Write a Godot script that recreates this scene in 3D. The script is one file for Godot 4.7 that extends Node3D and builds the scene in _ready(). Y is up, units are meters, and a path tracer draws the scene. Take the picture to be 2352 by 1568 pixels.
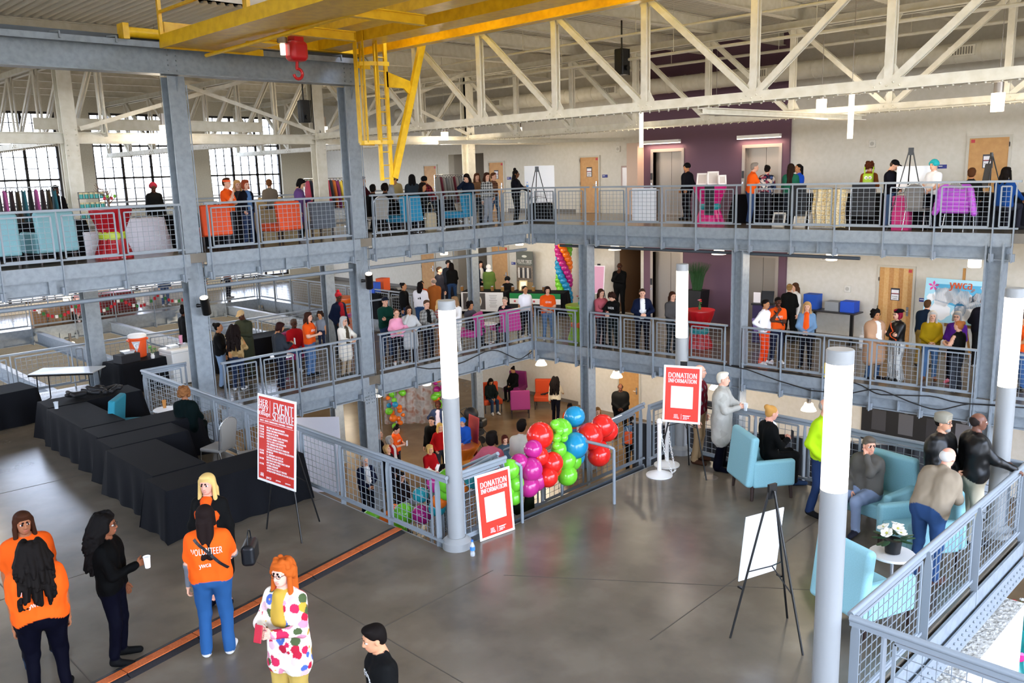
extends Node3D
# A three-storey hall: balconies round an opening, daylight from tall windows, an event going on.
const F1 := -3.75
const F3 := 3.535
const ZL := -17.9          # edge of the left balconies (they run along x)
const ZV := -23.1          # near edge of the light well behind them
var M := {}                # materials by name
var used := {}             # names in use at the top level
var plain := {}            # cached plain materials

# ---------------------------------------------------------------- mesh collecting
class MB:
	var v := PackedVector3Array()
	var n := PackedVector3Array()
	var c := PackedColorArray()
	var ix := PackedInt32Array()
	func quad(a: Vector3, b: Vector3, cc: Vector3, d: Vector3):
		var nn := (b - a).cross(cc - a)
		if nn.length_squared() < 1e-14: nn = (cc - a).cross(d - a)
		nn = nn.normalized()
		var i := v.size()
		v.append_array(PackedVector3Array([a, b, cc, d])); n.append_array(PackedVector3Array([nn, nn, nn, nn]))
		ix.append_array(PackedInt32Array([i, i + 2, i + 1, i, i + 3, i + 2]))
	func tri(a: Vector3, b: Vector3, cc: Vector3):
		var nn := (b - a).cross(cc - a).normalized()
		var i := v.size()
		v.append_array(PackedVector3Array([a, b, cc])); n.append_array(PackedVector3Array([nn, nn, nn]))
		ix.append_array(PackedInt32Array([i, i + 2, i + 1]))
	func box(ct: Vector3, s: Vector3, bs := Basis()):
		var x := bs.x * s.x * 0.5; var y := bs.y * s.y * 0.5; var z := bs.z * s.z * 0.5
		quad(ct - x - y + z, ct + x - y + z, ct + x + y + z, ct - x + y + z)
		quad(ct + x - y - z, ct - x - y - z, ct - x + y - z, ct + x + y - z)
		quad(ct + x - y + z, ct + x - y - z, ct + x + y - z, ct + x + y + z)
		quad(ct - x - y - z, ct - x - y + z, ct - x + y + z, ct - x + y - z)
		quad(ct - x + y + z, ct + x + y + z, ct + x + y - z, ct - x + y - z)
		quad(ct - x - y - z, ct + x - y - z, ct + x - y + z, ct - x - y + z)
	func span(p: Vector3, q: Vector3):      # axis-aligned box between two corners
		box((p + q) * 0.5, (q - p).abs())
	static func along(d: Vector3, up := Vector3.UP) -> Basis:   # z along d, y near up
		var z := d.normalized()
		if absf(z.dot(up)) > 0.98: up = Vector3.RIGHT
		var x := up.cross(z).normalized()
		return Basis(x, z.cross(x), z)
	func bar(a: Vector3, b: Vector3, w: float, h: float, up := Vector3.UP):
		box((a + b) * 0.5, Vector3(w, h, a.distance_to(b)), along(b - a, up))
	func ibeam(a: Vector3, b: Vector3, w: float, h: float, t := 0.025, up := Vector3.UP):
		var bs := along(b - a, up); var l := a.distance_to(b); var m := (a + b) * 0.5
		box(m + bs.y * (h - t) * 0.5, Vector3(w, t, l), bs); box(m - bs.y * (h - t) * 0.5, Vector3(w, t, l), bs)
		box(m, Vector3(t * 0.8, h - 2 * t, l), bs)
	func tube(a: Vector3, b: Vector3, r0: float, r1 := -1.0, k := 10, caps := true):
		if r1 < 0: r1 = r0
		var bs := along(b - a); var i := v.size(); var l := a.distance_to(b)
		for j in k + 1:
			var t := TAU * j / k; var o := bs.x * cos(t) + bs.y * sin(t)
			var nn := (o + bs.z * ((r0 - r1) / maxf(l, 1e-4))).normalized()
			v.append(a + o * r0); n.append(nn); v.append(b + o * r1); n.append(nn)
		for j in k:
			var q := i + j * 2
			ix.append_array(PackedInt32Array([q, q + 1, q + 3, q, q + 3, q + 2]))
		if caps:
			for e in 2:
				var ce := a if e == 0 else b; var nn2 := -bs.z if e == 0 else bs.z; var rr := r0 if e == 0 else r1
				var i2 := v.size(); v.append(ce); n.append(nn2)
				for j in k + 1:
					var t := TAU * j / k; v.append(ce + (bs.x * cos(t) + bs.y * sin(t)) * rr); n.append(nn2)
				for j in k:
					if e == 0: ix.append_array(PackedInt32Array([i2, i2 + 1 + j, i2 + 2 + j]))
					else: ix.append_array(PackedInt32Array([i2, i2 + 2 + j, i2 + 1 + j]))
	func run(pts: Array, r: float, k := 8):
		for j in pts.size() - 1: tube(pts[j], pts[j + 1], r, r, k, j == 0 or j == pts.size() - 2)
		for j in range(1, pts.size() - 1): ell(pts[j], Vector3.ONE * r, 6, 4)
	func ell(ct: Vector3, r: Vector3, nu := 14, nv := 9, bs := Basis()):
		var i := v.size()
		for a in nv + 1:
			var p := PI * a / nv
			for b in nu + 1:
				var t := TAU * b / nu
				var d := Vector3(sin(p) * cos(t), cos(p), sin(p) * sin(t))
				v.append(ct + bs * (d * r)); n.append((bs * (d / r)).normalized())
		for a in nv:
			for b in nu:
				var q := i + a * (nu + 1) + b
				ix.append_array(PackedInt32Array([q, q + nu + 1, q + 1, q + 1, q + nu + 1, q + nu + 2]))
	func lathe(pr: Array, k := 24, at := Vector3.ZERO, bs := Basis()):
		var ar := 0.0
		for j in pr.size(): ar += (pr[j] as Vector2).cross(pr[(j + 1) % pr.size()])
		if ar < 0: pr = pr.duplicate(); pr.reverse()
		for j in pr.size() - 1:
			var p: Vector2 = pr[j]; var q: Vector2 = pr[j + 1]; var e := q - p
			var n2 := Vector2(e.y, -e.x).normalized(); var i := v.size()
			for a in k + 1:
				var t := TAU * a / k; var cs := cos(t); var sn := sin(t)
				var nn := bs * Vector3(n2.x * cs, n2.y, n2.x * sn)
				v.append(at + bs * Vector3(p.x * cs, p.y, p.x * sn)); n.append(nn)
				v.append(at + bs * Vector3(q.x * cs, q.y, q.x * sn)); n.append(nn)
			for a in k:
				var o := i + a * 2
				ix.append_array(PackedInt32Array([o, o + 2, o + 1, o + 1, o + 2, o + 3]))
	func prism(poly: Array, th: float, at := Vector3.ZERO, bs := Basis()):    # outline in x,y; thickness along z
		var pp := PackedVector2Array(poly)
		var ar := 0.0
		for j in pp.size(): ar += pp[j].cross(pp[(j + 1) % pp.size()])
		if ar < 0: pp.reverse()
		var tr := Geometry2D.triangulate_polygon(pp); var h := bs.z * th * 0.5
		for j in range(0, tr.size(), 3):
			var q := []
			for e in 3: q.append(at + bs * Vector3(pp[tr[j + e]].x, pp[tr[j + e]].y, 0))
			if ((q[1] - q[0]) as Vector3).cross(q[2] - q[0]).dot(bs.z) < 0: q = [q[0], q[2], q[1]]
			tri(q[0] + h, q[1] + h, q[2] + h); tri(q[0] - h, q[2] - h, q[1] - h)
		for j in pp.size():
			var a := at + bs * Vector3(pp[j].x, pp[j].y, 0); var w := pp[(j + 1) % pp.size()]; var b := at + bs * Vector3(w.x, w.y, 0)
			quad(a - h, b - h, b + h, a + h)
	func rbox(ct: Vector3, s: Vector3, r: float, bs := Basis(), seg := 3):
		r = minf(r, minf(s.x, minf(s.y, s.z)) * 0.499)
		var hs := s * 0.5; var inn := hs - Vector3.ONE * r
		var st := []
		for j in seg + 1: st.append(-1.0 + 0.0 if j == 0 else -1.0 + float(j) / seg)
		var cs := []           # unit-cube stops: rounded band on both ends
		for j in seg + 1: cs.append([-1, float(j) / seg])
		for j in seg + 1: cs.append([1, 1.0 - float(j) / seg])
		var m := cs.size()
		for ax in 3:
			for sg in [-1.0, 1.0]:
				var i := v.size()
				for a in m:
					for b in m:
						var d := Vector3.ZERO; var u1 := (ax + 1) % 3; var u2 := (ax + 2) % 3
						d[ax] = sg
						d[u1] = cs[a][0] * tan((1.0 - cs[a][1]) * PI / 4); d[u2] = cs[b][0] * tan((1.0 - cs[b][1]) * PI / 4)
						var base := Vector3.ZERO
						base[ax] = sg * inn[ax]; base[u1] = cs[a][0] * inn[u1]; base[u2] = cs[b][0] * inn[u2]
						var nn := d.normalized()
						v.append(ct + bs * (base + nn * r)); n.append(bs * nn)
				for a in m - 1:
					for b in m - 1:
						var q := i + a * m + b
						if sg < 0: ix.append_array(PackedInt32Array([q, q + m, q + m + 1, q, q + m + 1, q + 1]))
						else: ix.append_array(PackedInt32Array([q, q + m + 1, q + m, q, q + 1, q + m + 1]))
	func sheet(rows: Array):     # rows of equal length, smooth
		var i := v.size(); var R := rows.size(); var C: int = rows[0].size()
		for a in R:
			for b in C:
				var du: Vector3 = rows[a][mini(b + 1, C - 1)] - rows[a][maxi(b - 1, 0)]
				var dv: Vector3 = rows[mini(a + 1, R - 1)][b] - rows[maxi(a - 1, 0)][b]
				v.append(rows[a][b]); n.append(du.cross(dv).normalized())
		for a in R - 1:
			for b in C - 1:
				var q := i + a * C + b
				ix.append_array(PackedInt32Array([q, q + C, q + 1, q + 1, q + C, q + C + 1]))
	func mesh() -> ArrayMesh:
		var ar := []; ar.resize(Mesh.ARRAY_MAX)
		ar[Mesh.ARRAY_VERTEX] = v; ar[Mesh.ARRAY_NORMAL] = n; ar[Mesh.ARRAY_INDEX] = ix
		if c.size() == v.size() and v.size() > 0: ar[Mesh.ARRAY_COLOR] = c
		var m := ArrayMesh.new(); m.add_surface_from_arrays(Mesh.PRIMITIVE_TRIANGLES, ar); return m

# ---------------------------------------------------------------- nodes
func numbered(called: String, parent: Node = self) -> String:
	if parent == self:
		if not used.has(called): used[called] = 0; return called
		used[called] += 1
		return "%s_%03d" % [called, used[called]]
	if not parent.has_meta("_c_" + called): parent.set_meta("_c_" + called, 0); return called
	parent.set_meta("_c_" + called, parent.get_meta("_c_" + called) + 1)
	return "%s_%03d" % [called, parent.get_meta("_c_" + called)]
func tag(o: Node, label: String, category: String, group := ""):
	o.set_meta("label", label); o.set_meta("category", category)
	if group != "": o.set_meta("group", group)
func thing(called: String, label: String, category: String, at := Vector3.ZERO, turn := 0.0, group := "") -> Node3D:
	var o := Node3D.new(); o.name = numbered(called); add_child(o)
	o.position = at; o.rotation.y = turn; tag(o, label, category, group); return o
func inst(mesh: Mesh, called: String, m: Material, parent: Node, at := Vector3.ZERO) -> MeshInstance3D:
	var o := MeshInstance3D.new(); o.mesh = mesh; o.material_override = m; o.name = numbered(called, parent); parent.add_child(o, true)
	o.position = at; o.cast_shadow = GeometryInstance3D.SHADOW_CASTING_SETTING_ON; return o
func part(b: MB, called: String, m: Material, parent: Node, at := Vector3.ZERO) -> MeshInstance3D:
	return inst(b.mesh(), called, m, parent, at)
func one(b: MB, called: String, m: Material, label: String, category: String, group := "") -> MeshInstance3D:
	var o := part(b, called, m, self); tag(o, label, category, group); return o
func structure(b: MB, called: String, m: Material, parent: Node = self) -> MeshInstance3D:
	var o := part(b, called, m, parent)
	if parent == self: o.set_meta("kind", "structure")
	return o
func stuff(o: Node) -> Node: o.set_meta("kind", "stuff"); return o
func mat(hexa: String, rough := 0.7, metal := 0.0, spec := 0.5) -> StandardMaterial3D:
	var k := "%s %.2f %.2f %.2f" % [hexa, rough, metal, spec]
	if plain.has(k): return plain[k]
	var m := StandardMaterial3D.new(); m.albedo_color = Color(hexa); m.roughness = rough; m.metallic = metal; m.metallic_specular = spec
	plain[k] = m; return m
func glow(hexa: String, e: float) -> StandardMaterial3D:
	var m := StandardMaterial3D.new(); m.albedo_color = Color(hexa); m.emission_enabled = true; m.emission = Color(hexa); m.emission_energy_multiplier = e; m.roughness = 0.5; return m
func noise_mat(hexes: Array, sc: float, rough: float, frq := 0.01, oct := 5, sd := 1, bump := 0.0, spec := 0.5) -> StandardMaterial3D:
	var m := StandardMaterial3D.new(); var nz := FastNoiseLite.new()
	nz.seed = sd; nz.frequency = frq; nz.fractal_octaves = oct; nz.noise_type = FastNoiseLite.TYPE_SIMPLEX_SMOOTH
	var g := Gradient.new(); var os := PackedFloat32Array(); var cs := PackedColorArray()
	for j in hexes.size(): os.append(0.18 + 0.64 * j / (hexes.size() - 1.0)); cs.append(Color(hexes[j]))
	g.offsets = os; g.colors = cs
	var t := NoiseTexture2D.new(); t.width = 512; t.height = 512; t.seamless = true; t.noise = nz; t.color_ramp = g
	m.albedo_texture = t; m.uv1_triplanar = true; m.uv1_world_triplanar = true; m.uv1_scale = Vector3.ONE * sc
	m.roughness = rough; m.metallic_specular = spec
	if bump > 0:
		var t2 := NoiseTexture2D.new(); t2.width = 512; t2.height = 512; t2.seamless = true; t2.noise = nz; t2.as_normal_map = true; t2.bump_strength = bump
		m.normal_enabled = true; m.normal_texture = t2
	return m
func text_mesh(s: String, h: float, depth := 0.004, bold := 0.0, serif := false) -> TextMesh:
	var t := TextMesh.new(); var f := SystemFont.new(); f.font_names = PackedStringArray(["Droid Serif" if serif else "Droid Sans"])
	if bold > 0:
		var fv := FontVariation.new(); fv.base_font = f; fv.variation_embolden = bold; t.font = fv
	else: t.font = f
	t.text = s; t.font_size = 64; t.pixel_size = h / 47.0; t.depth = depth; t.curve_step = 4.0; return t
func lettering(s: String, h: float, m: Material, parent: Node, at: Vector3, bs := Basis(), bold := 0.0, called := "lettering", serif := false, wide := 0.0) -> MeshInstance3D:
	var t := text_mesh(s, h, 0.003, bold, serif); var o := inst(t, called, m, parent)
	var sx := 1.0
	if wide > 0: sx = wide / maxf(t.get_aabb().size.x, 0.001)
	o.transform = Transform3D(Basis(bs.x * sx, bs.y, bs.z), at); return o
func V(x: float, y: float, z: float) -> Vector3: return Vector3(x, y, z)
func edge_x(z: float) -> float: return 18.45 + (z + 18.1) * 0.09      # edge of the right balconies

func make_materials():
	M.steel = noise_mat(["7f878d", "878f95", "8d959b"], 0.6, 0.42, 0.02, 3, 4)
	M.dark_steel = mat("4a5056", 0.5)
	M.rail = mat("868e95", 0.38)
	M.cream = noise_mat(["ddd7c4", "e4decd", "e9e4d5"], 0.5, 0.5, 0.015, 4, 7)
	M.deck = mat("e0dacb", 0.55)
	M.floor = noise_mat(["5b5349", "645c50", "696054", "72695c"], 0.13, 0.26, 0.012, 6, 11)
	M.floor_up = noise_mat(["665f55", "6e675c", "756d62"], 0.16, 0.22, 0.012, 5, 12)
	M.floor_low = noise_mat(["6a553c", "735d43", "7b654a"], 0.14, 0.26, 0.012, 5, 13)
	M.wall = noise_mat(["d6d0c2", "d9d3c6", "dcd6ca"], 0.5, 0.8, 0.02, 3, 5)
	M.brick = noise_mat(["d3cab4", "dcd4c0", "e2dbc9"], 0.8, 0.85, 0.05, 4, 6)
	M.purple = mat("694c5c", 0.75)
	M.white = mat("f4f3ef", 0.6)
	M.black = mat("0d0d0f", 0.45)
	M.black_metal = mat("0c0c0d", 0.35)
	M.cloth = noise_mat(["0a0b0e", "0e0f13", "121318"], 2.0, 0.8, 0.06, 3, 9, 0.0, 0.25)
	M.door = noise_mat(["c69357", "cb985b", "d09e61"], 0.5, 0.5, 0.02, 4, 15)
	M.brushed = mat("9b9289", 0.35, 0.6)
	M.yellow = noise_mat(["e8b511", "f2c016", "f8c91f"], 0.4, 0.35, 0.02, 3, 21)
	M.concrete = noise_mat(["a9a498", "c3beb3", "d5d1c8", "e2dfd8"], 0.7, 0.9, 0.03, 6, 22, 6.0)
	M.chrome = mat("c9ccd0", 0.25, 0.9)
	M.lamp = glow("fff6e6", 2.2)
	M.lamp_warm = glow("fff0d8", 2.4)
	var g := StandardMaterial3D.new(); g.transparency = BaseMaterial3D.TRANSPARENCY_ALPHA; g.albedo_color = Color(0.9, 0.95, 0.97, 0.08); g.roughness = 0.02; M.glass = g
	var cp := StandardMaterial3D.new(); cp.transparency = BaseMaterial3D.TRANSPARENCY_ALPHA; cp.albedo_color = Color(0.9, 0.93, 0.95, 0.3); cp.roughness = 0.08; M.clear = cp
	var sk := StandardMaterial3D.new(); sk.vertex_color_use_as_albedo = true; sk.roughness = 0.8; sk.metallic_specular = 0.22; M.body = sk
	var sl := StandardMaterial3D.new(); sl.vertex_color_use_as_albedo = true; sl.roughness = 0.4; sl.metallic_specular = 0.4; M.body_leather = sl
func _ready():
	var cam := Camera3D.new(); cam.name = "camera"; add_child(cam)
	cam.transform = Transform3D(Basis(Vector3(0.70900447, -0.02859159, 0.70462414), Vector3(0.15630249, 0.98069767, -0.1174803), Vector3(-0.6876643, 0.19342856, 0.69978797)), Vector3(0, 5.05, 0))
	cam.fov = 43.45; cam.near = 0.05; cam.far = 200; cam.current = true
	var we := WorldEnvironment.new(); we.name = "environment"; add_child(we); var env := Environment.new(); we.environment = env
	env.background_mode = Environment.BG_SKY; var sk := Sky.new(); var sm := ProceduralSkyMaterial.new()
	sm.sky_top_color = Color(0.78, 0.86, 1.0); sm.sky_horizon_color = Color(0.95, 0.97, 1.0); sm.ground_bottom_color = Color(0.55, 0.53, 0.5); sm.ground_horizon_color = Color(0.8, 0.8, 0.8); sm.sky_energy_multiplier = 3.4; sm.ground_energy_multiplier = 1.8
	sk.sky_material = sm; env.sky = sk; env.ambient_light_source = Environment.AMBIENT_SOURCE_DISABLED
	env.tonemap_mode = Environment.TONE_MAPPER_LINEAR; env.tonemap_exposure = 1.08
	env.sdfgi_enabled = true; env.ssao_enabled = true; env.ssil_enabled = true
	make_materials()
	build_setting()
	build_steel()
	make_kit()
	build_things()
	build_people()
# ---------------------------------------------------------------- setting
func holed(b: MB, u0: float, u1: float, v0: float, v1: float, holes: Array, place: Callable):   # a wall of boxes with rectangular holes
	var us := [u0, u1]; var vs := [v0, v1]
	for h in holes:
		us.append_array([h[0], h[1]]); vs.append_array([h[2], h[3]])
	us.sort(); vs.sort()
	for i in us.size() - 1:
		if us[i + 1] - us[i] < 1e-4: continue
		var start := v0; var j := 0
		while j < vs.size() - 1:
			var um: float = (us[i] + us[i + 1]) * 0.5; var vm: float = (vs[j] + vs[j + 1]) * 0.5; var open := false
			for h in holes:
				if um > h[0] and um < h[1] and vm > h[2] and vm < h[3]: open = true
			if open:
				if vs[j] - start > 1e-4: place.call(b, us[i], us[i + 1], start, vs[j])
				start = vs[j + 1]
			j += 1
		if v1 - start > 1e-4: place.call(b, us[i], us[i + 1], start, v1)
func slab(poly: Array, y: float, th: float, m: Material) -> MeshInstance3D:
	var b := MB.new(); var pp := []
	for p in poly: pp.append(Vector2(p[0], -p[1]))
	b.prism(pp, th, Vector3(0, y - th * 0.5, 0), Basis(Vector3.RIGHT, Vector3(0, 0, -1), Vector3.UP)); return structure(b, "floor", m)
func steel_window(n: int, x0: float, x1: float, y0: float, y1: float, z: float, cols: int, rows: int, heavy: Array, panes: bool):
	var b := MB.new(); var o := Vector3(0, 0, z)
	for p in [[x0, y0, x1, y0 + 0.09], [x0, y1 - 0.09, x1, y1], [x0, y0, x0 + 0.09, y1], [x1 - 0.09, y0, x1, y1]]:
		b.span(Vector3(p[0], p[1], -0.06) + o, Vector3(p[2], p[3], 0.06) + o)
	for i in range(1, cols):
		var w := 0.055 if i in heavy else 0.016; var x := lerpf(x0, x1, float(i) / cols)
		b.span(Vector3(x - w, y0, -0.04) + o, Vector3(x + w, y1, 0.04) + o)
	for j in range(1, rows):
		var w := 0.04 if j % 3 == 0 else 0.014; var y := lerpf(y0, y1, float(j) / rows)
		b.span(Vector3(x0, y - w, -0.04) + o, Vector3(x1, y + w, 0.04) + o)
	var f := structure(b, "window_%d" % n, mat("2a2524", 0.5))
	if panes:
		var pm := MB.new(); pm.box(Vector3.ZERO, Vector3((x1 - x0) / cols - 0.03, (y1 - y0) / rows - 0.03, 0.006)); var pmesh := pm.mesh()
		for i in cols:
			for j in rows: inst(pmesh, "pane", M.glass, f, Vector3(lerpf(x0, x1, (i + 0.5) / cols), lerpf(y0, y1, (j + 0.5) / rows), z))
	else:
		var pm := MB.new(); pm.box(Vector3((x0 + x1) / 2, (y0 + y1) / 2, z), Vector3(x1 - x0, y1 - y0, 0.006)); part(pm, "pane", M.glass, f)
func wood_door(n: int, z0: float, z1: float, y0: float, y1: float, hinge_left: bool, notice: bool, striped := false):
	var x := 24.0; var b := MB.new(); var w := 0.06
	b.span(Vector3(x - 0.05, y0, z0 - w), Vector3(x + 0.02, y1 + w, z0)); b.span(Vector3(x - 0.05, y0, z1), Vector3(x + 0.02, y1 + w, z1 + w)); b.span(Vector3(x - 0.05, y1, z0), Vector3(x + 0.02, y1 + w, z1))
	var f := structure(b, "door_%d" % n, mat("c9c3b4", 0.5))
	if striped:
		var st := ["c8924f", "d8a866", "c08747", "d3a05d", "bb8242", "d9ab6a", "c48d4c"]
		for i in 7:
			var q := MB.new(); q.span(Vector3(x - 0.03, y0 + 0.01, lerpf(z0, z1, i / 7.0)), Vector3(x + 0.01, y1, lerpf(z0, z1, (i + 1) / 7.0))); part(q, "door_panel", noise_mat([st[i], Color(st[i]).lightened(0.12).to_html(false)], 1.2, 0.45, 0.02, 3, 30 + i), f)
	else:
		var q := MB.new(); q.span(Vector3(x - 0.03, y0 + 0.01, z0), Vector3(x + 0.01, y1, z1)); part(q, "door_leaf", M.door, f)
	var h := MB.new(); var hz := z1 - 0.1 if hinge_left else z0 + 0.1
	h.box(Vector3(x - 0.04, y0 + 1.0, hz), Vector3(0.02, 0.25, 0.06)); h.tube(Vector3(x - 0.08, y0 + 1.0, hz), Vector3(x - 0.08, y0 + 1.0, hz + (-0.11 if hinge_left else 0.11)), 0.012); h.tube(Vector3(x - 0.03, y0 + 1.0, hz), Vector3(x - 0.085, y0 + 1.0, hz), 0.012)
	part(h, "handle", M.chrome, f)
	for k in 3:
		var hg := MB.new(); hg.box(Vector3(x - 0.035, y0 + [0.25, 1.05, 1.85][k], z0 - 0.01 if hinge_left else z1 + 0.01), Vector3(0.03, 0.11, 0.03)); part(hg, "hinge", M.brushed, f)
	var rs := MB.new(); rs.box(Vector3(x - 0.034, y1 - 0.07, z1 - 0.08 if hinge_left else z0 + 0.08), Vector3(0.006, 0.08, 0.09)); part(rs, "red_sticker", mat("c93a45", 0.5), f)
	if notice:
		var zc := (z0 + z1) * 0.5
		var nb := MB.new(); nb.box(Vector3(x - 0.036, y0 + 1.45, zc), Vector3(0.01, 0.34, 0.24)); var np := part(nb, "notice", mat("2b2b3a", 0.4), f)
		for q in [[0.055, 0.2, 1.53, "f1f0f4"], [0.012, 0.2, 1.475, "c2303c"], [0.16, 0.2, 1.375, "f1f0f4"]]:
			var pb := MB.new(); pb.box(Vector3(x - 0.042, y0 + q[2], zc), Vector3(0.004, q[0] * (1.7 if q[0] < 0.1 and q[0] > 0.02 else 1.0), q[1])); part(pb, "paper", mat(q[3], 0.6), np)
		lettering("Private", 0.035, mat("202028"), np, Vector3(x - 0.046, y0 + 1.39, zc), Basis(Vector3.BACK, Vector3.UP, Vector3.LEFT))
		lettering("Event", 0.035, mat("202028"), np, Vector3(x - 0.046, y0 + 1.335, zc), Basis(Vector3.BACK, Vector3.UP, Vector3.LEFT))
func elevator(n: int, z0: float, z1: float, y0: float, y1: float):
	var x := 23.9; var b := MB.new()
	b.span(Vector3(x - 0.02, y0, z0 - 0.1), Vector3(x + 0.25, y1 + 0.1, z0)); b.span(Vector3(x - 0.02, y0, z1), Vector3(x + 0.25, y1 + 0.1, z1 + 0.1)); b.span(Vector3(x - 0.02, y1, z0), Vector3(x + 0.25, y1 + 0.1, z1))
	var f := structure(b, "door_%d" % n, mat("a69c94", 0.4, 0.5))
	for k in 2:
		var q := MB.new(); var m := lerpf(z0, z1, 0.55)
		q.span(Vector3(x + 0.17, y0, z0 if k == 0 else m + 0.006), Vector3(x + 0.2, y1, m - 0.006 if k == 0 else z1)); part(q, "sliding_leaf", M.brushed, f)
	var p := MB.new(); p.box(Vector3(x - 0.03, y0 + 1.25, z0 - 0.05), Vector3(0.02, 0.22, 0.07)); part(p, "call_panel", mat("26282c", 0.4), f)
	var p2 := MB.new(); p2.box(Vector3(x - 0.03, y0 + 1.0, z0 - 0.05), Vector3(0.02, 0.06, 0.05)); part(p2, "call_button", M.chrome, f)
func joint(a: Vector3, c: Vector3, parent: Node):
	var b := MB.new(); b.bar(a + Vector3(0, 0.0005, 0), c + Vector3(0, 0.0005, 0), 0.012, 0.003); part(b, "control_joint", mat("4d463c", 0.8), parent)

func build_setting():
	# storey floors
	var f2 := slab([[-8, 8.5], [7, 8.5], [7, -2.97], [12.45, -2.97], [12.45, -8.42], [7, -8.42], [7, ZL - 0.75], [7.9, ZL - 0.75], [7.9, ZL], [18.45, ZL], [19.75, -3.6], [20.8, 8.5], [24, 8.5], [24, -38.5], [-8, -38.5], [-8, -34], [18.1, -34], [18.1, ZV], [-8, ZV]], 0, 0.22, M.floor)
	slab([[-8, ZL], [18.45, ZL], [19.75, -3.6], [20.8, 8.5], [24, 8.5], [24, -38.5], [-8, -38.5], [-8, -34], [18.1, -34], [18.1, ZV], [-8, ZV]], F3, 0.2, M.floor_up)
	slab([[-8, 8.5], [24, 8.5], [24, -38.5], [-8, -38.5]], F1, 0.3, M.floor_low)
	for q in [[Vector3(-2, 0, -7.1), Vector3(7, 0, -7.6)], [Vector3(1.2, 0, -16), Vector3(7, 0, -15.6)], [Vector3(5.1, 0, -1), Vector3(5.0, 0, -17)], [Vector3(2.5, 0, -2), Vector3(2.4, 0, -20)], [Vector3(7, 0, -7.4), Vector3(10.2, 0, -2.99)], [Vector3(7, 0, -5.1), Vector3(12.4, 0, -5.3)], [Vector3(-2, 0, -11.7), Vector3(6.9, 0, -11.5)]]: joint(q[0], q[1], f2)
	for q in [V(11.75, 0, -7.35), V(6.3, 0, -1.9)]:
		var dr := MB.new(); dr.lathe([Vector2(0, 0.004), Vector2(0.1, 0.004), Vector2(0.12, 0.0)], 24, q); part(dr, "floor_drain", M.brushed, f2)
	# outer walls
	var b := MB.new()
	var wins := [[8.4, 12.2, 3.95, 8.0], [13.5, 17.2, 3.95, 8.0], [18.6, 22.3, 3.95, 8.0], [3.2, 7.0, 3.95, 8.0], [-2.2, 1.7, 3.95, 8.0], [-7.4, -3.5, 3.95, 8.0]]
	var low := []
	for w in wins: low.append([w[0], w[1], 0.35, 2.8])
	holed(b, -8.4, 24.4, F1, 8.85, wins + low, func(m: MB, u0, u1, v0, v1): m.span(Vector3(u0, v0, -38.9), Vector3(u1, v1, -38.5)))
	structure(b, "wall_back", M.brick)
	for i in wins.size():
		steel_window(i + 1, wins[i][0], wins[i][1], wins[i][2], wins[i][3], -38.7, 9, 9, [3, 6], i < 4)
		steel_window(i + 11, low[i][0], low[i][1], low[i][2], low[i][3], -38.7, 9, 6, [3, 6], false)
	b = MB.new()
	holed(b, -38.9, 8.9, F1, 8.85, [[-27.9, -25.75, F3, 5.85], [-27.9, -25.75, 0.0, 2.3], [-17.36, -16.24, F3, 5.57], [-13.94, -12.82, F3, 5.57], [-17.36, -16.24, 0.0, 2.28], [-13.94, -12.82, 0.0, 2.28], [-19.1, -17.95, 0.0, 2.3]], func(m: MB, u0, u1, v0, v1): m.span(Vector3(24, v0, u0), Vector3(24.3, v1, u1)))
	structure(b, "wall_right", M.wall)
	# closed passages behind the openings in that wall
	for q in [[-27.9, -25.75, F3, 5.85, "b9b1a4"], [-27.9, -25.75, 0.0, 2.3, "b9b1a4"], [-19.1, -17.95, 0.0, 2.3, "7c5a3c"]]:
		b = MB.new()
		b.span(Vector3(24.3, q[2] - 0.1, q[0] - 0.1), Vector3(27, q[3] + 0.1, q[0])); b.span(Vector3(24.3, q[2] - 0.1, q[1]), Vector3(27, q[3] + 0.1, q[1] + 0.1)); b.span(Vector3(26.9, q[2], q[0]), Vector3(27, q[3], q[1])); b.span(Vector3(24.3, q[3], q[0]), Vector3(27, q[3] + 0.1, q[1])); b.span(Vector3(24.0, q[2] - 0.2, q[0]), Vector3(27, q[2] - 0.001, q[1]))
		structure(b, "wall_passage", mat(q[4], 0.8))
	for q in [[-17.36, -16.24, F3, 5.57], [-13.94, -12.82, F3, 5.57], [-17.36, -16.24, 0.0, 2.28], [-13.94, -12.82, 0.0, 2.28]]:
		b = MB.new(); b.span(Vector3(24.3, q[2] - 0.1, q[0] - 0.1), Vector3(24.35, q[3] + 0.1, q[1] + 0.1)); structure(b, "wall_shaft", mat("b5ada2", 0.8))
	# the purple lift lobby wall, floor to roof, in two storeys
	for s in [[0.0, 2.97, 2.28], [F3, 8.85, 5.57]]:
		b = MB.new()
		holed(b, -17.75, -12.5, s[0], s[1], [[-17.36, -16.24, s[0], s[2]], [-13.94, -12.82, s[0], s[2]]], func(m: MB, u0, u1, v0, v1): m.span(Vector3(23.9, v0, u0), Vector3(24, v1, u1)))
		structure(b, "wall_lobby", M.purple)
	b = MB.new(); b.span(Vector3(23.55, F3, -18.2), Vector3(24, 5.9, -17.75)); structure(b, "wall_pier", mat("d5b9a4", 0.8))
	var en := 1
	for y in [[0.0, 2.28], [F3, 5.57]]:
		for z in [[-17.36, -16.24], [-13.94, -12.82]]: elevator(20 + en, z[0], z[1], y[0], y[1]); en += 1
	wood_door(1, -20.62, -19.77, F3, 5.5, true, true); wood_door(2, -7.62, -6.71, F3, 5.56, false, true)
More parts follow.
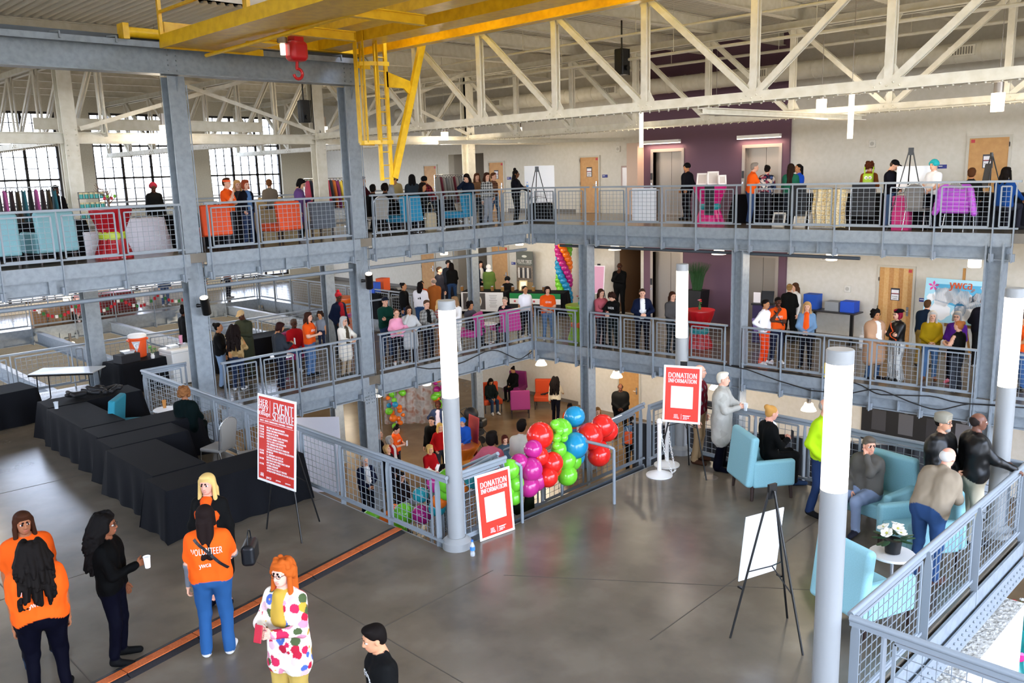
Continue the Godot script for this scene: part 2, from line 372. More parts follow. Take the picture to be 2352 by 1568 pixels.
	wood_door(3, -25.4, -24.6, F3, 5.45, true, true); wood_door(4, -29.5, -28.7, F3, 5.42, true, false)
	wood_door(5, -9.7, -8.8, 0, 2.18, true, true, true); wood_door(6, -25.4, -24.5, 0, 2.13, true, false); wood_door(7, -30.0, -29.1, 0, 2.13, true, false)
	wood_door(8, -18.9, -18.0, F1, F1 + 2.13, true, false)
	b = MB.new()
	holed(b, -8.4, 24.4, F1, 11.6, [[-7.5, -2.5, 0.5, 2.9], [-2, 3, 0.4, 3.0], [3.3, 8.6, -3.2, 2.9], [8.9, 14.2, -3.2, 2.9], [14.5, 19.8, -3.2, 2.9], [-7.5, -2.5, 3.9, 8.4], [-2, 3, 3.9, 8.4], [3.3, 8.6, 3.9, 8.4], [8.9, 14.2, 3.9, 8.4], [14.5, 19.8, 3.9, 8.4]], func(m: MB, u0, u1, v0, v1): m.span(Vector3(u0, v0, 8.5), Vector3(u1, v1, 8.9)))
	structure(b, "wall_front", M.brick)
	b = MB.new()
	holed(b, -38.9, 8.9, F1, 11.6, [[-36, -31, 0.4, 2.8], [-30, -25, 0.4, 2.8], [-36, -31, 4, 7.6], [-30, -25, 4, 7.6], [-15, -10, 5.4, 8.4], [-9, -4, 5.4, 8.4], [-3, 2, 4, 8.4]], func(m: MB, u0, u1, v0, v1): m.span(Vector3(-8.4, v0, u0), Vector3(-8, v1, u1)))
	structure(b, "wall_left", M.brick)
	# roof: ribbed deck over the low bays, a raised roof over the crane bay
	b = MB.new(); var pts := []
	var x := -8.0
	while x < 24.0:
		pts.append_array([Vector2(x, 0), Vector2(x + 0.07, 0), Vector2(x + 0.1, 0.06), Vector2(x + 0.17, 0.06)]); x += 0.2
	pts.append(Vector2(24.0, 0))
	for i in pts.size() - 1:
		var p: Vector2 = pts[i]; var q: Vector2 = pts[i + 1]
		var far := 8.5 if p.x >= 13.75 else -18.4
		b.quad(Vector3(p.x, 8.8 + p.y, -38.9), Vector3(q.x, 8.8 + q.y, -38.9), Vector3(q.x, 8.8 + q.y, far), Vector3(p.x, 8.8 + p.y, far))
	structure(b, "ceiling", M.deck)
	b = MB.new(); b.span(Vector3(-8.4, 8.88, -38.9), Vector3(24.4, 9.0, -18.4)); b.span(Vector3(13.75, 8.88, -18.4), Vector3(24.4, 9.0, 8.9)); b.span(Vector3(-8.4, 11.5, -18.6), Vector3(13.9, 11.7, 8.9))
	structure(b, "ceiling", M.deck)
	b = MB.new(); b.span(Vector3(-8, 8.88, -18.6), Vector3(13.9, 11.5, -18.4)); structure(b, "wall_clerestory", M.wall)
	b = MB.new(); holed(b, -18.4, 8.5, 8.88, 11.5, [[-17, -12, 9.4, 11.2], [-11, -6, 9.4, 11.2], [-5, 0, 9.4, 11.2], [1, 6, 9.4, 11.2]], func(m: MB, u0, u1, v0, v1): m.span(Vector3(13.75, v0, u0), Vector3(13.9, v1, u1)))
	structure(b, "wall_clerestory", M.wall)
	# baseboards on the far wall
	for y in [0.0, F3, F1]:
		b = MB.new()
		for q in [[-38.5, -30.2], [-24.4, -20.9], [-12.4, -9.9], [-8.6, 8.5]]: b.span(Vector3(23.97, y, q[0]), Vector3(24, y + 0.13, q[1]))
		structure(b, "baseboard_right", mat("6d675f", 0.6))
	# worn concrete plinth under the seating platform
	b = MB.new(); b.span(Vector3(7.3, F1, -3.35), Vector3(12.1, -0.75, -2.75)); structure(b, "wall_plinth", M.concrete)
	b = MB.new(); b.span(Vector3(6.3, F1, -8.2), Vector3(6.9, -0.7, 8)); structure(b, "wall_plinth", M.concrete)
# ---------------------------------------------------------------- steelwork
func railing(label: String, p0: Vector3, p1: Vector3, posts: Array, drop: float, out: Vector3, round_top := false, h := 1.05, wire := 0.0075, group := "railings") -> Node3D:
	var t := thing("railing", label, "railing", p0, 0.0); var dv := p1 - p0; var L := Vector2(dv.x, dv.z).length(); var d := dv / L     # d follows the slope
	var flat := Vector3(dv.x, 0, dv.z).normalized()
	out = (out - flat * out.dot(flat)).normalized()
	var up := Vector3.UP
	var b := MB.new()
	if round_top:
		b.tube(up * h, dv + up * h, 0.03, 0.03, 12); b.bar(up * (h - 0.05), dv + up * (h - 0.05), 0.02, 0.05)
	else: b.bar(up * h, dv + up * h, 0.07, 0.045)
	part(b, "top_rail", M.rail, t)
	b = MB.new(); b.bar(up * 0.1, dv + up * 0.1, 0.035, 0.035); part(b, "bottom_rail", M.rail, t)
	for s in posts:
		b = MB.new(); var o: Vector3 = d * s + out * 0.03
		b.prism([Vector2(-0.042, -drop), Vector2(0.042, -drop), Vector2(0.042, h - 0.2), Vector2(0.016, h - 0.02), Vector2(-0.016, h - 0.02), Vector2(-0.042, h - 0.2)], 0.018, o, Basis(out, up, out.cross(up)))
		if drop > 0.3: b.box(o - up * (drop - 0.1) - out * 0.05, Vector3(0.1, 0.16, 0.1), Basis(out, up, out.cross(up)))
		part(b, "post", M.rail, t)
	for i in posts.size() - 1:
		var a: float = posts[i] + 0.1; var e: float = posts[i + 1] - 0.1
		if e - a < 0.15: continue
		b = MB.new(); var lo := 0.13; var hi := h - 0.1
		var A := d * a; var E := d * e
		b.bar(A + up * lo, E + up * lo, 0.02, 0.03); b.bar(A + up * hi, E + up * hi, 0.02, 0.03)
		b.box(A + up * (lo + hi) * 0.5, Vector3(0.03, hi - lo, 0.02), Basis(flat, up, flat.cross(up))); b.box(E + up * (lo + hi) * 0.5, Vector3(0.03, hi - lo, 0.02), Basis(flat, up, flat.cross(up)))
		var pn := part(b, "mesh_panel", M.rail, t)
		b = MB.new(); var k := maxi(1, roundi((e - a) / 0.12))
		for j in range(1, k): b.box(d * lerpf(a, e, float(j) / k) + up * (lo + hi) * 0.5, Vector3(wire, hi - lo, wire), Basis(flat, up, flat.cross(up)))
		for j in range(1, 8): b.bar(A + up * lerpf(lo, hi, j / 8.0), E + up * lerpf(lo, hi, j / 8.0), wire, wire)
		stuff(part(b, "wire_grid", M.rail, pn))
	return t
func steps_of(a: float, b: float, n: int) -> Array:
	var r := []
	for i in n + 1: r.append(lerpf(a, b, float(i) / n))
	return r
func column(label: String, x: float, z: float, y0: float, y1: float, m: Material, w := 0.34, turn := 0.0, base := 0.0) -> Node3D:
	var t := thing("steel_column", label, "column", Vector3(x, y0, z), turn); var b := MB.new()
	b.ibeam(Vector3.ZERO, Vector3(0, y1 - y0, 0), w, w, 0.035, Vector3.BACK); part(b, "shaft", m, t)
	if base > 0:
		b = MB.new(); b.box(Vector3(0, 0.015, 0), Vector3(w + base, 0.03, w + base)); part(b, "base_plate", m, t)
		for q in [Vector2(-1, -1), Vector2(1, -1), Vector2(-1, 1), Vector2(1, 1)]:
			b = MB.new(); b.tube(Vector3(q.x * (w + base * 0.5) * 0.5, 0.03, q.y * (w + base * 0.5) * 0.5), Vector3(q.x * (w + base * 0.5) * 0.5, 0.07, q.y * (w + base * 0.5) * 0.5), 0.018, 0.018, 6); part(b, "bolt", m, t)
	return t
func bolts(t: Node, at: Vector3, u: Vector3, v: Vector3, nu: int, nv: int, nrm: Vector3, m: Material, r := 0.018):
	var b := MB.new()
	for i in nu:
		for j in nv: b.ell(at + u * i + v * j, Vector3.ONE * r, 6, 4)
	part(b, "rivets", m, t).set_meta("kind", "stuff")
func edge_beam(label: String, p0: Vector3, p1: Vector3, out: Vector3) -> Node3D:      # slab edge channel and the beam below it
	var t := thing("floor_beam", label, "beam", p0); var d := p1 - p0
	var b := MB.new(); b.bar(out * 0.012 - Vector3.UP * 0.135, d + out * 0.012 - Vector3.UP * 0.135, 0.03, 0.262); part(b, "edge_channel", M.steel, t)
	b = MB.new(); b.ibeam(out * -0.13 - Vector3.UP * 0.415, d + out * -0.13 - Vector3.UP * 0.415, 0.24, 0.29, 0.022); part(b, "beam", M.steel, t)
	var k := int(d.length() / 1.9)
	for i in range(1, k):
		b = MB.new(); b.bar(d * i / k + out * -0.05 - Vector3.UP * 0.29, d * i / k + out * -0.05 - Vector3.UP * 0.54, 0.012, 0.13); part(b, "stiffener", M.steel, t)
	return t
func truss(label: String, x: float, z0: float, z1: float, panels: int, mid: int, rise := 2.05, yb := 6.24):
	var t := thing("roof_truss", label, "truss", Vector3(x, yb, z0)); var L := z1 - z0; var s := L / panels; var b := MB.new()
	for q in [[0.0, "bottom_chord"], [rise, "top_chord"]]:
		b = MB.new()
		for e in [-0.085, 0.085]:
			b.bar(Vector3(e, q[0], 0), Vector3(e, q[0], L), 0.02, 0.17); b.bar(Vector3(e + signf(e) * 0.05, q[0] - 0.085, 0), Vector3(e + signf(e) * 0.05, q[0] - 0.085, L), 0.12, 0.018)
		part(b, q[1], M.cream, t)
	for i in panels + 1:
		b = MB.new(); var z := i * s
		for e in [-0.05, 0.05]: b.bar(Vector3(e, 0, z), Vector3(e, rise, z), 0.035, 0.13, Vector3.BACK)
		part(b, "vertical", M.cream, t)
		b = MB.new(); b.prism([Vector2(-0.24, -0.06), Vector2(0.24, -0.06), Vector2(0.2, 0.12), Vector2(0.08, 0.3), Vector2(-0.08, 0.3), Vector2(-0.2, 0.12)], 0.02, Vector3(0, 0, z), Basis(Vector3.BACK, Vector3.UP, Vector3.LEFT)); part(b, "gusset_plate", M.cream, t)
		b = MB.new(); b.prism([Vector2(-0.26, 0.06), Vector2(0.26, 0.06), Vector2(0.1, -0.22), Vector2(-0.1, -0.22)], 0.02, Vector3(0, rise, z), Basis(Vector3.BACK, Vector3.UP, Vector3.LEFT)); part(b, "gusset_plate", M.cream, t)
	for i in panels:
		b = MB.new(); var a := Vector3(0, rise, i * s) if i < mid else Vector3(0, 0, i * s); var c := Vector3(0, 0, (i + 1) * s) if i < mid else Vector3(0, rise, (i + 1) * s)
		for e in [-0.04, 0.04]: b.bar(a + Vector3(e, 0, 0), c + Vector3(e, 0, 0), 0.03, 0.11)
		part(b, "diagonal", M.cream, t)
	b = MB.new(); var z := 0.1
	while z < L:
		for e in [-1, 1]: b.ell(Vector3(e * 0.155, -0.105, z), Vector3.ONE * 0.02, 6, 3)
		z += 0.22
	for i in panels + 1:
		for k in 5: b.ell(Vector3(-0.1, -0.03 + 0.05 * (k % 2), i * s - 0.2 + 0.1 * k), Vector3.ONE * 0.02, 6, 3)
	stuff(part(b, "rivets", M.cream, t))
func build_steel():
	# columns of the front row carry the crane girder
	var c1 := column("tall grey steel column beside the orange chairs, carrying a spotlight", 8.19, -18.3, F1, 7.22, M.steel, 0.36)
	var c2 := column("tall grey steel column beside the yellow caged ladder", 12.56, -18.3, F1, 7.22, M.steel, 0.36)
	for c in [c1, c2]:
		bolts(c, Vector3(-0.12, 3.0, 0.19), Vector3(0.07, 0, 0), Vector3(0, 0.09, 0), 2, 4, Vector3.BACK, M.steel); bolts(c, Vector3(0.05, 3.0, 0.19), Vector3(0.07, 0, 0), Vector3(0, 0.09, 0), 2, 4, Vector3.BACK, M.steel)
		var b := MB.new(); b.run([Vector3(0.2, 0.1, 0.2), Vector3(0.2, 10.8, 0.2)], 0.014, 6); part(b, "conduit", M.rail, c)
		b = MB.new(); b.prism([Vector2(0, 0), Vector2(0.12, 0), Vector2(0, -0.3)], 0.015, Vector3(0, 10.96, 0.18), Basis(Vector3.BACK, Vector3.UP, Vector3.LEFT)); part(b, "bracket", M.steel, c)
	column("grey steel column standing by the white folding table", 7.28, -22.2, 0.0, F3 - 0.5, M.steel, 0.34, 0.0, 0.12)
	column("grey steel column between the light well and the window-side walkway", 14.1, -22.2, F1, F3 - 0.2, M.steel, 0.3)
	column("grey steel column beside the olive food stall", 20.0, -22.2, F1, F3 - 0.2, M.steel, 0.3)
	for q in [[7.28, "cream riveted roof column by the red draped table"], [14.1, "cream riveted roof column by the clothing racks"], [20.0, "cream riveted roof column in front of the dark passage"]]:
		var t := column(q[1], q[0], -22.2, F3, 8.2, M.cream, 0.32)
		bolts(t, Vector3(-0.11, 2.2, 0.17), Vector3(0.22, 0, 0), Vector3(0, 0.12, 0), 2, 6, Vector3.BACK, M.cream)
	column("grey steel column at the inner corner of the atrium", 18.75, -15.94, F1, F3 - 0.56, M.steel, 0.32)
	column("grey steel column between the two bays of the lift-side balcony", 19.2, -11.26, F1, F3 - 0.56, M.steel, 0.32)
	column("grey steel column at the outer end of the lift-side balcony", 19.7, -5.58, F1, F3 - 0.2, M.steel, 0.36)
	# balcony edges
	for y in [F3, 0.0]:
		var s := "upper" if y > 1 else "middle"
		edge_beam("grey steel edge beam of the %s window-side balcony, bay beyond the caged ladder" % s, Vector3(12.74, y, ZL), Vector3(18.45, y, ZL), Vector3.BACK)
		edge_beam("grey steel edge beam of the %s window-side balcony between the two tall columns" % s, Vector3(8.37, y, ZL), Vector3(12.38, y, ZL), Vector3.BACK)
		edge_beam("grey steel edge beam of the %s lift-side balcony in front of the lifts" % s, Vector3(edge_x(-17.9), y, -17.9), Vector3(edge_x(-11.26), y, -11.26), Vector3(-1, 0, 0.09).normalized())
		edge_beam("grey steel edge beam of the %s lift-side balcony past the lifts" % s, Vector3(edge_x(-11.26), y, -11.26), Vector3(edge_x(-5.3), y, -5.3), Vector3(-1, 0, 0.09).normalized())
	edge_beam("grey steel edge beam of the middle lift-side balcony behind the last lamp post", Vector3(edge_x(-5.3), 0, -5.3), Vector3(edge_x(2), 0, 2), Vector3(-1, 0, 0.09).normalized())
	edge_beam("grey steel edge beam of the upper window-side balcony below the clothes rail", Vector3(2.5, F3, ZL), Vector3(8.0, F3, ZL), Vector3.BACK)
	# railings: upper floor
	var B := Vector3.BACK; var W := Vector3(-1, 0, 0.09).normalized()
	railing("grey wire mesh railing in front of the red draped table", Vector3(3.3, F3, ZL), Vector3(7.95, F3, ZL), [0.05, 1.08, 2.15, 3.33, 4.55], 0.6, B)
	railing("grey wire mesh railing in front of the orange chairs", Vector3(8.42, F3, ZL), Vector3(12.25, F3, ZL), [0.05, 1.2, 2.45, 3.75], 0.6, B)
	railing("grey wire mesh railing in front of the blue chairs", Vector3(12.76, F3, ZL), Vector3(18.45, F3, ZL), [0.05, 1.15, 2.3, 3.45, 4.55, 5.65], 0.6, B)
	railing("short grey mesh railing by the tall white board upstairs", Vector3(edge_x(-17.9), F3, -17.9), Vector3(edge_x(-15.75), F3, -15.75), [0.12, 1.0, 2.05], 0.6, W)
	railing("grey wire mesh railing in front of the pink draped table", Vector3(edge_x(-15.6), F3, -15.6), Vector3(edge_x(-11.2), F3, -11.2), [0.1, 1.1, 2.2, 3.2, 4.3], 0.6, W)
	railing("grey wire mesh railing in front of the purple puffer jacket", Vector3(edge_x(-11.05), F3, -11.05), Vector3(edge_x(-5.2), F3, -5.2), [0.1, 1.15, 2.17, 3.26, 4.3, 5.42, 5.8], 0.6, W)
	# middle floor
	railing("grey wire mesh railing with a grey-haired woman leaning on it", Vector3(8.46, 0, ZL), Vector3(12.2, 0, ZL), [0.04, 0.95, 1.9, 2.85, 3.7], 0.6, B)
	railing("grey wire mesh railing with the girl in pink leaning on it", Vector3(12.76, 0, ZL), Vector3(18.45, 0, ZL), [0.04, 1.15, 2.3, 3.45, 4.6, 5.66], 0.6, B)
	railing("short grey mesh railing by the balloon tower", Vector3(edge_x(-17.8), 0, -17.8), Vector3(edge_x(-16.2), 0, -16.2), [0.05, 0.8, 1.55], 0.62, W)
	railing("grey wire mesh railing with a guard in navy leaning on it", Vector3(edge_x(-15.75), 0, -15.75), Vector3(edge_x(-11.5), 0, -11.5), [0.05, 1.05, 2.1, 3.15, 4.22], 0.62, W)
	railing("grey wire mesh railing in front of the woman in yellow", Vector3(edge_x(-11.1), 0, -11.1), Vector3(edge_x(-5.75), 0, -5.75), [0.05, 1.05, 2.1, 3.2, 4.3, 5.33], 0.62, W)
	railing("grey wire mesh railing behind the end lamp post", Vector3(edge_x(-5.2), 0, -5.2), Vector3(edge_x(1), 0, 1), steps_of(0.05, 6.2, 5), 0.62, W)
	railing("grey mesh railing end by the white chest freezer", Vector3(7, 0, ZL - 0.75), Vector3(8.0, 0, ZL - 0.75), [0.04, 0.96], 0.3, B, true)
	railing("grey round-topped mesh railing behind the event schedule", Vector3(7, 0, -18.65), Vector3(7, 0, -8.45), [0.05, 2.26, 3.36, 4.6, 6.46, 7.6, 8.83, 9.95], 0.35, Vector3.RIGHT, true, 1.05, 0.007)
	railing("short grey mesh railing behind the leaning donation sign", Vector3(7.15, 0, -8.46), Vector3(8.12, 0, -8.46), [0.04, 0.93], 0.2, Vector3.FORWARD, true, 1.05, 0.007)
	railing("short grey mesh railing beside the white stanchions", Vector3(11.6, 0, -8.5), Vector3(12.4, 0, -8.5), [0.04, 0.76], 0.2, Vector3.FORWARD, true, 1.05, 0.007)
	railing("grey mesh railing behind the seated woman with a phone", Vector3(12.45, 0, -8.4), Vector3(12.45, 0, -3.0), [0.05, 1.43, 2.3, 3.3, 4.4, 5.36], 0.3, Vector3.RIGHT, true, 1.05, 0.007)
	railing("grey mesh railing with the man in beige leaning on it", Vector3(7.1, 0, -2.97), Vector3(12.45, 0, -2.97), [0.06, 1.82, 3.42, 5.3], 0.3, B, true, 1.05, 0.007)
	railing("grey mesh railing running off past the concrete plinth", Vector3(7.05, 0, -2.95), Vector3(7.05, 0, 1.5), [0.3, 1.9, 3.6], 0.3, Vector3.RIGHT, true, 1.05, 0.007)
	# platform and floor edges near by
	edge_beam("bolted grey edge beam of the seating platform", Vector3(7.05, -0.02, -2.93), Vector3(12.45, -0.02, -2.93), B)
	var pb := MB.new(); pb.bar(Vector3(7.05, -0.36, -2.86), Vector3(12.45, -0.36, -2.86), 0.02, 0.3); var pt := one(pb, "splice_plate", M.rail, "long bolted steel plate along the seating platform", "plate")
	var bb := MB.new()
	for i in 40:
		for j in 2: bb.ell(Vector3(7.3 + i * 0.13, -0.3 - j * 0.12, -2.84), Vector3.ONE * 0.016, 6, 4)
	stuff(part(bb, "bolts", M.rail, pt))
	edge_beam("grey edge beam of the near floor below the round-topped railing", Vector3(7, 0, -18.6), Vector3(7, 0, -8.4), Vector3.RIGHT)
	edge_beam("grey edge beam at the head of the stairs", Vector3(12.45, 0, -8.42), Vector3(7, 0, -8.42), Vector3.FORWARD)
	# light well behind the window-side walkway
	railing("grey mesh railing along the near side of the light well", Vector3(-2, 0, ZV), Vector3(18.1, 0, ZV), [0.1, 1.6, 3.1, 4.6, 6.1, 7.6, 9.0, 9.35, 10.9, 12.5, 14.2, 15.9, 18.0], 0.2, Vector3.FORWARD)
	railing("grey mesh railing along the light well on the upper floor", V(-2, F3, ZV), V(18.1, F3, ZV), steps_of(0.1, 20, 12), 0.2, Vector3.FORWARD)
	edge_beam("grey edge beam along the light well on the upper floor", V(18.1, F3, ZV), V(-2, F3, ZV), Vector3.FORWARD)
	railing("grey mesh railing across the end of the light well", Vector3(18.1, 0, ZV), Vector3(18.1, 0, -34), steps_of(0.1, 10.8, 8), 0.6, Vector3.LEFT)
	railing("grey mesh railing on the far side hung with a red paper garland", Vector3(3, 0, -34), Vector3(18.1, 0, -34), steps_of(0.1, 15, 10), 0.6, B)
	edge_beam("grey edge beam on the far side of the light well", Vector3(0, 0, -34), Vector3(18.1, 0, -34), B)
	edge_beam("grey edge beam across the end of the light well", Vector3(18.1, 0, -34), Vector3(18.1, 0, ZV), Vector3.LEFT)
	for q in [[6.6, "first"], [9.2, "second"], [11.8, "third"], [14.4, "fourth"], [16.6, "fifth"]]:
		var b := MB.new(); b.ibeam(Vector3(q[0], -0.32, ZV - 0.05), Vector3(q[0], -0.32, -33.9), 0.2, 0.42, 0.025); one(b, "cross_beam", M.steel, "painted steel beam crossing the light well, %s counted from the coolers' end" % q[1], "beam", "beams across the light well")
	# trusses, roof beams, braces
	truss("cream riveted roof truss nearer the crane, over the atrium", 14.1, -22.2, 8.4, 13, 6)
	truss("cream riveted roof truss above the lift-side balcony", 20.0, -22.2, 8.4, 13, 6)
	for q in [[8.1, "behind the first tall column"], [14.1, "behind the second column"], [20.0, "before the far corner"]]:
		truss("cream roof truss between the windows and the columns, %s" % q[1], q[0], -38.4, -22.2, 7, 3)
	for z in [-36.0, -33.7, -31.4, -29.1, -26.8, -24.5, -22.2]:
		var b := MB.new(); b.ibeam(Vector3(-8, 8.6, z), Vector3(24, 8.6, z), 0.16, 0.38, 0.02); one(b, "roof_beam", M.cream, "cream roof purlin over the window hall by the windows", "beam", "purlins of the window hall")
	for i in 12:
		var z := -19.85 + i * 2.353; var b := MB.new(); b.ibeam(Vector3(13.9, 8.6, z), Vector3(24, 8.6, z), 0.18, 0.38, 0.02); one(b, "roof_beam", M.cream, "wide cream roof beam over the lift-side balcony", "beam", "roof beams over the lift-side balcony")
	var q := MB.new(); q.ibeam(Vector3(-2, 6.15, -22.2), Vector3(24, 6.15, -22.2), 0.2, 0.26, 0.025); one(q, "tie_beam", M.cream, "long cream tie beam joining the roof columns", "beam")
	q = MB.new(); q.ibeam(Vector3(6.9, 6.55, -23.4), Vector3(13.0, 6.55, -23.4), 0.16, 0.28, 0.02); one(q, "tie_beam", M.cream, "short cream beam above the long tie beam", "beam")
	for e in [[V(7.5, 6.36, -22.04), V(13.9, 8.3, -22.04), "rising from the column by the red table"], [V(7.4, 8.3, -22.0), V(13.9, 6.36, -22.0), "falling to the column by the clothing racks"], [V(14.3, 6.36, -22.04), V(19.8, 8.3, -22.04), "rising from the column by the clothing racks"], [V(14.3, 8.3, -22.0), V(19.8, 6.36, -22.0), "falling to the column by the dark passage"]]:
		q = MB.new(); q.bar(e[0], e[1], 0.02, 0.1); one(q, "cross_brace", M.cream, "slender cream diagonal brace " + e[2], "brace", "cross braces between roof columns")
	for i in 5:
		q = MB.new(); q.bar(Vector3(2.6 + i * 0.75, 6.2, -22.1), Vector3(3.0 + i * 0.75 - (i % 2) * 0.45, 8.3, -22.1), 0.06, 0.12); one(q, "wind_strut", M.cream, "cream strut of the zigzag beside the first roof column, %s from the column" % ["fifth", "fourth", "third", "second", "first"][i], "strut", "zigzag struts")
	for e in [[18.2, -21.5, 2.6], [14.0, -9.0, 0.0]]:
		q = MB.new(); q.ibeam(Vector3(e[0] - 0.1, 6.05, e[1]), Vector3(e[0] + 6.0, 6.05, e[1] + e[2] + 0.3), 0.22, 0.12, 0.02); one(q, "stay_beam", M.cream, "flat cream beam hung under the bottom chords of the trusses", "beam", "flat stay beams")
	# crane girder with its rail
	var g := thing("crane_girder", "deep grey crane girder on the two tall columns", "girder", Vector3(-2, 7.25, -18.25)); q = MB.new()
	q.ibeam(Vector3(0, 0.31, 0), Vector3(14.95, 0.31, 0), 0.38, 0.62, 0.03); part(q, "girder", M.steel, g)
	q = MB.new(); q.bar(Vector3(0, 0.68, 0), Vector3(14.95, 0.68, 0), 0.07, 0.1); part(q, "crane_rail", M.dark_steel, g)
	q = MB.new(); q.bar(Vector3(0, 0.56, 0.2), Vector3(14.95, 0.56, 0.2), 0.03, 0.12); part(q, "flange_channel", M.steel, g)
	for i in 14:
		q = MB.new(); q.run([Vector3(0.5 + i * 1.05, 0.66, 0.05), Vector3(0.62 + i * 1.05, 0.66, 0.22), Vector3(0.62 + i * 1.05, 0.54, 0.23)], 0.02, 6); part(q, "rail_clip", M.steel, g)
	for x in [10.19, 14.56]: bolts(g, Vector3(x - 0.09, 0.1, 0.02), Vector3(0.18, 0, 0), Vector3(0, 0.1, 0), 2, 5, Vector3.BACK, M.steel)
	# duct, pipes
	var d := thing("air_duct", "long round cream air duct along the far wall", "duct", Vector3(23.1, 7.58, -30)); q = MB.new()
	q.tube(Vector3.ZERO, Vector3(0, 0, 36), 0.24, 0.24, 20)
	for i in 60: q.tube(Vector3(0, 0, i * 0.6), Vector3(0, 0, i * 0.6 + 0.03), 0.25, 0.25, 20)
	part(q, "duct", M.cream, d)
	for z in [6.2, 11.6, 17.0, 22.4]:
		q = MB.new(); q.box(Vector3(-0.24, 0.02, z), Vector3(0.06, 0.24, 0.62)); var gr := part(q, "grille", M.cream, d)
		q = MB.new()
		for k in 9: q.box(Vector3(-0.28, 0.02, z - 0.24 + k * 0.06), Vector3(0.01, 0.17, 0.02))
		part(q, "louvres", mat("6f695d"), gr)
	for e in [[Vector3(21.8, 8.0, -30), Vector3(21.8, 8.0, 8), 0.04, "upper"], [Vector3(17.0, 7.6, -24), Vector3(17.0, 7.6, 8), 0.035, "middle"], [Vector3(15.6, 7.9, -24), Vector3(15.6, 7.9, 8), 0.03, "nearest"]]:
		q = MB.new(); q.tube(e[0], e[1], e[2], e[2], 8)
		var z := -22.0
		while z < 8: q.tube(Vector3(e[0].x, e[0].y, z), Vector3(e[0].x, 8.75, z), 0.008, 0.008, 5); z += 3.4
		one(q, "sprinkler_pipe", M.cream, "cream sprinkler pipe under the roof deck, the %s one" % e[3], "pipe")
	for e in [[2.5, 7.9, "first bay"], [8.4, 12.3, "second bay"], [12.8, 18.6, "third bay"]]:
		q = MB.new(); q.tube(Vector3(e[0], F3 - 0.78, -18.2), Vector3(e[1], F3 - 0.78, -18.2), 0.045, 0.045, 10)
		for k in 3: q.tube(Vector3(lerpf(e[0], e[1], 0.2 + 0.3 * k), F3 - 0.78, -18.2), Vector3(lerpf(e[0], e[1], 0.2 + 0.3 * k), F3 - 0.18, -18.2), 0.012, 0.012, 5)
		one(q, "pipe", M.rail, "grey pipe slung under the upper window-side balcony, %s" % e[2], "pipe")
	q = MB.new(); q.tube(Vector3(edge_x(-15) + 0.3, F3 - 0.66, -17.2), Vector3(edge_x(-8.8) + 0.3, F3 - 0.66, -8.4), 0.04, 0.04, 8); one(q, "pipe", M.dark_steel, "dark pipe slung under the upper lift-side balcony", "pipe")
	build_crane(); build_stairs()
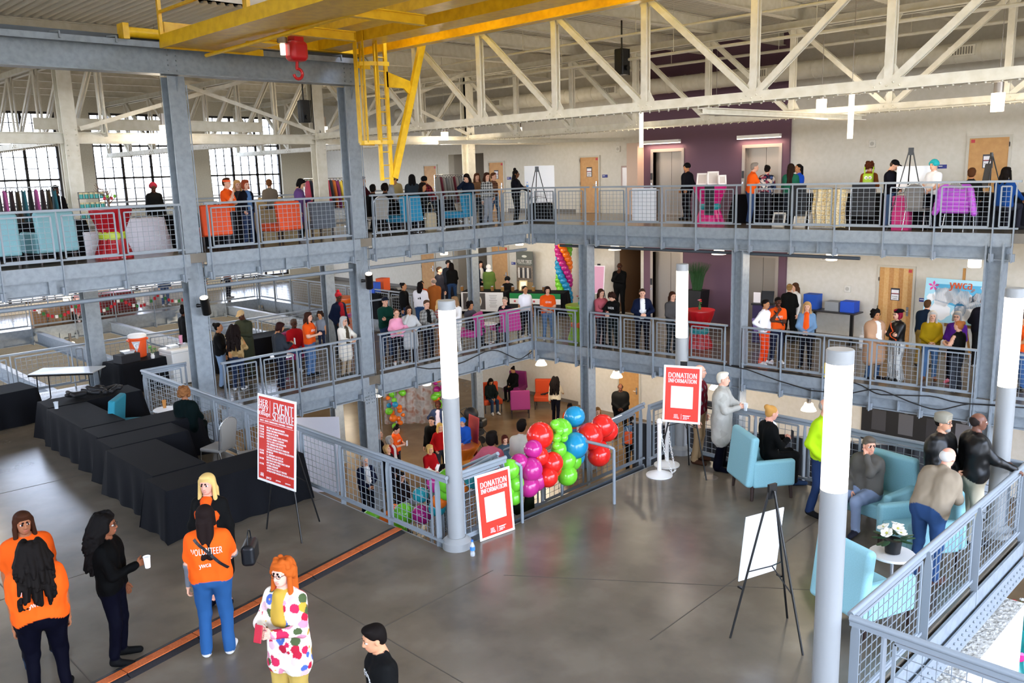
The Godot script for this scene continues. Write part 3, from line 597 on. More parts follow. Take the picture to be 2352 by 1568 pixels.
func build_crane():
	var t := thing("overhead_crane", "yellow bridge crane with footwalk and caged ladder under the roof", "crane", Vector3(8, 8.0, -18.2)); var Y: Material = M.yellow; var b := MB.new()
	b.tube(Vector3(-0.75, 0.02, 0.1), Vector3(0.2, 0.02, 0.1), 0.1, 0.1, 14); b.box(Vector3(-0.8, 0.02, 0.1), Vector3(0.12, 0.3, 0.3)); part(b, "buffer", Y, t)
	b = MB.new(); b.box(Vector3(2.4, 0.12, 0.05), Vector3(4.8, 0.3, 0.28)); part(b, "end_truck", Y, t)
	b = MB.new(); b.span(V(-0.3, -0.3, 0.72), V(1.45, -0.26, 2.2)); b.span(V(-0.3, -0.3, 2.2), V(0.75, -0.26, 14)); part(b, "footwalk_plate", Y, t)
	b = MB.new(); b.span(V(-0.34, -0.33, 0.7), V(-0.29, -0.08, 14)); b.span(V(-0.34, -0.33, 0.66), V(1.9, -0.2, 0.72)); b.span(V(0.75, -0.3, 2.2), V(0.8, -0.1, 14)); part(b, "toe_board", Y, t)
	for q in [V(-0.3, 0.25, 0.7), V(0.75, 0.25, 2.2), V(-0.3, 0.25, 4.2)]:
		b = MB.new(); b.box(q, Vector3(0.07, 1.15, 0.07)); part(b, "stanchion", Y, t)
	b = MB.new(); b.bar(V(-0.3, 0.8, 0.7), V(-0.3, 0.8, 14), 0.05, 0.05); b.bar(V(-0.3, 0.35, 0.7), V(-0.3, 0.35, 14), 0.05, 0.05); b.bar(V(-0.3, 0.8, 0.7), V(0.75, 0.8, 2.2), 0.05, 0.05); part(b, "guard_rail", Y, t)
	for z in [1.6, 3.4, 5.6]:
		b = MB.new(); b.ibeam(V(0.8, -0.22, z), V(2.4, -0.22, z), 0.14, 0.18, 0.02); part(b, "cross_member", Y, t)
	b = MB.new(); b.box(Vector3(2.55, 0.35, 6.6), Vector3(0.5, 0.75, 14.4)); part(b, "idler_girder", Y, t)
	b = MB.new(); b.prism([Vector2(-0.55, 0.15), Vector2(-0.2, -0.1), Vector2(14.0, -0.1), Vector2(14.0, 1.5), Vector2(-0.55, 1.5)], 0.62, Vector3(3.95, 0.08, 0.4), Basis(Vector3.BACK, Vector3.UP, Vector3.LEFT)); part(b, "bridge_girder", Y, t)
	b = MB.new(); b.box(Vector3(4.1, 0.02, -0.2), Vector3(1.5, 0.07, 0.75)); part(b, "saddle_plate", Y, t)
	b = MB.new(); b.ibeam(Vector3(4.9, 0.1, -0.3), Vector3(4.9, 0.1, 13.8), 0.24, 0.34, 0.025); part(b, "lower_rail_beam", Y, t)
	for z in [1.6, 3.6, 5.6, 7.6]:
		b = MB.new(); b.box(Vector3(4.6, 0.33, z), Vector3(0.75, 0.14, 0.3)); part(b, "bracket", Y, t)
	b = MB.new(); b.run([V(0.55, -0.42, 0.8), V(0.62, -0.38, 3.0), V(1.1, -0.1, 10)], 0.04, 8); part(b, "conduit", Y, t)
	# red hook block under the trolley
	b = MB.new(); b.rbox(Vector3(1.75, -0.42, 2.3), Vector3(0.4, 0.4, 0.34), 0.1); b.box(Vector3(1.75, -0.2, 2.3), Vector3(0.22, 0.14, 0.24)); var hb := part(b, "hook_block", mat("c5161d", 0.35), t)
	b = MB.new(); var pts := []
	for i in 11:
		var a := -0.2 + i * 0.48; pts.append(Vector3(1.75 + 0.1 * sin(a), -0.86 + 0.1 * cos(a), 2.3))
	b.run([Vector3(1.75, -0.6, 2.3)] + pts, 0.032, 8); part(b, "hook", mat("c5161d", 0.35), hb)
	b = MB.new(); b.tube(Vector3(1.75, -0.1, 2.3), Vector3(1.75, 0.4, 2.3), 0.06); part(b, "hoist_rope", M.dark_steel, hb)
	# work lamp
	b = MB.new(); b.lathe([Vector2(0.0, 0.14), Vector2(0.1, 0.12), Vector2(0.11, 0.0), Vector2(0.0, 0.0)], 16, Vector3(1.5, -0.28, 2.2)); var wl := part(b, "lamp_housing", M.brushed, t)
	b = MB.new(); b.tube(Vector3(1.5, -0.5, 2.2), Vector3(1.5, -0.29, 2.2), 0.05, 0.055, 12); part(b, "lamp_globe", M.lamp, wl)
	# caged ladder
	var o := Vector3(4.14, 0, 1.7)
	for x in [0.0, 0.27]:
		b = MB.new(); b.bar(o + Vector3(x, -3.15 + (0.1 if x < 0.1 else 0.0), 0), o + Vector3(x, 1.2, 0), 0.09, 0.05, Vector3.BACK); part(b, "ladder_rail", Y, t)
	for i in 14:
		b = MB.new(); b.tube(o + Vector3(0, -3.0 + i * 0.3, 0), o + Vector3(0.27, -3.0 + i * 0.3, 0), 0.014, 0.014, 6); part(b, "rung", Y, t)
	for y in [-0.5, -2.2]:
		var arc := []
		for i in 13:
			var a := PI * i / 12.0; arc.append(o + Vector3(0.13 - 0.62 * sin(a) - 0.1, y, 0.36 * cos(a) + 0.1))
		b = MB.new()
		for i in 12: b.bar(arc[i], arc[i + 1], 0.012, 0.09)
		part(b, "cage_hoop", Y, t)
	for a in [0.5, 1.1, 1.57, 2.05, 2.65]:
		var p := o + Vector3(0.03 - 0.62 * sin(a), 0, 0.36 * cos(a) + 0.1); b = MB.new(); b.bar(p + Vector3(0, -2.2, 0), p + Vector3(0, 1.2, 0), 0.07, 0.012, Vector3(-1, 0, 0)); part(b, "cage_strap", Y, t)
	b = MB.new(); b.bar(o + Vector3(0.35, -3.0, 0), o + Vector3(1.75, 1.2, 0), 0.16, 0.1, Vector3.BACK); part(b, "ladder_brace", Y, t)
	b = MB.new(); b.prism([Vector2(0.27, -0.6), Vector2(0.95, -0.78), Vector2(1.0, -1.15), Vector2(0.75, -0.95), Vector2(0.27, -0.95)], 0.05, o); part(b, "gusset", Y, t)
func build_stairs():
	var n := 22; var rise := 3.75 / n; var run := 0.285; var t := thing("staircase", "grey steel stairs going down behind the balloon garland", "stairs", Vector3(8.1, 0, -8.6)); var b := MB.new()
	for x in [0.0, 3.5]:
		b = MB.new(); b.bar(Vector3(x, -0.15, 0.05), Vector3(x, F1 + 0.05, -n * run), 0.05, 0.3); part(b, "stringer", M.steel, t)
	var tm := MB.new(); tm.box(Vector3(1.75, 0, 0), Vector3(3.45, 0.05, run + 0.02)); var tr := tm.mesh(); var rm := MB.new(); rm.box(Vector3(1.75, 0, 0), Vector3(3.45, rise - 0.05, 0.015)); var rs := rm.mesh()
	for i in n - 1:
		inst(tr, "tread", mat("5f5a53", 0.5), t, Vector3(0, -(i + 1) * rise, -(i + 0.5) * run)); inst(rs, "riser", M.dark_steel, t, Vector3(0, -(i + 0.5) * rise, -i * run))
	var s := sqrt(1 + pow(rise / run, 2.0)); var e := Vector3(0, -3.7, -6.2)
	railing("sloping grey mesh stair railing hung with balloons", Vector3(8.1, 0, -8.6), Vector3(8.1, 0, -8.6) + e, steps_of(0.1, 6.1, 5), 0.1, Vector3.LEFT, true, 1.08, 0.008)
	railing("sloping grey mesh stair railing beside the guard downstairs", Vector3(11.6, 0, -8.6), Vector3(11.6, 0, -8.6) + e, steps_of(0.1, 6.1, 5), 0.1, Vector3.RIGHT, true, 1.08, 0.008)
	for q in [[8.35, -8.39, "beside the leaning donation sign"], [9.8, -7.83, "standing alone in front of the stairs"], [9.93, -9.03, "on the stairs under the green balloons"]]:
		var p := thing("handrail_post", "grey handrail post with a bent top, %s" % q[2], "handrail", Vector3(q[0], 0 if q[1] > -8.6 else -0.25, q[1])); b = MB.new()
		b.tube(Vector3.ZERO, Vector3(0, 0.88, 0), 0.024, 0.024, 10); part(b, "post", M.rail, p)
		b = MB.new(); b.run([Vector3(0, 0.88, 0), Vector3(-0.05, 0.92, -0.05), Vector3(-0.12, 0.94, -0.55), Vector3(-0.14, 0.6, -1.2)], 0.024, 10); part(b, "handrail", M.rail, p)
# ---------------------------------------------------------------- furniture and event things
func armchair(label: String, at: Vector3, turn: float, hexa: String, group := "") -> Node3D:      # low tub chair with arms; sits facing +z
	var t := thing("armchair", label, "armchair", at, turn, group); var m := noise_mat([Color(hexa).darkened(0.04).to_html(false), hexa, Color(hexa).lightened(0.05).to_html(false)], 1.5, 0.8, 0.08, 3, 40); var b := MB.new()
	b.rbox(Vector3(0, 0.33, 0.02), Vector3(0.56, 0.2, 0.66), 0.03); part(b, "seat", m, t)
	b = MB.new(); b.rbox(Vector3(0, 0.62, -0.32), Vector3(0.78, 0.8, 0.13), 0.055, Basis(Vector3.RIGHT, 0.12)); part(b, "backrest", m, t)
	for e in [-1, 1]:
		b = MB.new(); b.rbox(Vector3(e * 0.34, 0.42, 0.03), Vector3(0.12, 0.42, 0.68), 0.045); part(b, "armrest", m, t)
	for q in [Vector2(-0.33, -0.3), Vector2(0.33, -0.3), Vector2(-0.33, 0.32), Vector2(0.33, 0.32)]:
		b = MB.new(); b.tube(Vector3(q.x * 1.04, 0, q.y * 1.04), Vector3(q.x, 0.24, q.y), 0.022, 0.035, 8); part(b, "leg", mat("2b1a14", 0.4), t)
	return t
func slipper_chair(label: String, at: Vector3, turn: float, hexa: String, s := 1.0, group := "") -> Node3D:   # armless lounge chair
	var t := thing("lounge_chair", label, "chair", at, turn, group); var m := mat(hexa, 0.75); var b := MB.new()
	b.rbox(Vector3(0, 0.36, 0.03) * s, Vector3(0.62, 0.17, 0.62) * s, 0.03 * s); part(b, "seat", m, t)
	b = MB.new(); b.rbox(Vector3(0, 0.6, -0.29) * s, Vector3(0.62, 0.62, 0.12) * s, 0.035 * s, Basis(Vector3.RIGHT, 0.14)); part(b, "backrest", m, t)
	for q in [Vector2(-0.27, -0.26), Vector2(0.27, -0.26), Vector2(-0.27, 0.3), Vector2(0.27, 0.3)]:
		b = MB.new(); b.bar(Vector3(q.x, 0, q.y) * s, Vector3(q.x, 0.28, q.y) * s, 0.035, 0.035, Vector3.BACK); part(b, "leg", mat("241612", 0.45), t)
	return t
func banquet_chair(label: String, at: Vector3, turn: float, hexa := "8b8781", group := "") -> Node3D:
	var t := thing("banquet_chair", label, "chair", at, turn, group); var b := MB.new(); var fm: Material = M.chrome
	b.rbox(Vector3(0, 0.45, 0), Vector3(0.44, 0.06, 0.44), 0.025); part(b, "seat", mat(hexa, 0.7), t)
	b = MB.new(); var poly := []
	for i in 13: poly.append(Vector2(0.19 * cos(PI * i / 12), 0.28 + 0.14 * sin(PI * i / 12)))
	poly.append_array([Vector2(-0.16, -0.12), Vector2(0.16, -0.12)]); b.prism(poly, 0.04, Vector3(0, 0.6, -0.24), Basis(Vector3.RIGHT, -0.14)); part(b, "backrest", mat(hexa, 0.7), t)
	b = MB.new(); var pts := [Vector3(-0.2, 0.46, -0.2)]
	for i in 9: pts.append(Vector3(-0.215 * cos(PI * i / 8), 0.86 + 0.16 * sin(PI * i / 8), -0.27 - 0.03 * sin(PI * i / 8)))
	pts.append(Vector3(0.2, 0.46, -0.2)); b.run(pts, 0.012, 6); part(b, "back_frame", fm, t)
	for e in [-1, 1]:
		b = MB.new(); b.run([Vector3(e * 0.2, 0.47, -0.2), Vector3(e * 0.22, 0.0, -0.3)], 0.012, 6); part(b, "leg", fm, t)
		b = MB.new(); b.run([Vector3(e * 0.2, 0.43, -0.2), Vector3(e * 0.21, 0.42, 0.2), Vector3(e * 0.22, 0.0, 0.24)], 0.012, 6); part(b, "leg", fm, t)
	return t
func draped_table(label: String, at: Vector3, turn: float, L: float, W: float, m: Material = null, h := 0.75, called := "draped_table", group := "") -> Node3D:   # long side along x
	if m == null: m = M.cloth
	var t := thing(called, label, "table", at, turn, group); var b := MB.new(); var n := int((L + W) * 14); var rows := []; var rg := RandomNumberGenerator.new(); rg.seed = hash(label)
	var per := []; var sizes := [L, W, L, W]; var dirs := [Vector3.RIGHT, Vector3.BACK, Vector3.LEFT, Vector3.FORWARD]; var p := Vector3(-L / 2, 0, -W / 2); var outs := [Vector3.FORWARD, Vector3.RIGHT, Vector3.BACK, Vector3.LEFT]
	for s in 4:
		var k := maxi(4, int(sizes[s] * 14))
		for i in k: per.append([p + dirs[s] * sizes[s] * (float(i) / k), outs[s] if i > 0 else (outs[s] + outs[(s + 3) % 4]).normalized(), i == 0])
		p += dirs[s] * sizes[s]
	var ph := rg.randf() * 9.0
	for lv in 7:
		var f := lv / 6.0; var row := []
		for i in per.size() + 1:
			var q: Array = per[i % per.size()]; var w := 0.5 + 0.5 * sin(i * 0.9 + ph + 0.8 * sin(i * 0.23 + ph)); var corner := 1.0 if q[2] else 0.0
			row.append(q[0] + q[1] * (0.012 + f * (0.02 + 0.06 * w + corner * 0.1)) + Vector3(0, h * (1.0 - f) + (0.004 if lv == 6 else 0.0), 0))
		rows.append(row)
	var top := []
	for i in rows[0].size(): top.append((rows[0][i] as Vector3) - (per[i % per.size()][1] as Vector3) * 0.012 + Vector3(0, 0.006, 0))
	b.sheet([top] + rows); b.box(Vector3(0, h + 0.003, 0), Vector3(L + 0.004, 0.008, W + 0.004)); part(b, "tablecloth", m, t)
	b = MB.new(); b.box(Vector3(0, h - 0.02, 0), Vector3(L - 0.02, 0.03, W - 0.02)); part(b, "tabletop", mat("8a857c"), t)
	for q in [Vector2(-1, -1), Vector2(1, -1), Vector2(-1, 1), Vector2(1, 1)]:
		b = MB.new(); b.tube(Vector3(q.x * (L / 2 - 0.15), 0, q.y * (W / 2 - 0.1)), Vector3(q.x * (L / 2 - 0.15), h - 0.03, q.y * (W / 2 - 0.1)), 0.015, 0.015, 6); part(b, "leg", M.dark_steel, t)
	return t
func cocktail_table(label: String, at: Vector3, cover: String, sash: String, h := 1.08, r := 0.38) -> Node3D:   # tall round table in satin tied at the waist
	var t := thing("cocktail_table", label, "table", at); var b := MB.new(); var rows := []; var m := mat(cover, 0.32)
	for lv in 15:
		var f := lv / 14.0; var y := h * (1.0 - f); var rr := lerpf(r, r * 0.56, smoothstep(0.0, 0.52, f)) if f < 0.55 else lerpf(r * 0.56, r * 0.85, smoothstep(0.55, 1.0, f)); var row := []
		for i in 65:
			var a := -TAU * (i % 64) / 64.0; var w := rr + 0.02 * sin(a * 14.0 + f * 2.0) * minf(1.0, f * 3.0) + 0.012 * sin(a * 5.0 + 3.0 * f)
			row.append(Vector3(cos(a) * w, y + 0.004, sin(a) * w))
		rows.append(row)
	b.sheet(rows); part(b, "cover", m, t)
	b = MB.new(); b.lathe([Vector2(0, h + 0.012), Vector2(r + 0.004, h + 0.012), Vector2(r + 0.008, h - 0.02)], 40); part(b, "table_top", m, t)
	b = MB.new(); b.lathe([Vector2(r * 0.6, h * 0.38), Vector2(r * 0.64, h * 0.42), Vector2(r * 0.64, h * 0.5), Vector2(r * 0.6, h * 0.54)], 32); part(b, "sash", mat(sash, 0.4), t)
	b = MB.new(); b.tube(Vector3(0, 0.02, 0), Vector3(0, h - 0.02, 0), 0.04); part(b, "pole", M.dark_steel, t)
	return t
func easel(label: String, at: Vector3, turn: float, h := 1.65, peg := 0.33) -> Node3D:      # black folding display easel; its display side faces +z
	var t := thing("easel", label, "easel", at, turn); var m: Material = M.black_metal; var b := MB.new(); var top := Vector3(0, h, 0)
	for e in [-1, 1]:
		b = MB.new(); b.tube(Vector3(e * 0.42, 0, 0.16), top + Vector3(e * 0.035, 0, 0.03), 0.012, 0.014, 8); part(b, "leg", m, t)
		b = MB.new(); b.bar(Vector3(e * 0.42 * (1.0 - peg), h * peg, 0.13), Vector3(e * 0.42 * (1.0 - peg), h * peg, 0.2), 0.03, 0.02); part(b, "ledge_peg", m, t)
	b = MB.new(); b.tube(Vector3(0, 0, -0.48), top + Vector3(0, -0.02, 0.0), 0.012, 0.014, 8); part(b, "leg", m, t)
	b = MB.new(); b.box(top + Vector3(0, -0.03, 0.03), Vector3(0.11, 0.16, 0.03)); part(b, "head_plate", m, t)
	b = MB.new(); var c := Vector3(0, h * 0.48, 0.0)
	for q in [Vector3(-0.24, h * 0.45, 0.1), Vector3(0.24, h * 0.45, 0.1), Vector3(0, h * 0.36, -0.3)]: b.tube(c, q, 0.007, 0.007, 6)
	part(b, "spreader", m, t); return t
func board(label: String, at: Vector3, turn: float, tilt: float, w: float, h: float, hexa: String, border: String, called := "sign_board", cat := "sign") -> Node3D:     # origin: middle of the lower edge
	var t := thing(called, label, cat, at, turn); t.rotation = Vector3(-tilt, turn, 0); var b := MB.new()
	b.box(Vector3(0, h / 2, 0), Vector3(w, h, 0.012)); part(b, "board", mat(border, 0.5), t)
	if hexa != border:
		b = MB.new(); b.box(Vector3(0, h / 2, 0.0065), Vector3(w - 0.07, h - 0.07, 0.003)); part(b, "panel", mat(hexa, 0.45), t)
	return t
func donation_board(label: String, at: Vector3, turn: float, tilt: float) -> Node3D:
	var w := 0.62; var h := 0.94; var t := board(label, at, turn, tilt, w, h, "e2301d", "f3f1ee"); var z := 0.011
	lettering("DONATION", 0.085, M.white, t, Vector3(0, h * 0.83, z), Basis(), 0.0, "lettering", false, 0.46); lettering("INFORMATION", 0.066, M.white, t, Vector3(0, h * 0.735, z), Basis(), 0.0, "lettering", false, 0.46)
	lettering("DONATION", 0.085, M.white, t, Vector3(0.004, h * 0.83, z), Basis(), 0.0, "lettering", false, 0.46); lettering("INFORMATION", 0.066, M.white, t, Vector3(0.004, h * 0.735, z), Basis(), 0.0, "lettering", false, 0.46)
	var b := MB.new(); b.box(Vector3(0, h * 0.45, 0.009), Vector3(0.36, 0.36, 0.003)); part(b, "white_square", M.white, t)
	for q in [["HER", 0.026, -0.09, 0.135], ["story", 0.024, -0.085, 0.11], ["HERitage", 0.018, -0.08, 0.085], ["ywca", 0.032, 0.08, 0.1]]: lettering(q[0], q[1], M.white, t, Vector3(q[2], h * q[3] , z))
	b = MB.new(); b.box(Vector3(0, h * 0.11, z), Vector3(0.004, 0.09, 0.003)); b.box(Vector3(0.09, h * 0.135, z), Vector3(0.13, 0.006, 0.003)); b.box(Vector3(0.08, h * 0.125, z), Vector3(0.11, 0.006, 0.003)); b.box(Vector3(0.06, h * 0.073, z), Vector3(0.07, 0.006, 0.003)); part(b, "rule", M.white, t)
	return t
func schedule_board(label: String, at: Vector3, turn: float, tilt: float) -> Node3D:
	var w := 0.9; var h := 1.27; var t := board(label, at, turn, tilt, w, h, "c82314", "e9e6e0"); var z := 0.011; var W: Material = M.white
	for o in [0.0, 0.004]:
		lettering("EVENT", 0.15, W, t, Vector3(0.16 + o, h * 0.875, z), Basis(), 0.0, "lettering", false, 0.45); lettering("SCHEDULE", 0.115, W, t, Vector3(0.16 + o, h * 0.775, z), Basis(), 0.0, "lettering", false, 0.48)
	for q in [["HER", 0.085, 0.91], ["story", 0.075, 0.86], ["and", 0.03, 0.82], ["HERitage", 0.055, 0.785]]: lettering(q[0], q[1], W, t, Vector3(-0.3, h * q[2], z))
	var b := MB.new()
	for y in [0.73, 0.68]: b.box(Vector3(0, h * y, z), Vector3(0.8, 0.004, 0.003))
	b.box(Vector3(-0.14, h * 0.85, z), Vector3(0.003, 0.24, 0.003)); part(b, "rule", W, t)
	lettering("EMCEE - MARIE CUNNINGHAM | FEATURING - DJ BLAYZE", 0.024, W, t, Vector3(0, h * 0.704, z), Basis(), 0.0, "lettering", false, 0.76)
	var L := [["11:00 AM", "WELCOME AND ANNOUNCEMENTS"], ["11:15 AM", "MIAMI CINCINNATI WOMEN'S CHOIR"], ["11:45 AM", "HARMONY OF JAPAN"], ["12:30 PM", "HAMILTON HIGH SCHOOL PROSTEPS"], ["1:00 PM", "HERITAGE AWARDS CEREMONY"], ["", "-BOYS & GIRLS CLUB DRUMMERS"], ["", "-THE CUNNINGHAM SISTERS"], ["", "-PAT MOELLER, MAYOR OF HAMILTON"], ["", "-HERITAGE AWARDS VIDEO & PRESENTATION"], ["2:15 PM", "IN UNISON"], ["3:00 PM", "ST. ANDREW'S SOCIETY OF"], ["", "DAYTON HIGHLAND DANCERS"], ["3:45 PM", "BOLLYWOOD WITH PRIDE DANCE GROUP"], ["", "AND DANCING SELFIES"], ["4:15 PM", "CLOSING CEREMONY"], ["", "-MIAMI VALLEY BALLET THEATRE"], ["", "-SPOKEN WORD HEALING IN BLOOM EXPERIENCE"]]
	for i in L.size():
		var y := h * (0.635 - i * 0.031)
		if L[i][0] != "": lettering(L[i][0], 0.026, W, t, Vector3(-0.34, y, z), Basis(), 0.0, "lettering", false, 0.1)
		lettering(L[i][1], 0.026, W, t, Vector3(-0.22 + 0.0085 * L[i][1].length(), y, z), Basis(), 0.0, "lettering", false, 0.017 * L[i][1].length())
	for q in [["HER", 0.03, -0.33, 0.085], ["story", 0.028, -0.33, 0.068], ["ywca", 0.04, -0.17, 0.06], ["partners", 0.022, 0.06, 0.06], ["sponsors", 0.022, 0.28, 0.06]]: lettering(q[0], q[1], W, t, Vector3(q[2], h * q[3], z))
	return t
func light_column(label: String, at: Vector3, h: float, lit: float, r := 0.14) -> Node3D:
	var t := thing("lamp_column", label, "lamp", at); var b := MB.new(); var g := mat("8f9191", 0.4)
	b.lathe([Vector2(0, 0.0), Vector2(r * 1.75, 0.0), Vector2(r * 1.75, 0.1), Vector2(r * 1.15, 0.16), Vector2(r, 0.16), Vector2(r, h - lit - 0.12)], 32); part(b, "post", g, t)
	b = MB.new(); b.tube(Vector3(0, h - lit - 0.12, 0), Vector3(0, h - 0.12, 0), r * 0.985, r * 0.985, 32, false); part(b, "diffuser", M.lamp, t)
	b = MB.new(); b.lathe([Vector2(r, h - 0.12), Vector2(r, h - 0.01), Vector2(r * 0.93, h), Vector2(0, h)], 32); part(b, "cap", g, t)
	for k in 2:
		var o := OmniLight3D.new(); o.name = "column_light_%d" % k; t.add_child(o); o.position = Vector3(-0.16, h - lit * (0.3 + 0.45 * k) - 0.12, 0.16); o.light_color = Color(1.0, 0.95, 0.88); o.light_energy = 0.12; o.light_size = 0.15; o.omni_range = 40; o.omni_attenuation = 2.0; o.shadow_enabled = true
	return t
func pendant(label: String, at: Vector3, kind: String, drop: float, s := 1.0, lit := true, group := "") -> Node3D:      # at: lower end of the lamp
	var t := thing("pendant_lamp", label, "lamp", at, 0.0, group); var b := MB.new(); var gm: Material = M.lamp_warm if lit else mat("8c8880", 0.4)
	if kind == "can":
		b.tube(Vector3(0, 0.34, 0) * s, Vector3(0, 0.62, 0) * s, 0.085 * s, 0.085 * s, 18); part(b, "housing", M.brushed, t)
		b = MB.new(); b.tube(Vector3(0, 0.0, 0), Vector3(0, 0.34, 0) * s, 0.115 * s, 0.12 * s, 20); part(b, "diffuser", gm, t)
		b = MB.new(); b.tube(Vector3(0, 0.62, 0) * s, Vector3(0, drop, 0), 0.006, 0.006, 5); part(b, "cable", M.brushed, t)
	elif kind == "bell":
		b.lathe([Vector2(0.0, 0.2), Vector2(0.11, 0.2), Vector2(0.13, 0.13), Vector2(0.19, 0.04), Vector2(0.2, 0.0), Vector2(0.0, 0.0)], 28); part(b, "diffuser", gm, t)
		b = MB.new(); b.tube(Vector3(0, 0.2, 0), Vector3(0, drop, 0), 0.06, 0.06, 12); part(b, "stem", M.brushed, t)
	elif kind == "drum":
		b.lathe([Vector2(0, 0), Vector2(0.125, 0), Vector2(0.14, 0.02), Vector2(0.14, 0.2), Vector2(0.12, 0.23), Vector2(0, 0.23)], 24); part(b, "diffuser", gm, t)
		b = MB.new(); b.tube(Vector3(0, 0.23, 0), Vector3(0, drop, 0), 0.05, 0.05, 12); part(b, "stem", M.brushed, t)
	elif kind == "tube":
		b.tube(Vector3.ZERO, Vector3(0, 0.95, 0) * s, 0.055 * s, 0.055 * s, 16); part(b, "diffuser", gm, t)
		b = MB.new(); b.tube(Vector3(0, 0.95, 0) * s, Vector3(0, drop, 0), 0.006, 0.006, 5); part(b, "cable", M.brushed, t)
	if lit:
		var o := OmniLight3D.new(); o.name = "pendant_light"; t.add_child(o); o.position = Vector3(0, -0.16, 0); o.light_color = Color(1.0, 0.93, 0.82); o.light_energy = 1.5; o.light_size = 0.15; o.omni_range = 30; o.omni_attenuation = 2.0; o.shadow_enabled = true
	return t
func spotlight(label: String, at: Vector3, aim: Vector3) -> Node3D:
	var t := thing("spotlight", label, "lamp", at); var b := MB.new(); var d := aim.normalized()
	b.tube(-d * 0.2, d * 0.2, 0.095, 0.095, 18); part(b, "housing", M.black_metal, t)
	b = MB.new(); b.tube(-d * 0.2, -d * 0.215, 0.085, 0.085, 18); part(b, "lens", M.lamp_warm, t)
	b = MB.new(); b.tube(Vector3(-0.02, 0.0, -0.08), Vector3(-0.1, 0.0, -0.19), 0.03, 0.045, 10); part(b, "bracket", M.black_metal, t)
	b = MB.new(); b.run([Vector3(-0.1, 0, -0.19), Vector3(-0.12, 0.2, -0.16), Vector3(-0.02, 0.5, -0.12), Vector3(-0.02, 1.2, -0.12)], 0.01, 6); part(b, "cable", M.rail, t)
	var o := SpotLight3D.new(); o.name = "spot_light"; t.add_child(o); o.position = -d * 0.24; o.look_at_from_position(o.position, o.position - d, Vector3.RIGHT); o.light_energy = 3.0; o.spot_angle = 40; o.light_color = Color(1, 0.85, 0.62); o.spot_range = 30; o.spot_attenuation = 2.0; o.shadow_enabled = true; o.light_size = 0.08
	return t
var balloon_mesh: ArrayMesh
func balloon(parent: Node, at: Vector3, r: float, hexa: String, tip := Vector3.DOWN):
	if balloon_mesh == null:
		var b := MB.new(); var pr := [Vector2(0.0, 1.08)]
		for i in range(1, 12):
			var a := PI * i / 12.5; pr.append(Vector2(sin(a) * 1.0, cos(a) * 1.08))
		pr.append_array([Vector2(0.22, -1.16), Vector2(0.05, -1.24), Vector2(0.1, -1.32), Vector2(0.0, -1.32)]); var i0 := b.v.size(); b.lathe(pr, 20)
		for i in b.v.size():
			if b.v[i].y > -1.0: b.n[i] = b.v[i].normalized()
		balloon_mesh = b.mesh()
	var o := inst(balloon_mesh, "balloon", mat(hexa, 0.16), parent, at); var up := -tip.normalized(); var x := up.cross(Vector3(0.3, 0.2, 0.9)).normalized(); o.transform = Transform3D(Basis(x, up, x.cross(up)).scaled(Vector3.ONE * r), at)
func carton(label: String, at: Vector3, s: Vector3, hexa: String, turn := 0.0, called := "cardboard_box", cat := "box", flaps := true, group := "") -> Node3D:
	var t := thing(called, label, cat, at, turn, group); var b := MB.new(); b.box(Vector3(0, s.y / 2, 0), s); part(b, "body", mat(hexa, 0.75), t)
	if flaps:
		b = MB.new(); b.box(Vector3(0, s.y + 0.002, 0), Vector3(0.05, 0.004, s.z + 0.002)); b.box(Vector3(0, s.y * 0.85, s.z / 2 + 0.001), Vector3(0.05, s.y * 0.3, 0.003)); part(b, "tape", mat(Color(hexa).lightened(0.2).to_html(false), 0.4), t)
	return t
func vase(label: String, at: Vector3, vh: String, flowers: Array, s := 1.0, called := "flower_vase") -> Node3D:
	var t := thing(called, label, "flowers", at); var b := MB.new(); b.lathe([Vector2(0, 0), Vector2(0.04, 0), Vector2(0.05, 0.06), Vector2(0.035, 0.11), Vector2(0.045, 0.13), Vector2(0, 0.12)], 16); part(b, "vase", mat(vh, 0.3), t).scale = Vector3.ONE * s
	var rg := RandomNumberGenerator.new(); rg.seed = hash(label)
	for i in flowers.size():
		var p := Vector3(rg.randf_range(-0.09, 0.09), rg.randf_range(0.2, 0.32), rg.randf_range(-0.09, 0.09)) * s
		b = MB.new(); b.tube(Vector3(0, 0.1, 0) * s, p, 0.005, 0.004, 5); var st := part(b, "stem", mat("4c7a33"), t)
		b = MB.new()
		for k in 6: b.ell(p + Vector3(cos(k * 1.05) * 0.022, 0.006, sin(k * 1.05) * 0.022) * s, Vector3(0.02, 0.014, 0.02) * s, 8, 5)
		b.ell(p + Vector3(0, 0.012, 0) * s, Vector3.ONE * 0.014 * s, 8, 5); part(b, "flower", mat(flowers[i], 0.6), st)
		b = MB.new(); b.ell(p * 0.75 + Vector3(0.03, 0, 0.01) * s, Vector3(0.035, 0.006, 0.015) * s, 8, 4, Basis(Vector3.BACK, 0.6 + i)); part(b, "leaf", mat("3f6f2f", 0.6), st)
	return t
func cup(label: String, at: Vector3, m: Material, h := 0.13, r := 0.04, called := "cup", group := "") -> MeshInstance3D:
	var b := MB.new(); b.lathe([Vector2(0, 0), Vector2(r * 0.75, 0), Vector2(r, h), Vector2(r * 1.06, h), Vector2(r * 1.06, h + 0.006), Vector2(r * 0.92, h), Vector2(r * 0.7, 0.006), Vector2(0, 0.006)], 18, at); return one(b, called, m, label, "cup", group)
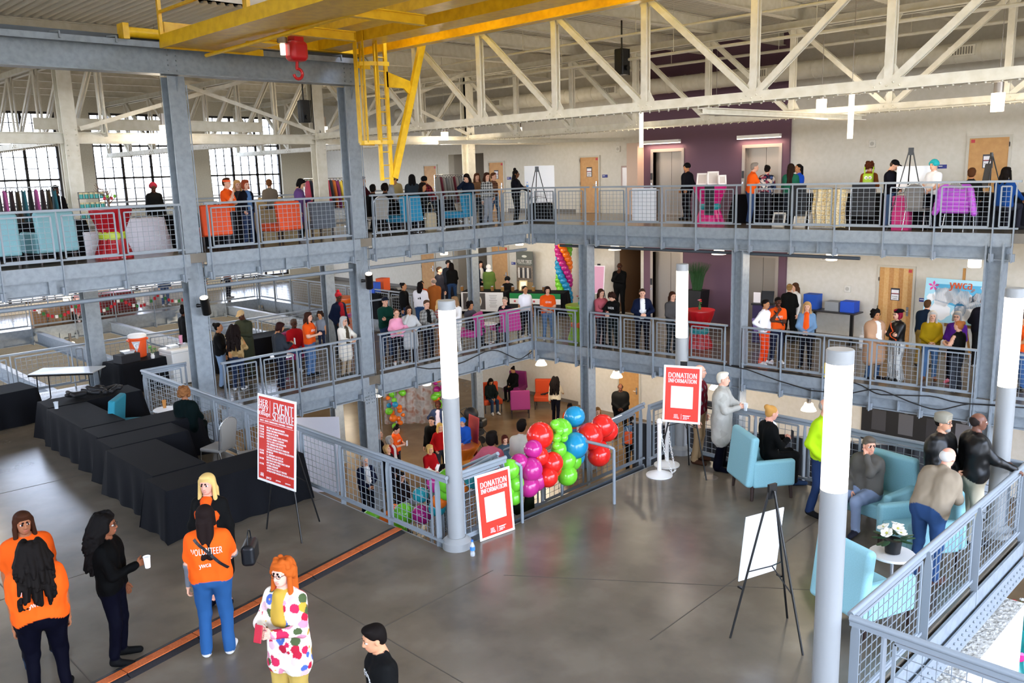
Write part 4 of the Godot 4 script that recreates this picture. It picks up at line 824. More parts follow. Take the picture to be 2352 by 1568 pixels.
func frame_pic(label: String, at: Vector3, turn: float, tilt: float, w: float, h: float, edge: String, inner: String, called := "picture_frame") -> Node3D:
	var t := thing(called, label, "frame", at, turn); t.rotation = Vector3(-tilt, turn, 0); var b := MB.new(); var e := 0.04
	b.box(Vector3(0, e / 2, 0), Vector3(w, e, 0.025)); b.box(Vector3(0, h - e / 2, 0), Vector3(w, e, 0.025)); b.box(Vector3(-w / 2 + e / 2, h / 2, 0), Vector3(e, h, 0.025)); b.box(Vector3(w / 2 - e / 2, h / 2, 0), Vector3(e, h, 0.025)); part(b, "frame", mat(edge, 0.5), t)
	b = MB.new(); b.box(Vector3(0, h / 2, -0.004), Vector3(w - e, h - e, 0.01)); part(b, "picture", mat(inner, 0.6), t); return t
func bag(label: String, at: Vector3, turn: float, s: Vector3, hexa: String, called := "handbag", rough := 0.35) -> Node3D:
	var t := thing(called, label, "bag", at, turn); var b := MB.new(); b.rbox(Vector3(0, s.y / 2, 0), s, minf(s.x, minf(s.y, s.z)) * 0.32); part(b, "body", mat(hexa, rough), t)
	b = MB.new(); var pts := []
	for i in 9: pts.append(Vector3(cos(PI * i / 8) * s.x * 0.32, s.y + sin(PI * i / 8) * s.y * 0.55, 0))
	b.run(pts, 0.008, 6); part(b, "handle", mat(hexa, rough), t); return t
func strip_light(label: String, a: Vector3, c: Vector3):
	var t := thing("strip_light", label, "lamp", (a + c) * 0.5); var b := MB.new(); var h := (c - a) * 0.5
	b.bar(-h, h, 0.14, 0.09); part(b, "housing", M.white, t); b = MB.new(); b.bar(-h + Vector3(0, -0.055, 0), h + Vector3(0, -0.055, 0), 0.11, 0.03); part(b, "diffuser", M.lamp_warm, t)
	var o := AreaLight3D.new(); o.name = "strip_area_light"; t.add_child(o); o.position = Vector3(0, -0.09, 0); o.rotation = Vector3(-PI / 2, 0, 0); o.set("area_size", Vector2(0.1, h.length() * 2)); o.light_energy = 1.6; o.light_color = Color(1, 0.85, 0.72); o.shadow_enabled = true
	b = MB.new(); b.box(Vector3(0.1, 0.0, 0), Vector3(0.12, 0.05, 0.3)); part(b, "bracket", M.white, t)
func round_table(label: String, at: Vector3, r: float, h: float):
	var t := thing("side_table", label, "table", at); var b := MB.new(); b.lathe([Vector2(0, h), Vector2(r - 0.01, h), Vector2(r, h - 0.01), Vector2(r, h - 0.025), Vector2(0, h - 0.03)], 36); part(b, "table_top", mat("efece8", 0.35), t)
	b = MB.new(); b.tube(Vector3(0, 0.02, 0), Vector3(0, h - 0.03, 0), 0.025); part(b, "stem", M.chrome, t); b = MB.new(); b.lathe([Vector2(0, 0.025), Vector2(0.05, 0.025), Vector2(r * 0.7, 0.008), Vector2(r * 0.7, 0)], 28); part(b, "foot", M.chrome, t)
func magnolias(label: String, at: Vector3):
	var t := thing("magnolia_pot", label, "flowers", at); var b := MB.new(); b.lathe([Vector2(0, 0), Vector2(0.085, 0), Vector2(0.1, 0.16), Vector2(0.085, 0.16), Vector2(0, 0.14)], 20); part(b, "pot", M.black, t)
	var rg := RandomNumberGenerator.new(); rg.seed = 3
	for i in 9:
		var a := i * 2.4; var p := Vector3(cos(a) * (0.05 + 0.1 * rg.randf()), 0.2 + 0.14 * rg.randf(), sin(a) * (0.05 + 0.1 * rg.randf())); var d := (p - Vector3(0, 0.05, 0)).normalized(); var bs := MB.along(d)
		b = MB.new()
		for k in 6:
			var q := k * TAU / 6; var o := bs.x * cos(q) + bs.y * sin(q); b.ell(p + o * 0.035 + d * 0.012, Vector3(0.034, 0.012, 0.045), 10, 6, MB.along((o + d * 0.55).normalized(), d))
		var fl := part(b, "flower", mat("f3efe2", 0.55), t); b = MB.new(); b.ell(p + d * 0.02, Vector3.ONE * 0.014, 8, 5); part(b, "flower_centre", mat("b6b04a"), fl)
	for i in 14:
		var a := i * 1.1; var d := Vector3(cos(a), rg.randf_range(-0.35, 0.5), sin(a)).normalized(); b = MB.new(); b.ell(Vector3(0, 0.17, 0) + d * 0.16, Vector3(0.035, 0.007, 0.085), 10, 5, MB.along(d)); part(b, "leaf", mat("234a2a", 0.35), t)
func stanchion(label: String, at: Vector3):
	var t := thing("stanchion", label, "stanchion", at); var w := mat("ebe9e4", 0.45); var b := MB.new(); b.lathe([Vector2(0, 0.0), Vector2(0.22, 0.0), Vector2(0.22, 0.02), Vector2(0.12, 0.06), Vector2(0.045, 0.09), Vector2(0.0, 0.09)], 32); part(b, "base", w, t)
	b = MB.new(); b.tube(Vector3(0, 0.08, 0), Vector3(0, 0.9, 0), 0.036, 0.036, 18); part(b, "post", w, t); b = MB.new(); b.lathe([Vector2(0.036, 0.9), Vector2(0.05, 0.92), Vector2(0.045, 0.97), Vector2(0.02, 0.99), Vector2(0, 0.99)], 18); part(b, "cap", w, t)
func chain(label: String, pts: Array):
	var t := thing("chain", label, "chain", pts[0]); var cv := Curve3D.new()
	for p in pts: cv.add_point(p - pts[0])
	var L := cv.get_baked_length(); var n := int(L / 0.045); var b0 := MB.new(); var ring := []
	for k in 9: ring.append(Vector3(0.014 * cos(TAU * k / 8), 0, 0.03 * sin(TAU * k / 8)))
	b0.run(ring, 0.005, 5); var m := b0.mesh()
	for i in n:
		var p := cv.sample_baked(L * i / n); var q := cv.sample_baked(minf(L, L * (i + 1) / n)); var o := inst(m, "link", mat("efede8", 0.4), t, (p + q) * 0.5); o.basis = MB.along(q - p) * Basis(Vector3.BACK, PI / 2 * (i % 2))
func bottle(label: String, at: Vector3):
	var t := thing("water_bottle", label, "bottle", at); var b := MB.new(); b.lathe([Vector2(0, 0), Vector2(0.032, 0), Vector2(0.034, 0.03), Vector2(0.03, 0.06), Vector2(0.034, 0.1), Vector2(0.034, 0.14), Vector2(0.014, 0.19), Vector2(0.014, 0.205)], 18); part(b, "bottle", M.clear, t)
	b = MB.new(); b.tube(Vector3(0, 0.08, 0), Vector3(0, 0.13, 0), 0.0355, 0.0355, 18, false); part(b, "label_band", mat("3c7fc4", 0.4), t); b = MB.new(); b.tube(Vector3(0, 0.203, 0), Vector3(0, 0.225, 0), 0.016, 0.016, 12); part(b, "cap", mat("2b6fd0", 0.4), t)
func cable_ramp(label: String, a: Vector3, c: Vector3):
	var t := thing("cable_ramp", label, "ramp", a); var d := c - a; var n := 6; var bs := MB.along(d)
	for i in n:
		var p := d * (i + 0.5) / n; var l := d.length() / n - 0.012; var b := MB.new(); b.prism([Vector2(-0.15, 0), Vector2(0.15, 0), Vector2(0.15, 0.004), Vector2(0.045, 0.045), Vector2(-0.045, 0.045), Vector2(-0.15, 0.004)], l, p, bs); var s := part(b, "ramp_section", noise_mat(["16161a", "202126"], 2.0, 0.7, 0.05, 2, 51), t)
		b = MB.new(); b.box(p + bs.x * 0.035 + Vector3(0, 0.048, 0), Vector3(0.11, 0.012, l), bs); part(b, "orange_lid", noise_mat(["a8501f", "b85c28", "c0652e"], 1.5, 0.6, 0.05, 3, 52), s)
		b = MB.new()
		for k in 4: b.box(p + bs.x * 0.0 + bs.z * (l * (-0.375 + 0.25 * k)) + Vector3(-0.02, 0.049, 0.02), Vector3(0.05, 0.012, 0.06), bs)
		part(b, "lid_tabs", mat("a8501f", 0.6), s)
func coat_heap(label: String, at: Vector3, s := 1.0):
	var f := Field.new(); var rg := RandomNumberGenerator.new(); rg.seed = hash(label); var sh := []
	for i in 16:
		var p := Vector3(rg.randf_range(-0.55, 0.6), rg.randf_range(0.03, 0.09), rg.randf_range(-0.2, 0.2)) * s; sh.append([0, p, p + Vector3(rg.randf_range(-0.25, 0.25), rg.randf_range(-0.01, 0.08), rg.randf_range(-0.15, 0.15)) * s, 0.055 * s, 0.04 * s, 0])
	f.build(sh, 0.022 * s + 0.006, 0.03); var b := MB.new(); put(b, f, Transform3D(), [Color.WHITE]); b.c.clear(); one(b, "coat_heap", mat("0d0d11", 0.6), label, "coats").position = at
func folding_table(label: String, at: Vector3, turn: float):
	var t := thing("folding_table", label, "table", at, turn); var b := MB.new(); b.rbox(Vector3(0, 0.74, 0), Vector3(1.5, 0.03, 0.72), 0.012); part(b, "table_top", mat("bfc3c6", 0.2), t); b = MB.new()
	for q in [[-0.75, 0.75, -0.36], [-0.75, 0.75, 0.36]]: b.bar(Vector3(q[0], 0.715, q[2]), Vector3(q[1], 0.715, q[2]), 0.02, 0.04)
	part(b, "apron", M.black_metal, t)
	for e in [-1, 1]:
		b = MB.new(); b.run([Vector3(e * 0.6, 0.72, -0.26), Vector3(e * 0.62, 0.02, -0.28), Vector3(e * 0.62, 0.02, 0.28), Vector3(e * 0.6, 0.72, 0.26)], 0.015, 8); part(b, "leg_frame", M.black_metal, t)
func drinks_cooler(label: String, at: Vector3):
	var t := thing("drinks_cooler", label, "cooler", at); var b := MB.new(); b.lathe([Vector2(0, 0), Vector2(0.17, 0), Vector2(0.185, 0.02), Vector2(0.21, 0.44), Vector2(0.22, 0.46), Vector2(0.22, 0.5), Vector2(0, 0.5)], 32); part(b, "body", mat("e2531a", 0.4), t)
	b = MB.new(); b.lathe([Vector2(0.225, 0.5), Vector2(0.225, 0.55), Vector2(0.19, 0.58), Vector2(0, 0.585)], 32); part(b, "lid", mat("e9e7e4", 0.45), t)
	for e in [-1, 1]:
		b = MB.new(); b.rbox(Vector3(e * 0.23, 0.44, 0), Vector3(0.05, 0.06, 0.14), 0.02); part(b, "handle", mat("e2531a", 0.4), t)
	var bs := Basis(Vector3.UP, -0.55); b = MB.new(); b.prism([Vector2(-0.1, 0.12), Vector2(0.1, 0.12), Vector2(0, -0.16)], 0.01, bs * Vector3(0, 0.3, 0.205), bs * Basis(Vector3.RIGHT, 0.06)); part(b, "emblem", mat("b9bcc2", 0.5), t)
	lettering("G", 0.13, M.white, t, bs * Vector3(0, 0.31, 0.213), bs)
func foil_tray(label: String, at: Vector3, group := ""):
	var b := MB.new(); b.prism([Vector2(-0.11, 0), Vector2(0.11, 0), Vector2(0.15, 0.06), Vector2(0.16, 0.065), Vector2(-0.16, 0.065), Vector2(-0.15, 0.06)], 0.22, Vector3.ZERO); one(b, "foil_tray", mat("d3d6d8", 0.3, 0.7), label, "tray", group).position = at
func chest(label: String, at: Vector3, turn: float):
	var t := thing("chest_freezer", label, "chest", at, turn); var b := MB.new(); b.rbox(Vector3(0, 0.43, 0), Vector3(1.0, 0.82, 0.62), 0.03); part(b, "body", mat("dcdcd8", 0.4), t); b = MB.new(); b.rbox(Vector3(0, 0.88, 0), Vector3(1.02, 0.09, 0.64), 0.03); part(b, "lid", mat("e6e6e2", 0.35), t); b = MB.new(); b.box(Vector3(0.2, 0.35, 0.312), Vector3(0.3, 0.24, 0.004)); part(b, "panel", mat("c4c6c6", 0.4), t)
func stall_banner(label: String, at: Vector3, turn: float):
	var t := thing("stall_banner", label, "banner", at, turn); var b := MB.new(); b.box(Vector3(0, 0.34, 0), Vector3(1.6, 0.7, 0.012)); part(b, "sheet", mat("dfddda", 0.6), t)
	b = MB.new(); b.box(Vector3(-0.3, 0.36, 0.007), Vector3(0.85, 0.6, 0.004)); part(b, "photo_ground", mat("4a4440", 0.6), t); b = MB.new(); b.tube(Vector3(-0.3, 0.36, 0.008), Vector3(-0.3, 0.36, 0.014), 0.29, 0.29, 36); part(b, "plate", mat("cfc9bc", 0.5), t)
	b = MB.new(); b.tube(Vector3(-0.3, 0.36, 0.014), Vector3(-0.3, 0.36, 0.02), 0.25, 0.25, 36); part(b, "dish", noise_mat(["4d6a2c", "b88a4a", "8a5a2c", "d8c08a"], 9.0, 0.7, 0.03, 4, 61), t)
	for i in 8:
		b = MB.new(); b.box(Vector3(0.42, 0.58 - i * 0.06, 0.008), Vector3(0.3 - 0.04 * (i % 3), 0.012, 0.003)); part(b, "text_line", mat("6a6660"), t)
func flag(label: String, at: Vector3, turn: float):
	var t := thing("flag", label, "flag", at, turn); var cols := ["0c7a3c", "e4e2dd", "101012"]
	for i in 3:
		var b := MB.new(); b.box(Vector3(0, 0.42 - i * 0.19, 0), Vector3(1.9, 0.19, 0.01)); part(b, "stripe", mat(cols[i], 0.7), t)
	for i in 5:
		var pl := []
		for k in 10: pl.append(Vector2(sin(TAU * k / 10), cos(TAU * k / 10)) * (0.06 if k % 2 == 0 else 0.025))
		var b := MB.new(); b.prism(pl, 0.006, Vector3(-0.75 + i * 0.36, 0.23, 0.008)); part(b, "star", mat("b3202c", 0.6), t)
func jar(label: String, at: Vector3, hexa: String, group: String):
	var t := thing("food_jar", label, "jar", at, 0, group); var b := MB.new(); b.lathe([Vector2(0, 0), Vector2(0.06, 0), Vector2(0.065, 0.14), Vector2(0.05, 0.16), Vector2(0, 0.16)], 14); part(b, "jar", mat(hexa, 0.25), t); b = MB.new(); b.tube(Vector3(0, 0.155, 0), Vector3(0, 0.185, 0), 0.055, 0.055, 14); part(b, "lid", M.chrome, t)
func rollup(label: String, at: Vector3, turn: float):
	var t := thing("rollup_banner", label, "banner", at, turn); var b := MB.new(); b.rbox(Vector3(0, 0.05, 0), Vector3(0.85, 0.1, 0.16), 0.03); part(b, "base", M.chrome, t); b = MB.new(); b.box(Vector3(0, 1.08, 0), Vector3(0.8, 1.96, 0.008)); part(b, "sheet", mat("555850", 0.6), t)
	b = MB.new(); b.box(Vector3(0, 1.2, 0.006), Vector3(0.78, 0.6, 0.003)); part(b, "photo", noise_mat(["2c2826", "6a5c4e", "a89886"], 2.5, 0.6, 0.03, 4, 62), t)
	for i in 6:
		b = MB.new(); b.ell(Vector3(-0.28 + i * 0.11, 1.38, 0.009), Vector3(0.035, 0.045, 0.002), 10, 6); b.box(Vector3(-0.28 + i * 0.11, 1.18, 0.009), Vector3(0.08, 0.32, 0.003)); part(b, "printed_figure", mat(["d8d4ce", "23262e", "cfcac2", "2c3038", "d4d0c8", "33302e"][i], 0.6), t)
	b = MB.new(); b.box(Vector3(0, 0.5, 0.006), Vector3(0.78, 0.75, 0.003)); part(b, "food_photo", noise_mat(["3a2418", "8a5a34", "b89a6a", "4f6a34"], 4.0, 0.6, 0.03, 4, 63), t)
	lettering("OLIVE TREE", 0.12, mat("e8e6e0"), t, Vector3(0, 1.66, 0.006), Basis(), 0.0, "lettering", true, 0.7); b = MB.new(); b.box(Vector3(0, 1.57, 0.006), Vector3(0.6, 0.012, 0.003)); b.ell(Vector3(0, 1.86, 0.006), Vector3(0.13, 0.05, 0.003), 12, 6); part(b, "emblem", mat("cfd0c4"), t)
func balloon_tower(label: String, at: Vector3):
	var t := thing("balloon_column", label, "balloons", at); var cs := ["1f86b4", "6fc02c", "f0741c", "b3247a"]
	for l in 15:
		for k in 4:
			var a := k * PI / 2 + l * 0.42; balloon(t, Vector3(cos(a) * 0.19, 0.16 + l * 0.16, sin(a) * 0.19), 0.135, cs[k], Vector3(-cos(a), 0, -sin(a)))
	balloon(t, Vector3(0, 2.78, 0), 0.33, "f06a14"); var b := MB.new(); b.tube(Vector3.ZERO, Vector3(0, 2.5, 0), 0.02); part(b, "pole", M.chrome, t)
func balloon_arch():
	var rg := RandomNumberGenerator.new(); rg.seed = 8
	for q in [["balloon cluster of orange, purple and green by the curtain", Vector3(17.6, F1, -23.9), 2.3], ["balloon cluster of orange and purple on the curtain's other side", Vector3(18.9, F1, -22.9), 2.6]]:
		var t := thing("balloon_cluster", q[0], "balloons", q[1]); var cs := ["f0741c", "f0741c", "a8207a", "6fc02c", "1f86b4"]; var b := MB.new(); b.tube(Vector3.ZERO, Vector3(0, q[2], 0), 0.02); part(b, "pole", M.chrome, t)
		for i in 34:
			var y: float = q[2] * i / 33.0 + 0.1; var a := rg.randf() * TAU; var r := rg.randf_range(0.06, 0.14); var c := 0 if y < 0.7 else (3 if y < 1.3 else (2 if y < 1.7 else 4)); if rg.randf() < 0.35: c = rg.randi() % 5
			var o := rg.randf_range(0.1, 0.3); balloon(t, Vector3(cos(a) * o, y, sin(a) * o), r, cs[c], Vector3(-cos(a), 0, -sin(a)))
	var t2 := thing("backdrop_curtain", "grey and rust curtain backdrop by the balloon clusters", "curtain", Vector3(18.4, F1, -23.7), -0.8); var rows := []
	for l in 5:
		var row := []
		for i in 41: row.append(Vector3(-1.2 + i * 0.06, 2.9 - l * 0.72, 0.05 * sin(i * 0.9) + 0.03 * sin(i * 2.1 + l)))
		rows.append(row)
	var b := MB.new(); b.sheet(rows); part(b, "curtain", noise_mat(["9a938c", "b3aba4", "8a5a44"], 0.5, 0.7, 0.01, 2, 66), t2); b = MB.new(); b.tube(Vector3(-1.3, 2.92, 0), Vector3(1.3, 2.92, 0), 0.02); part(b, "rod", M.chrome, t2)
	for e in [-1.3, 1.3]:
		b = MB.new(); b.tube(Vector3(e, 0, 0), Vector3(e, 2.95, 0), 0.02); part(b, "upright", M.chrome, t2)
func garland():
	var t := thing("balloon_garland", "garland of shiny balloons across the head of the stairs", "balloons", Vector3(8.25, 0, -8.62)); var R := "d8231c"; var G := "6ec62e"; var P := "b3257c"; var B := "1c86b0"
	var w := Vector3(3.05, 0, -0.12).normalized()    # along the garland; heights and sideways offsets below
	for q in [[0.02, 0.95, 0.1, 0.16, G], [0.12, 0.72, 0.12, 0.14, G], [0.0, 0.62, 0.0, 0.15, G], [0.1, 0.5, 0.1, 0.13, G], [0.28, 0.97, 0.05, 0.15, P], [0.42, 0.86, 0.2, 0.19, P], [0.4, 0.6, 0.15, 0.18, P], [0.62, 0.62, 0.1, 0.18, P], [0.22, 0.8, -0.1, 0.15, P], [0.58, 1.12, 0.1, 0.15, P], [0.7, 0.98, 0.12, 0.16, R], [0.85, 1.25, 0.0, 0.22, R], [0.9, 0.85, 0.25, 0.18, R], [0.78, 0.66, 0.25, 0.17, R], [1.05, 0.68, 0.1, 0.15, R],
		[1.12, 1.0, 0.2, 0.13, G], [1.05, 1.2, 0.22, 0.08, G], [1.12, 1.3, 0.22, 0.075, G], [1.0, 1.1, 0.26, 0.07, G], [1.2, 1.18, 0.25, 0.075, G], [1.08, 1.4, 0.16, 0.085, G], [1.3, 0.78, 0.2, 0.17, G], [1.28, 0.55, 0.25, 0.17, G], [1.42, 1.2, -0.05, 0.2, G], [1.5, 0.98, 0.25, 0.22, B], [1.75, 0.7, 0.0, 0.17, B], [1.85, 1.32, -0.1, 0.18, B], [1.62, 0.66, 0.05, 0.16, G], [1.9, 1.04, 0.25, 0.23, R], [2.2, 1.15, 0.3, 0.2, R], [2.12, 0.68, 0.28, 0.2, R], [2.45, 1.0, 0.2, 0.19, R], [2.32, 0.74, 0.1, 0.14, R], [2.05, 0.9, 0.0, 0.17, R]]:
		balloon(t, w * q[0] * 0.93 + Vector3(0, q[1] - 0.14, q[2] * 0.8), q[3] * 0.94, q[4], Vector3(0.2, -0.6, -0.5))
	var b := MB.new(); b.tube(Vector3(-0.1, 0.9, 0), w * 2.9 + Vector3(0, 0.95, 0), 0.008, 0.008, 6); part(b, "line", M.white, t)
	var t2 := thing("balloon_garland", "garland of green, orange and teal balloons hung down the stair railing", "balloons", Vector3(7.95, 0.6, -9.0)); var rg := RandomNumberGenerator.new(); rg.seed = 21; var cs := [G, "f0741c", "1f8f9c", R, P, G, "f0741c"]
	for i in 40:
		var s := i / 39.0; balloon(t2, Vector3(rg.randf_range(-0.2, 0.05), -3.6 * s + rg.randf_range(-0.2, 0.3), -6.0 * s), rg.randf_range(0.1, 0.2), cs[rg.randi() % 7], Vector3(1, -0.4, 0))
	var t3 := thing("balloon_cluster", "pair of large orange balloons on the lower floor below the railing", "balloons", Vector3(8.4, F1, -12.2)); balloon(t3, Vector3(0, 0.3, 0), 0.26, "ef6418"); balloon(t3, Vector3(0.35, 0.26, 0.25), 0.22, "ef6418")
func planter(label: String, at: Vector3):
	var t := thing("planter", label, "plant", at); var b := MB.new(); b.prism([Vector2(-0.2, 0), Vector2(0.2, 0), Vector2(0.31, 1.2), Vector2(-0.31, 1.2)], 0.5, Vector3.ZERO, Basis(Vector3.BACK, Vector3.UP, Vector3.LEFT)); part(b, "pot", mat("121214", 0.5), t); var rg := RandomNumberGenerator.new(); rg.seed = 12
	b = MB.new()
	for i in 170:
		var a := rg.randf() * TAU; var sp := rg.randf() * 0.32; var p := Vector3(cos(a), 0, sin(a)) * rg.randf() * 0.15 + Vector3(0, 1.19, 0); var m := p + Vector3(cos(a) * sp * 0.4, 0.5, sin(a) * sp * 0.4); b.tube(p, m, 0.008, 0.006, 4, false); b.tube(m, m + Vector3(cos(a) * sp * 0.7, 0.42 - sp * 0.3, sin(a) * sp * 0.7), 0.006, 0.001, 4, false)
	stuff(part(b, "grass_blades", mat("2f5a2c", 0.6), t))
func kiosk(label: String, at: Vector3):
	var t := thing("kiosk", label, "kiosk", at, -1.3); var b := MB.new(); b.box(Vector3(0, 0.55, 0), Vector3(0.55, 1.1, 0.4)); part(b, "body", mat("2c1f4a", 0.5), t); b = MB.new(); b.box(Vector3(0, 1.12, 0), Vector3(0.62, 0.04, 0.46)); part(b, "top", M.black, t); b = MB.new(); b.box(Vector3(0.1, 1.32, 0), Vector3(0.36, 0.34, 0.03), Basis(Vector3.RIGHT, -0.25)); part(b, "screen", mat("0c0d10", 0.2), t); b = MB.new(); b.box(Vector3(-0.18, 1.3, 0.08), Vector3(0.2, 0.3, 0.01)); part(b, "card", mat("d8d4d6", 0.6), t)
	b = MB.new(); b.box(Vector3(0, 0.55, 0.202), Vector3(0.5, 0.4, 0.004), Basis(Vector3.BACK, 0.2)); part(b, "printed_band", mat("7d6aa8", 0.5), t)
func bar_table(label: String, at: Vector3, w: float):
	var t := thing("bar_table", label, "table", at); var b := MB.new(); b.rbox(Vector3(0, 0.91, 0), Vector3(0.55, 0.04, w), 0.012); part(b, "table_top", mat("2c2b2d", 0.4), t)
	for e in [-1, 1]:
		b = MB.new(); b.box(Vector3(0, 0.45, e * (w / 2 - 0.2)), Vector3(0.08, 0.88, 0.08)); b.box(Vector3(0, 0.02, e * (w / 2 - 0.2)), Vector3(0.45, 0.04, 0.08)); part(b, "leg", M.black_metal, t)
func mural(label: String, at: Vector3):
	var e := thing("wooden_easel", "tall wooden studio easel behind the painted canvas", "easel", Vector3(at.x + 0.12, 0, at.z)); var wd := mat("a8783c", 0.6); var b := MB.new()
	b.bar(Vector3(0.1, 0, 0), Vector3(0.1, 2.35, 0), 0.05, 0.06, Vector3.BACK); part(b, "mast", wd, e); b = MB.new(); b.bar(Vector3(0.02, at.y - 0.06, -0.35), Vector3(0.02, at.y - 0.06, 0.35), 0.12, 0.08); part(b, "ledge", wd, e)
	for s in [-1, 1]:
		b = MB.new(); b.bar(Vector3(0.1, 0, s * 0.3), Vector3(0.12, 1.3, s * 0.04), 0.04, 0.05, Vector3.BACK); part(b, "leg", wd, e)
	var t := thing("painted_canvas", label, "painting", at, -1.52); t.rotation = Vector3(-0.08, -1.52, -0.02); b = MB.new(); b.box(Vector3(0, 0.56, 0), Vector3(1.72, 1.12, 0.035)); part(b, "canvas", mat("9fd0e2", 0.6), t); var z := 0.02
	var blob := func(pts: Array, c: String, called: String):
		var m := MB.new(); m.prism(pts, 0.004, Vector3(0, 0, z)); part(m, called, mat(c, 0.6), t)
	blob.call([Vector2(-0.62, 0.98), Vector2(0.5, 1.0), Vector2(0.72, 0.75), Vector2(0.6, 0.45), Vector2(0.1, 0.4), Vector2(-0.6, 0.55)], "4a9fc6", "blue_ground")
	z = 0.024
	for q in [[-0.42, 0.66, 0.24], [-0.15, 0.72, 0.22], [0.08, 0.68, 0.18], [0.42, 0.7, 0.13], [0.55, 0.95, 0.11], [0.3, 0.36, 0.25], [0.05, 0.26, 0.22], [0.5, 0.4, 0.2], [-0.45, 0.3, 0.24], [-0.7, 0.62, 0.1]]:
		var pl := []
		for k in 18: pl.append(Vector2(q[0], q[1]) + Vector2(cos(TAU * k / 18), sin(TAU * k / 18)) * q[2] * (1.0 + 0.1 * sin(k * 2.3)))
		blob.call(pl, "e4e7ea", "sketched_head")
	z = 0.028; var hood := []
	for k in 18: hood.append(Vector2(0.02, 0.38) + Vector2(cos(TAU * k / 18) * 0.14, sin(TAU * k / 18) * 0.2))
	blob.call(hood, "1d74a8", "blue_hood"); z = 0.031; var fc := []
	for k in 14: fc.append(Vector2(0.06, 0.37) + Vector2(cos(TAU * k / 14) * 0.07, sin(TAU * k / 14) * 0.1))
	blob.call(fc, "e2e6ea", "sketched_face")
	blob.call([Vector2(0.2, 0.55), Vector2(0.34, 0.6), Vector2(0.4, 0.75), Vector2(0.36, 0.84), Vector2(0.28, 0.74), Vector2(0.2, 0.7)], "4a2622", "brown_silhouette")
	blob.call([Vector2(0.2, 0.83), Vector2(0.28, 0.93), Vector2(0.32, 0.9), Vector2(0.26, 0.82)], "eb9a7c", "coral_leaf")
	for k in 5:
		var a := TAU * k / 5 + 0.3; blob.call([Vector2(-0.66, 0.92), Vector2(-0.66, 0.92) + Vector2(cos(a - 0.35), sin(a - 0.35)) * 0.09, Vector2(-0.66, 0.92) + Vector2(cos(a), sin(a)) * 0.14, Vector2(-0.66, 0.92) + Vector2(cos(a + 0.35), sin(a + 0.35)) * 0.09], "d83c96", "pink_petal")
	for o in [0.0, 0.006, 0.012]: lettering("ywca", 0.2, mat("d9581f", 0.5), t, Vector3(-0.02 + o, 0.99, 0.034), Basis(), 0.0, "lettering", false, 0.52)
func step_stool(label: String, at: Vector3, turn: float):
	var t := thing("step_stool", label, "stool", at, turn); var y := mat("d6bd1c", 0.5); var b := MB.new(); b.rbox(Vector3(0, 0.24, 0), Vector3(0.5, 0.05, 0.3), 0.015); part(b, "step", y, t)
	for e in [-1, 1]:
		b = MB.new(); b.box(Vector3(e * 0.21, 0.11, 0.1), Vector3(0.05, 0.22, 0.05)); b.box(Vector3(e * 0.21, 0.11, -0.1), Vector3(0.05, 0.22, 0.05)); b.box(Vector3(e * 0.21, 0.1, 0), Vector3(0.04, 0.04, 0.2)); part(b, "leg", y, t)
func cable(label: String, pts: Array):
	var cv := Curve3D.new()
	for i in pts.size():
		var tg: Vector3 = (pts[mini(i + 1, pts.size() - 1)] - pts[maxi(i - 1, 0)]) / 6.0; cv.add_point(pts[i], -tg, tg)
	var bk := cv.tessellate(4, 6); var b := MB.new(); b.run(Array(bk), 0.014, 6); one(b, "cable", mat("0e0e10", 0.5), label, "cable")
func paper_garland(label: String, x0: float, x1: float, z: float):
	var t := thing("paper_garland", label, "garland", Vector3(x0, 0.7, z)); var n := 44; var cs := ["c01f2c", "e9e6e2", "2f7a3c", "c01f2c"]; var b0 := MB.new(); b0.rbox(Vector3.ZERO, Vector3(0.1, 0.12, 0.02), 0.009); var m := b0.mesh()
	for i in n:
		var s := float(i) / (n - 1); inst(m, "paper_link", mat(cs[i % 4], 0.7), t, Vector3(s * (x1 - x0), -0.35 * absf(sin(s * PI * 4.0)), 0.06 + 0.02 * (i % 2)))
func wheeled_cart(label: String, at: Vector3):
	var t := thing("wagon", label, "wagon", at, 0.3); var b := MB.new(); b.rbox(Vector3(0, 0.5, 0), Vector3(0.95, 0.34, 0.5), 0.03); part(b, "tub", mat("b3161f", 0.6), t)
	for q in [Vector2(-0.38, -0.22), Vector2(0.38, -0.22), Vector2(-0.38, 0.22), Vector2(0.38, 0.22)]:
		b = MB.new(); b.tube(Vector3(q.x, 0.12, q.y - 0.03), Vector3(q.x, 0.12, q.y + 0.03), 0.12, 0.12, 16); b.bar(Vector3(q.x, 0.12, q.y), Vector3(q.x, 0.4, q.y), 0.03, 0.03, Vector3.BACK); part(b, "wheel", M.black, t)
	b = MB.new(); b.run([Vector3(0.48, 0.55, 0), Vector3(0.75, 0.95, 0)], 0.015, 6); part(b, "handle", M.black_metal, t)
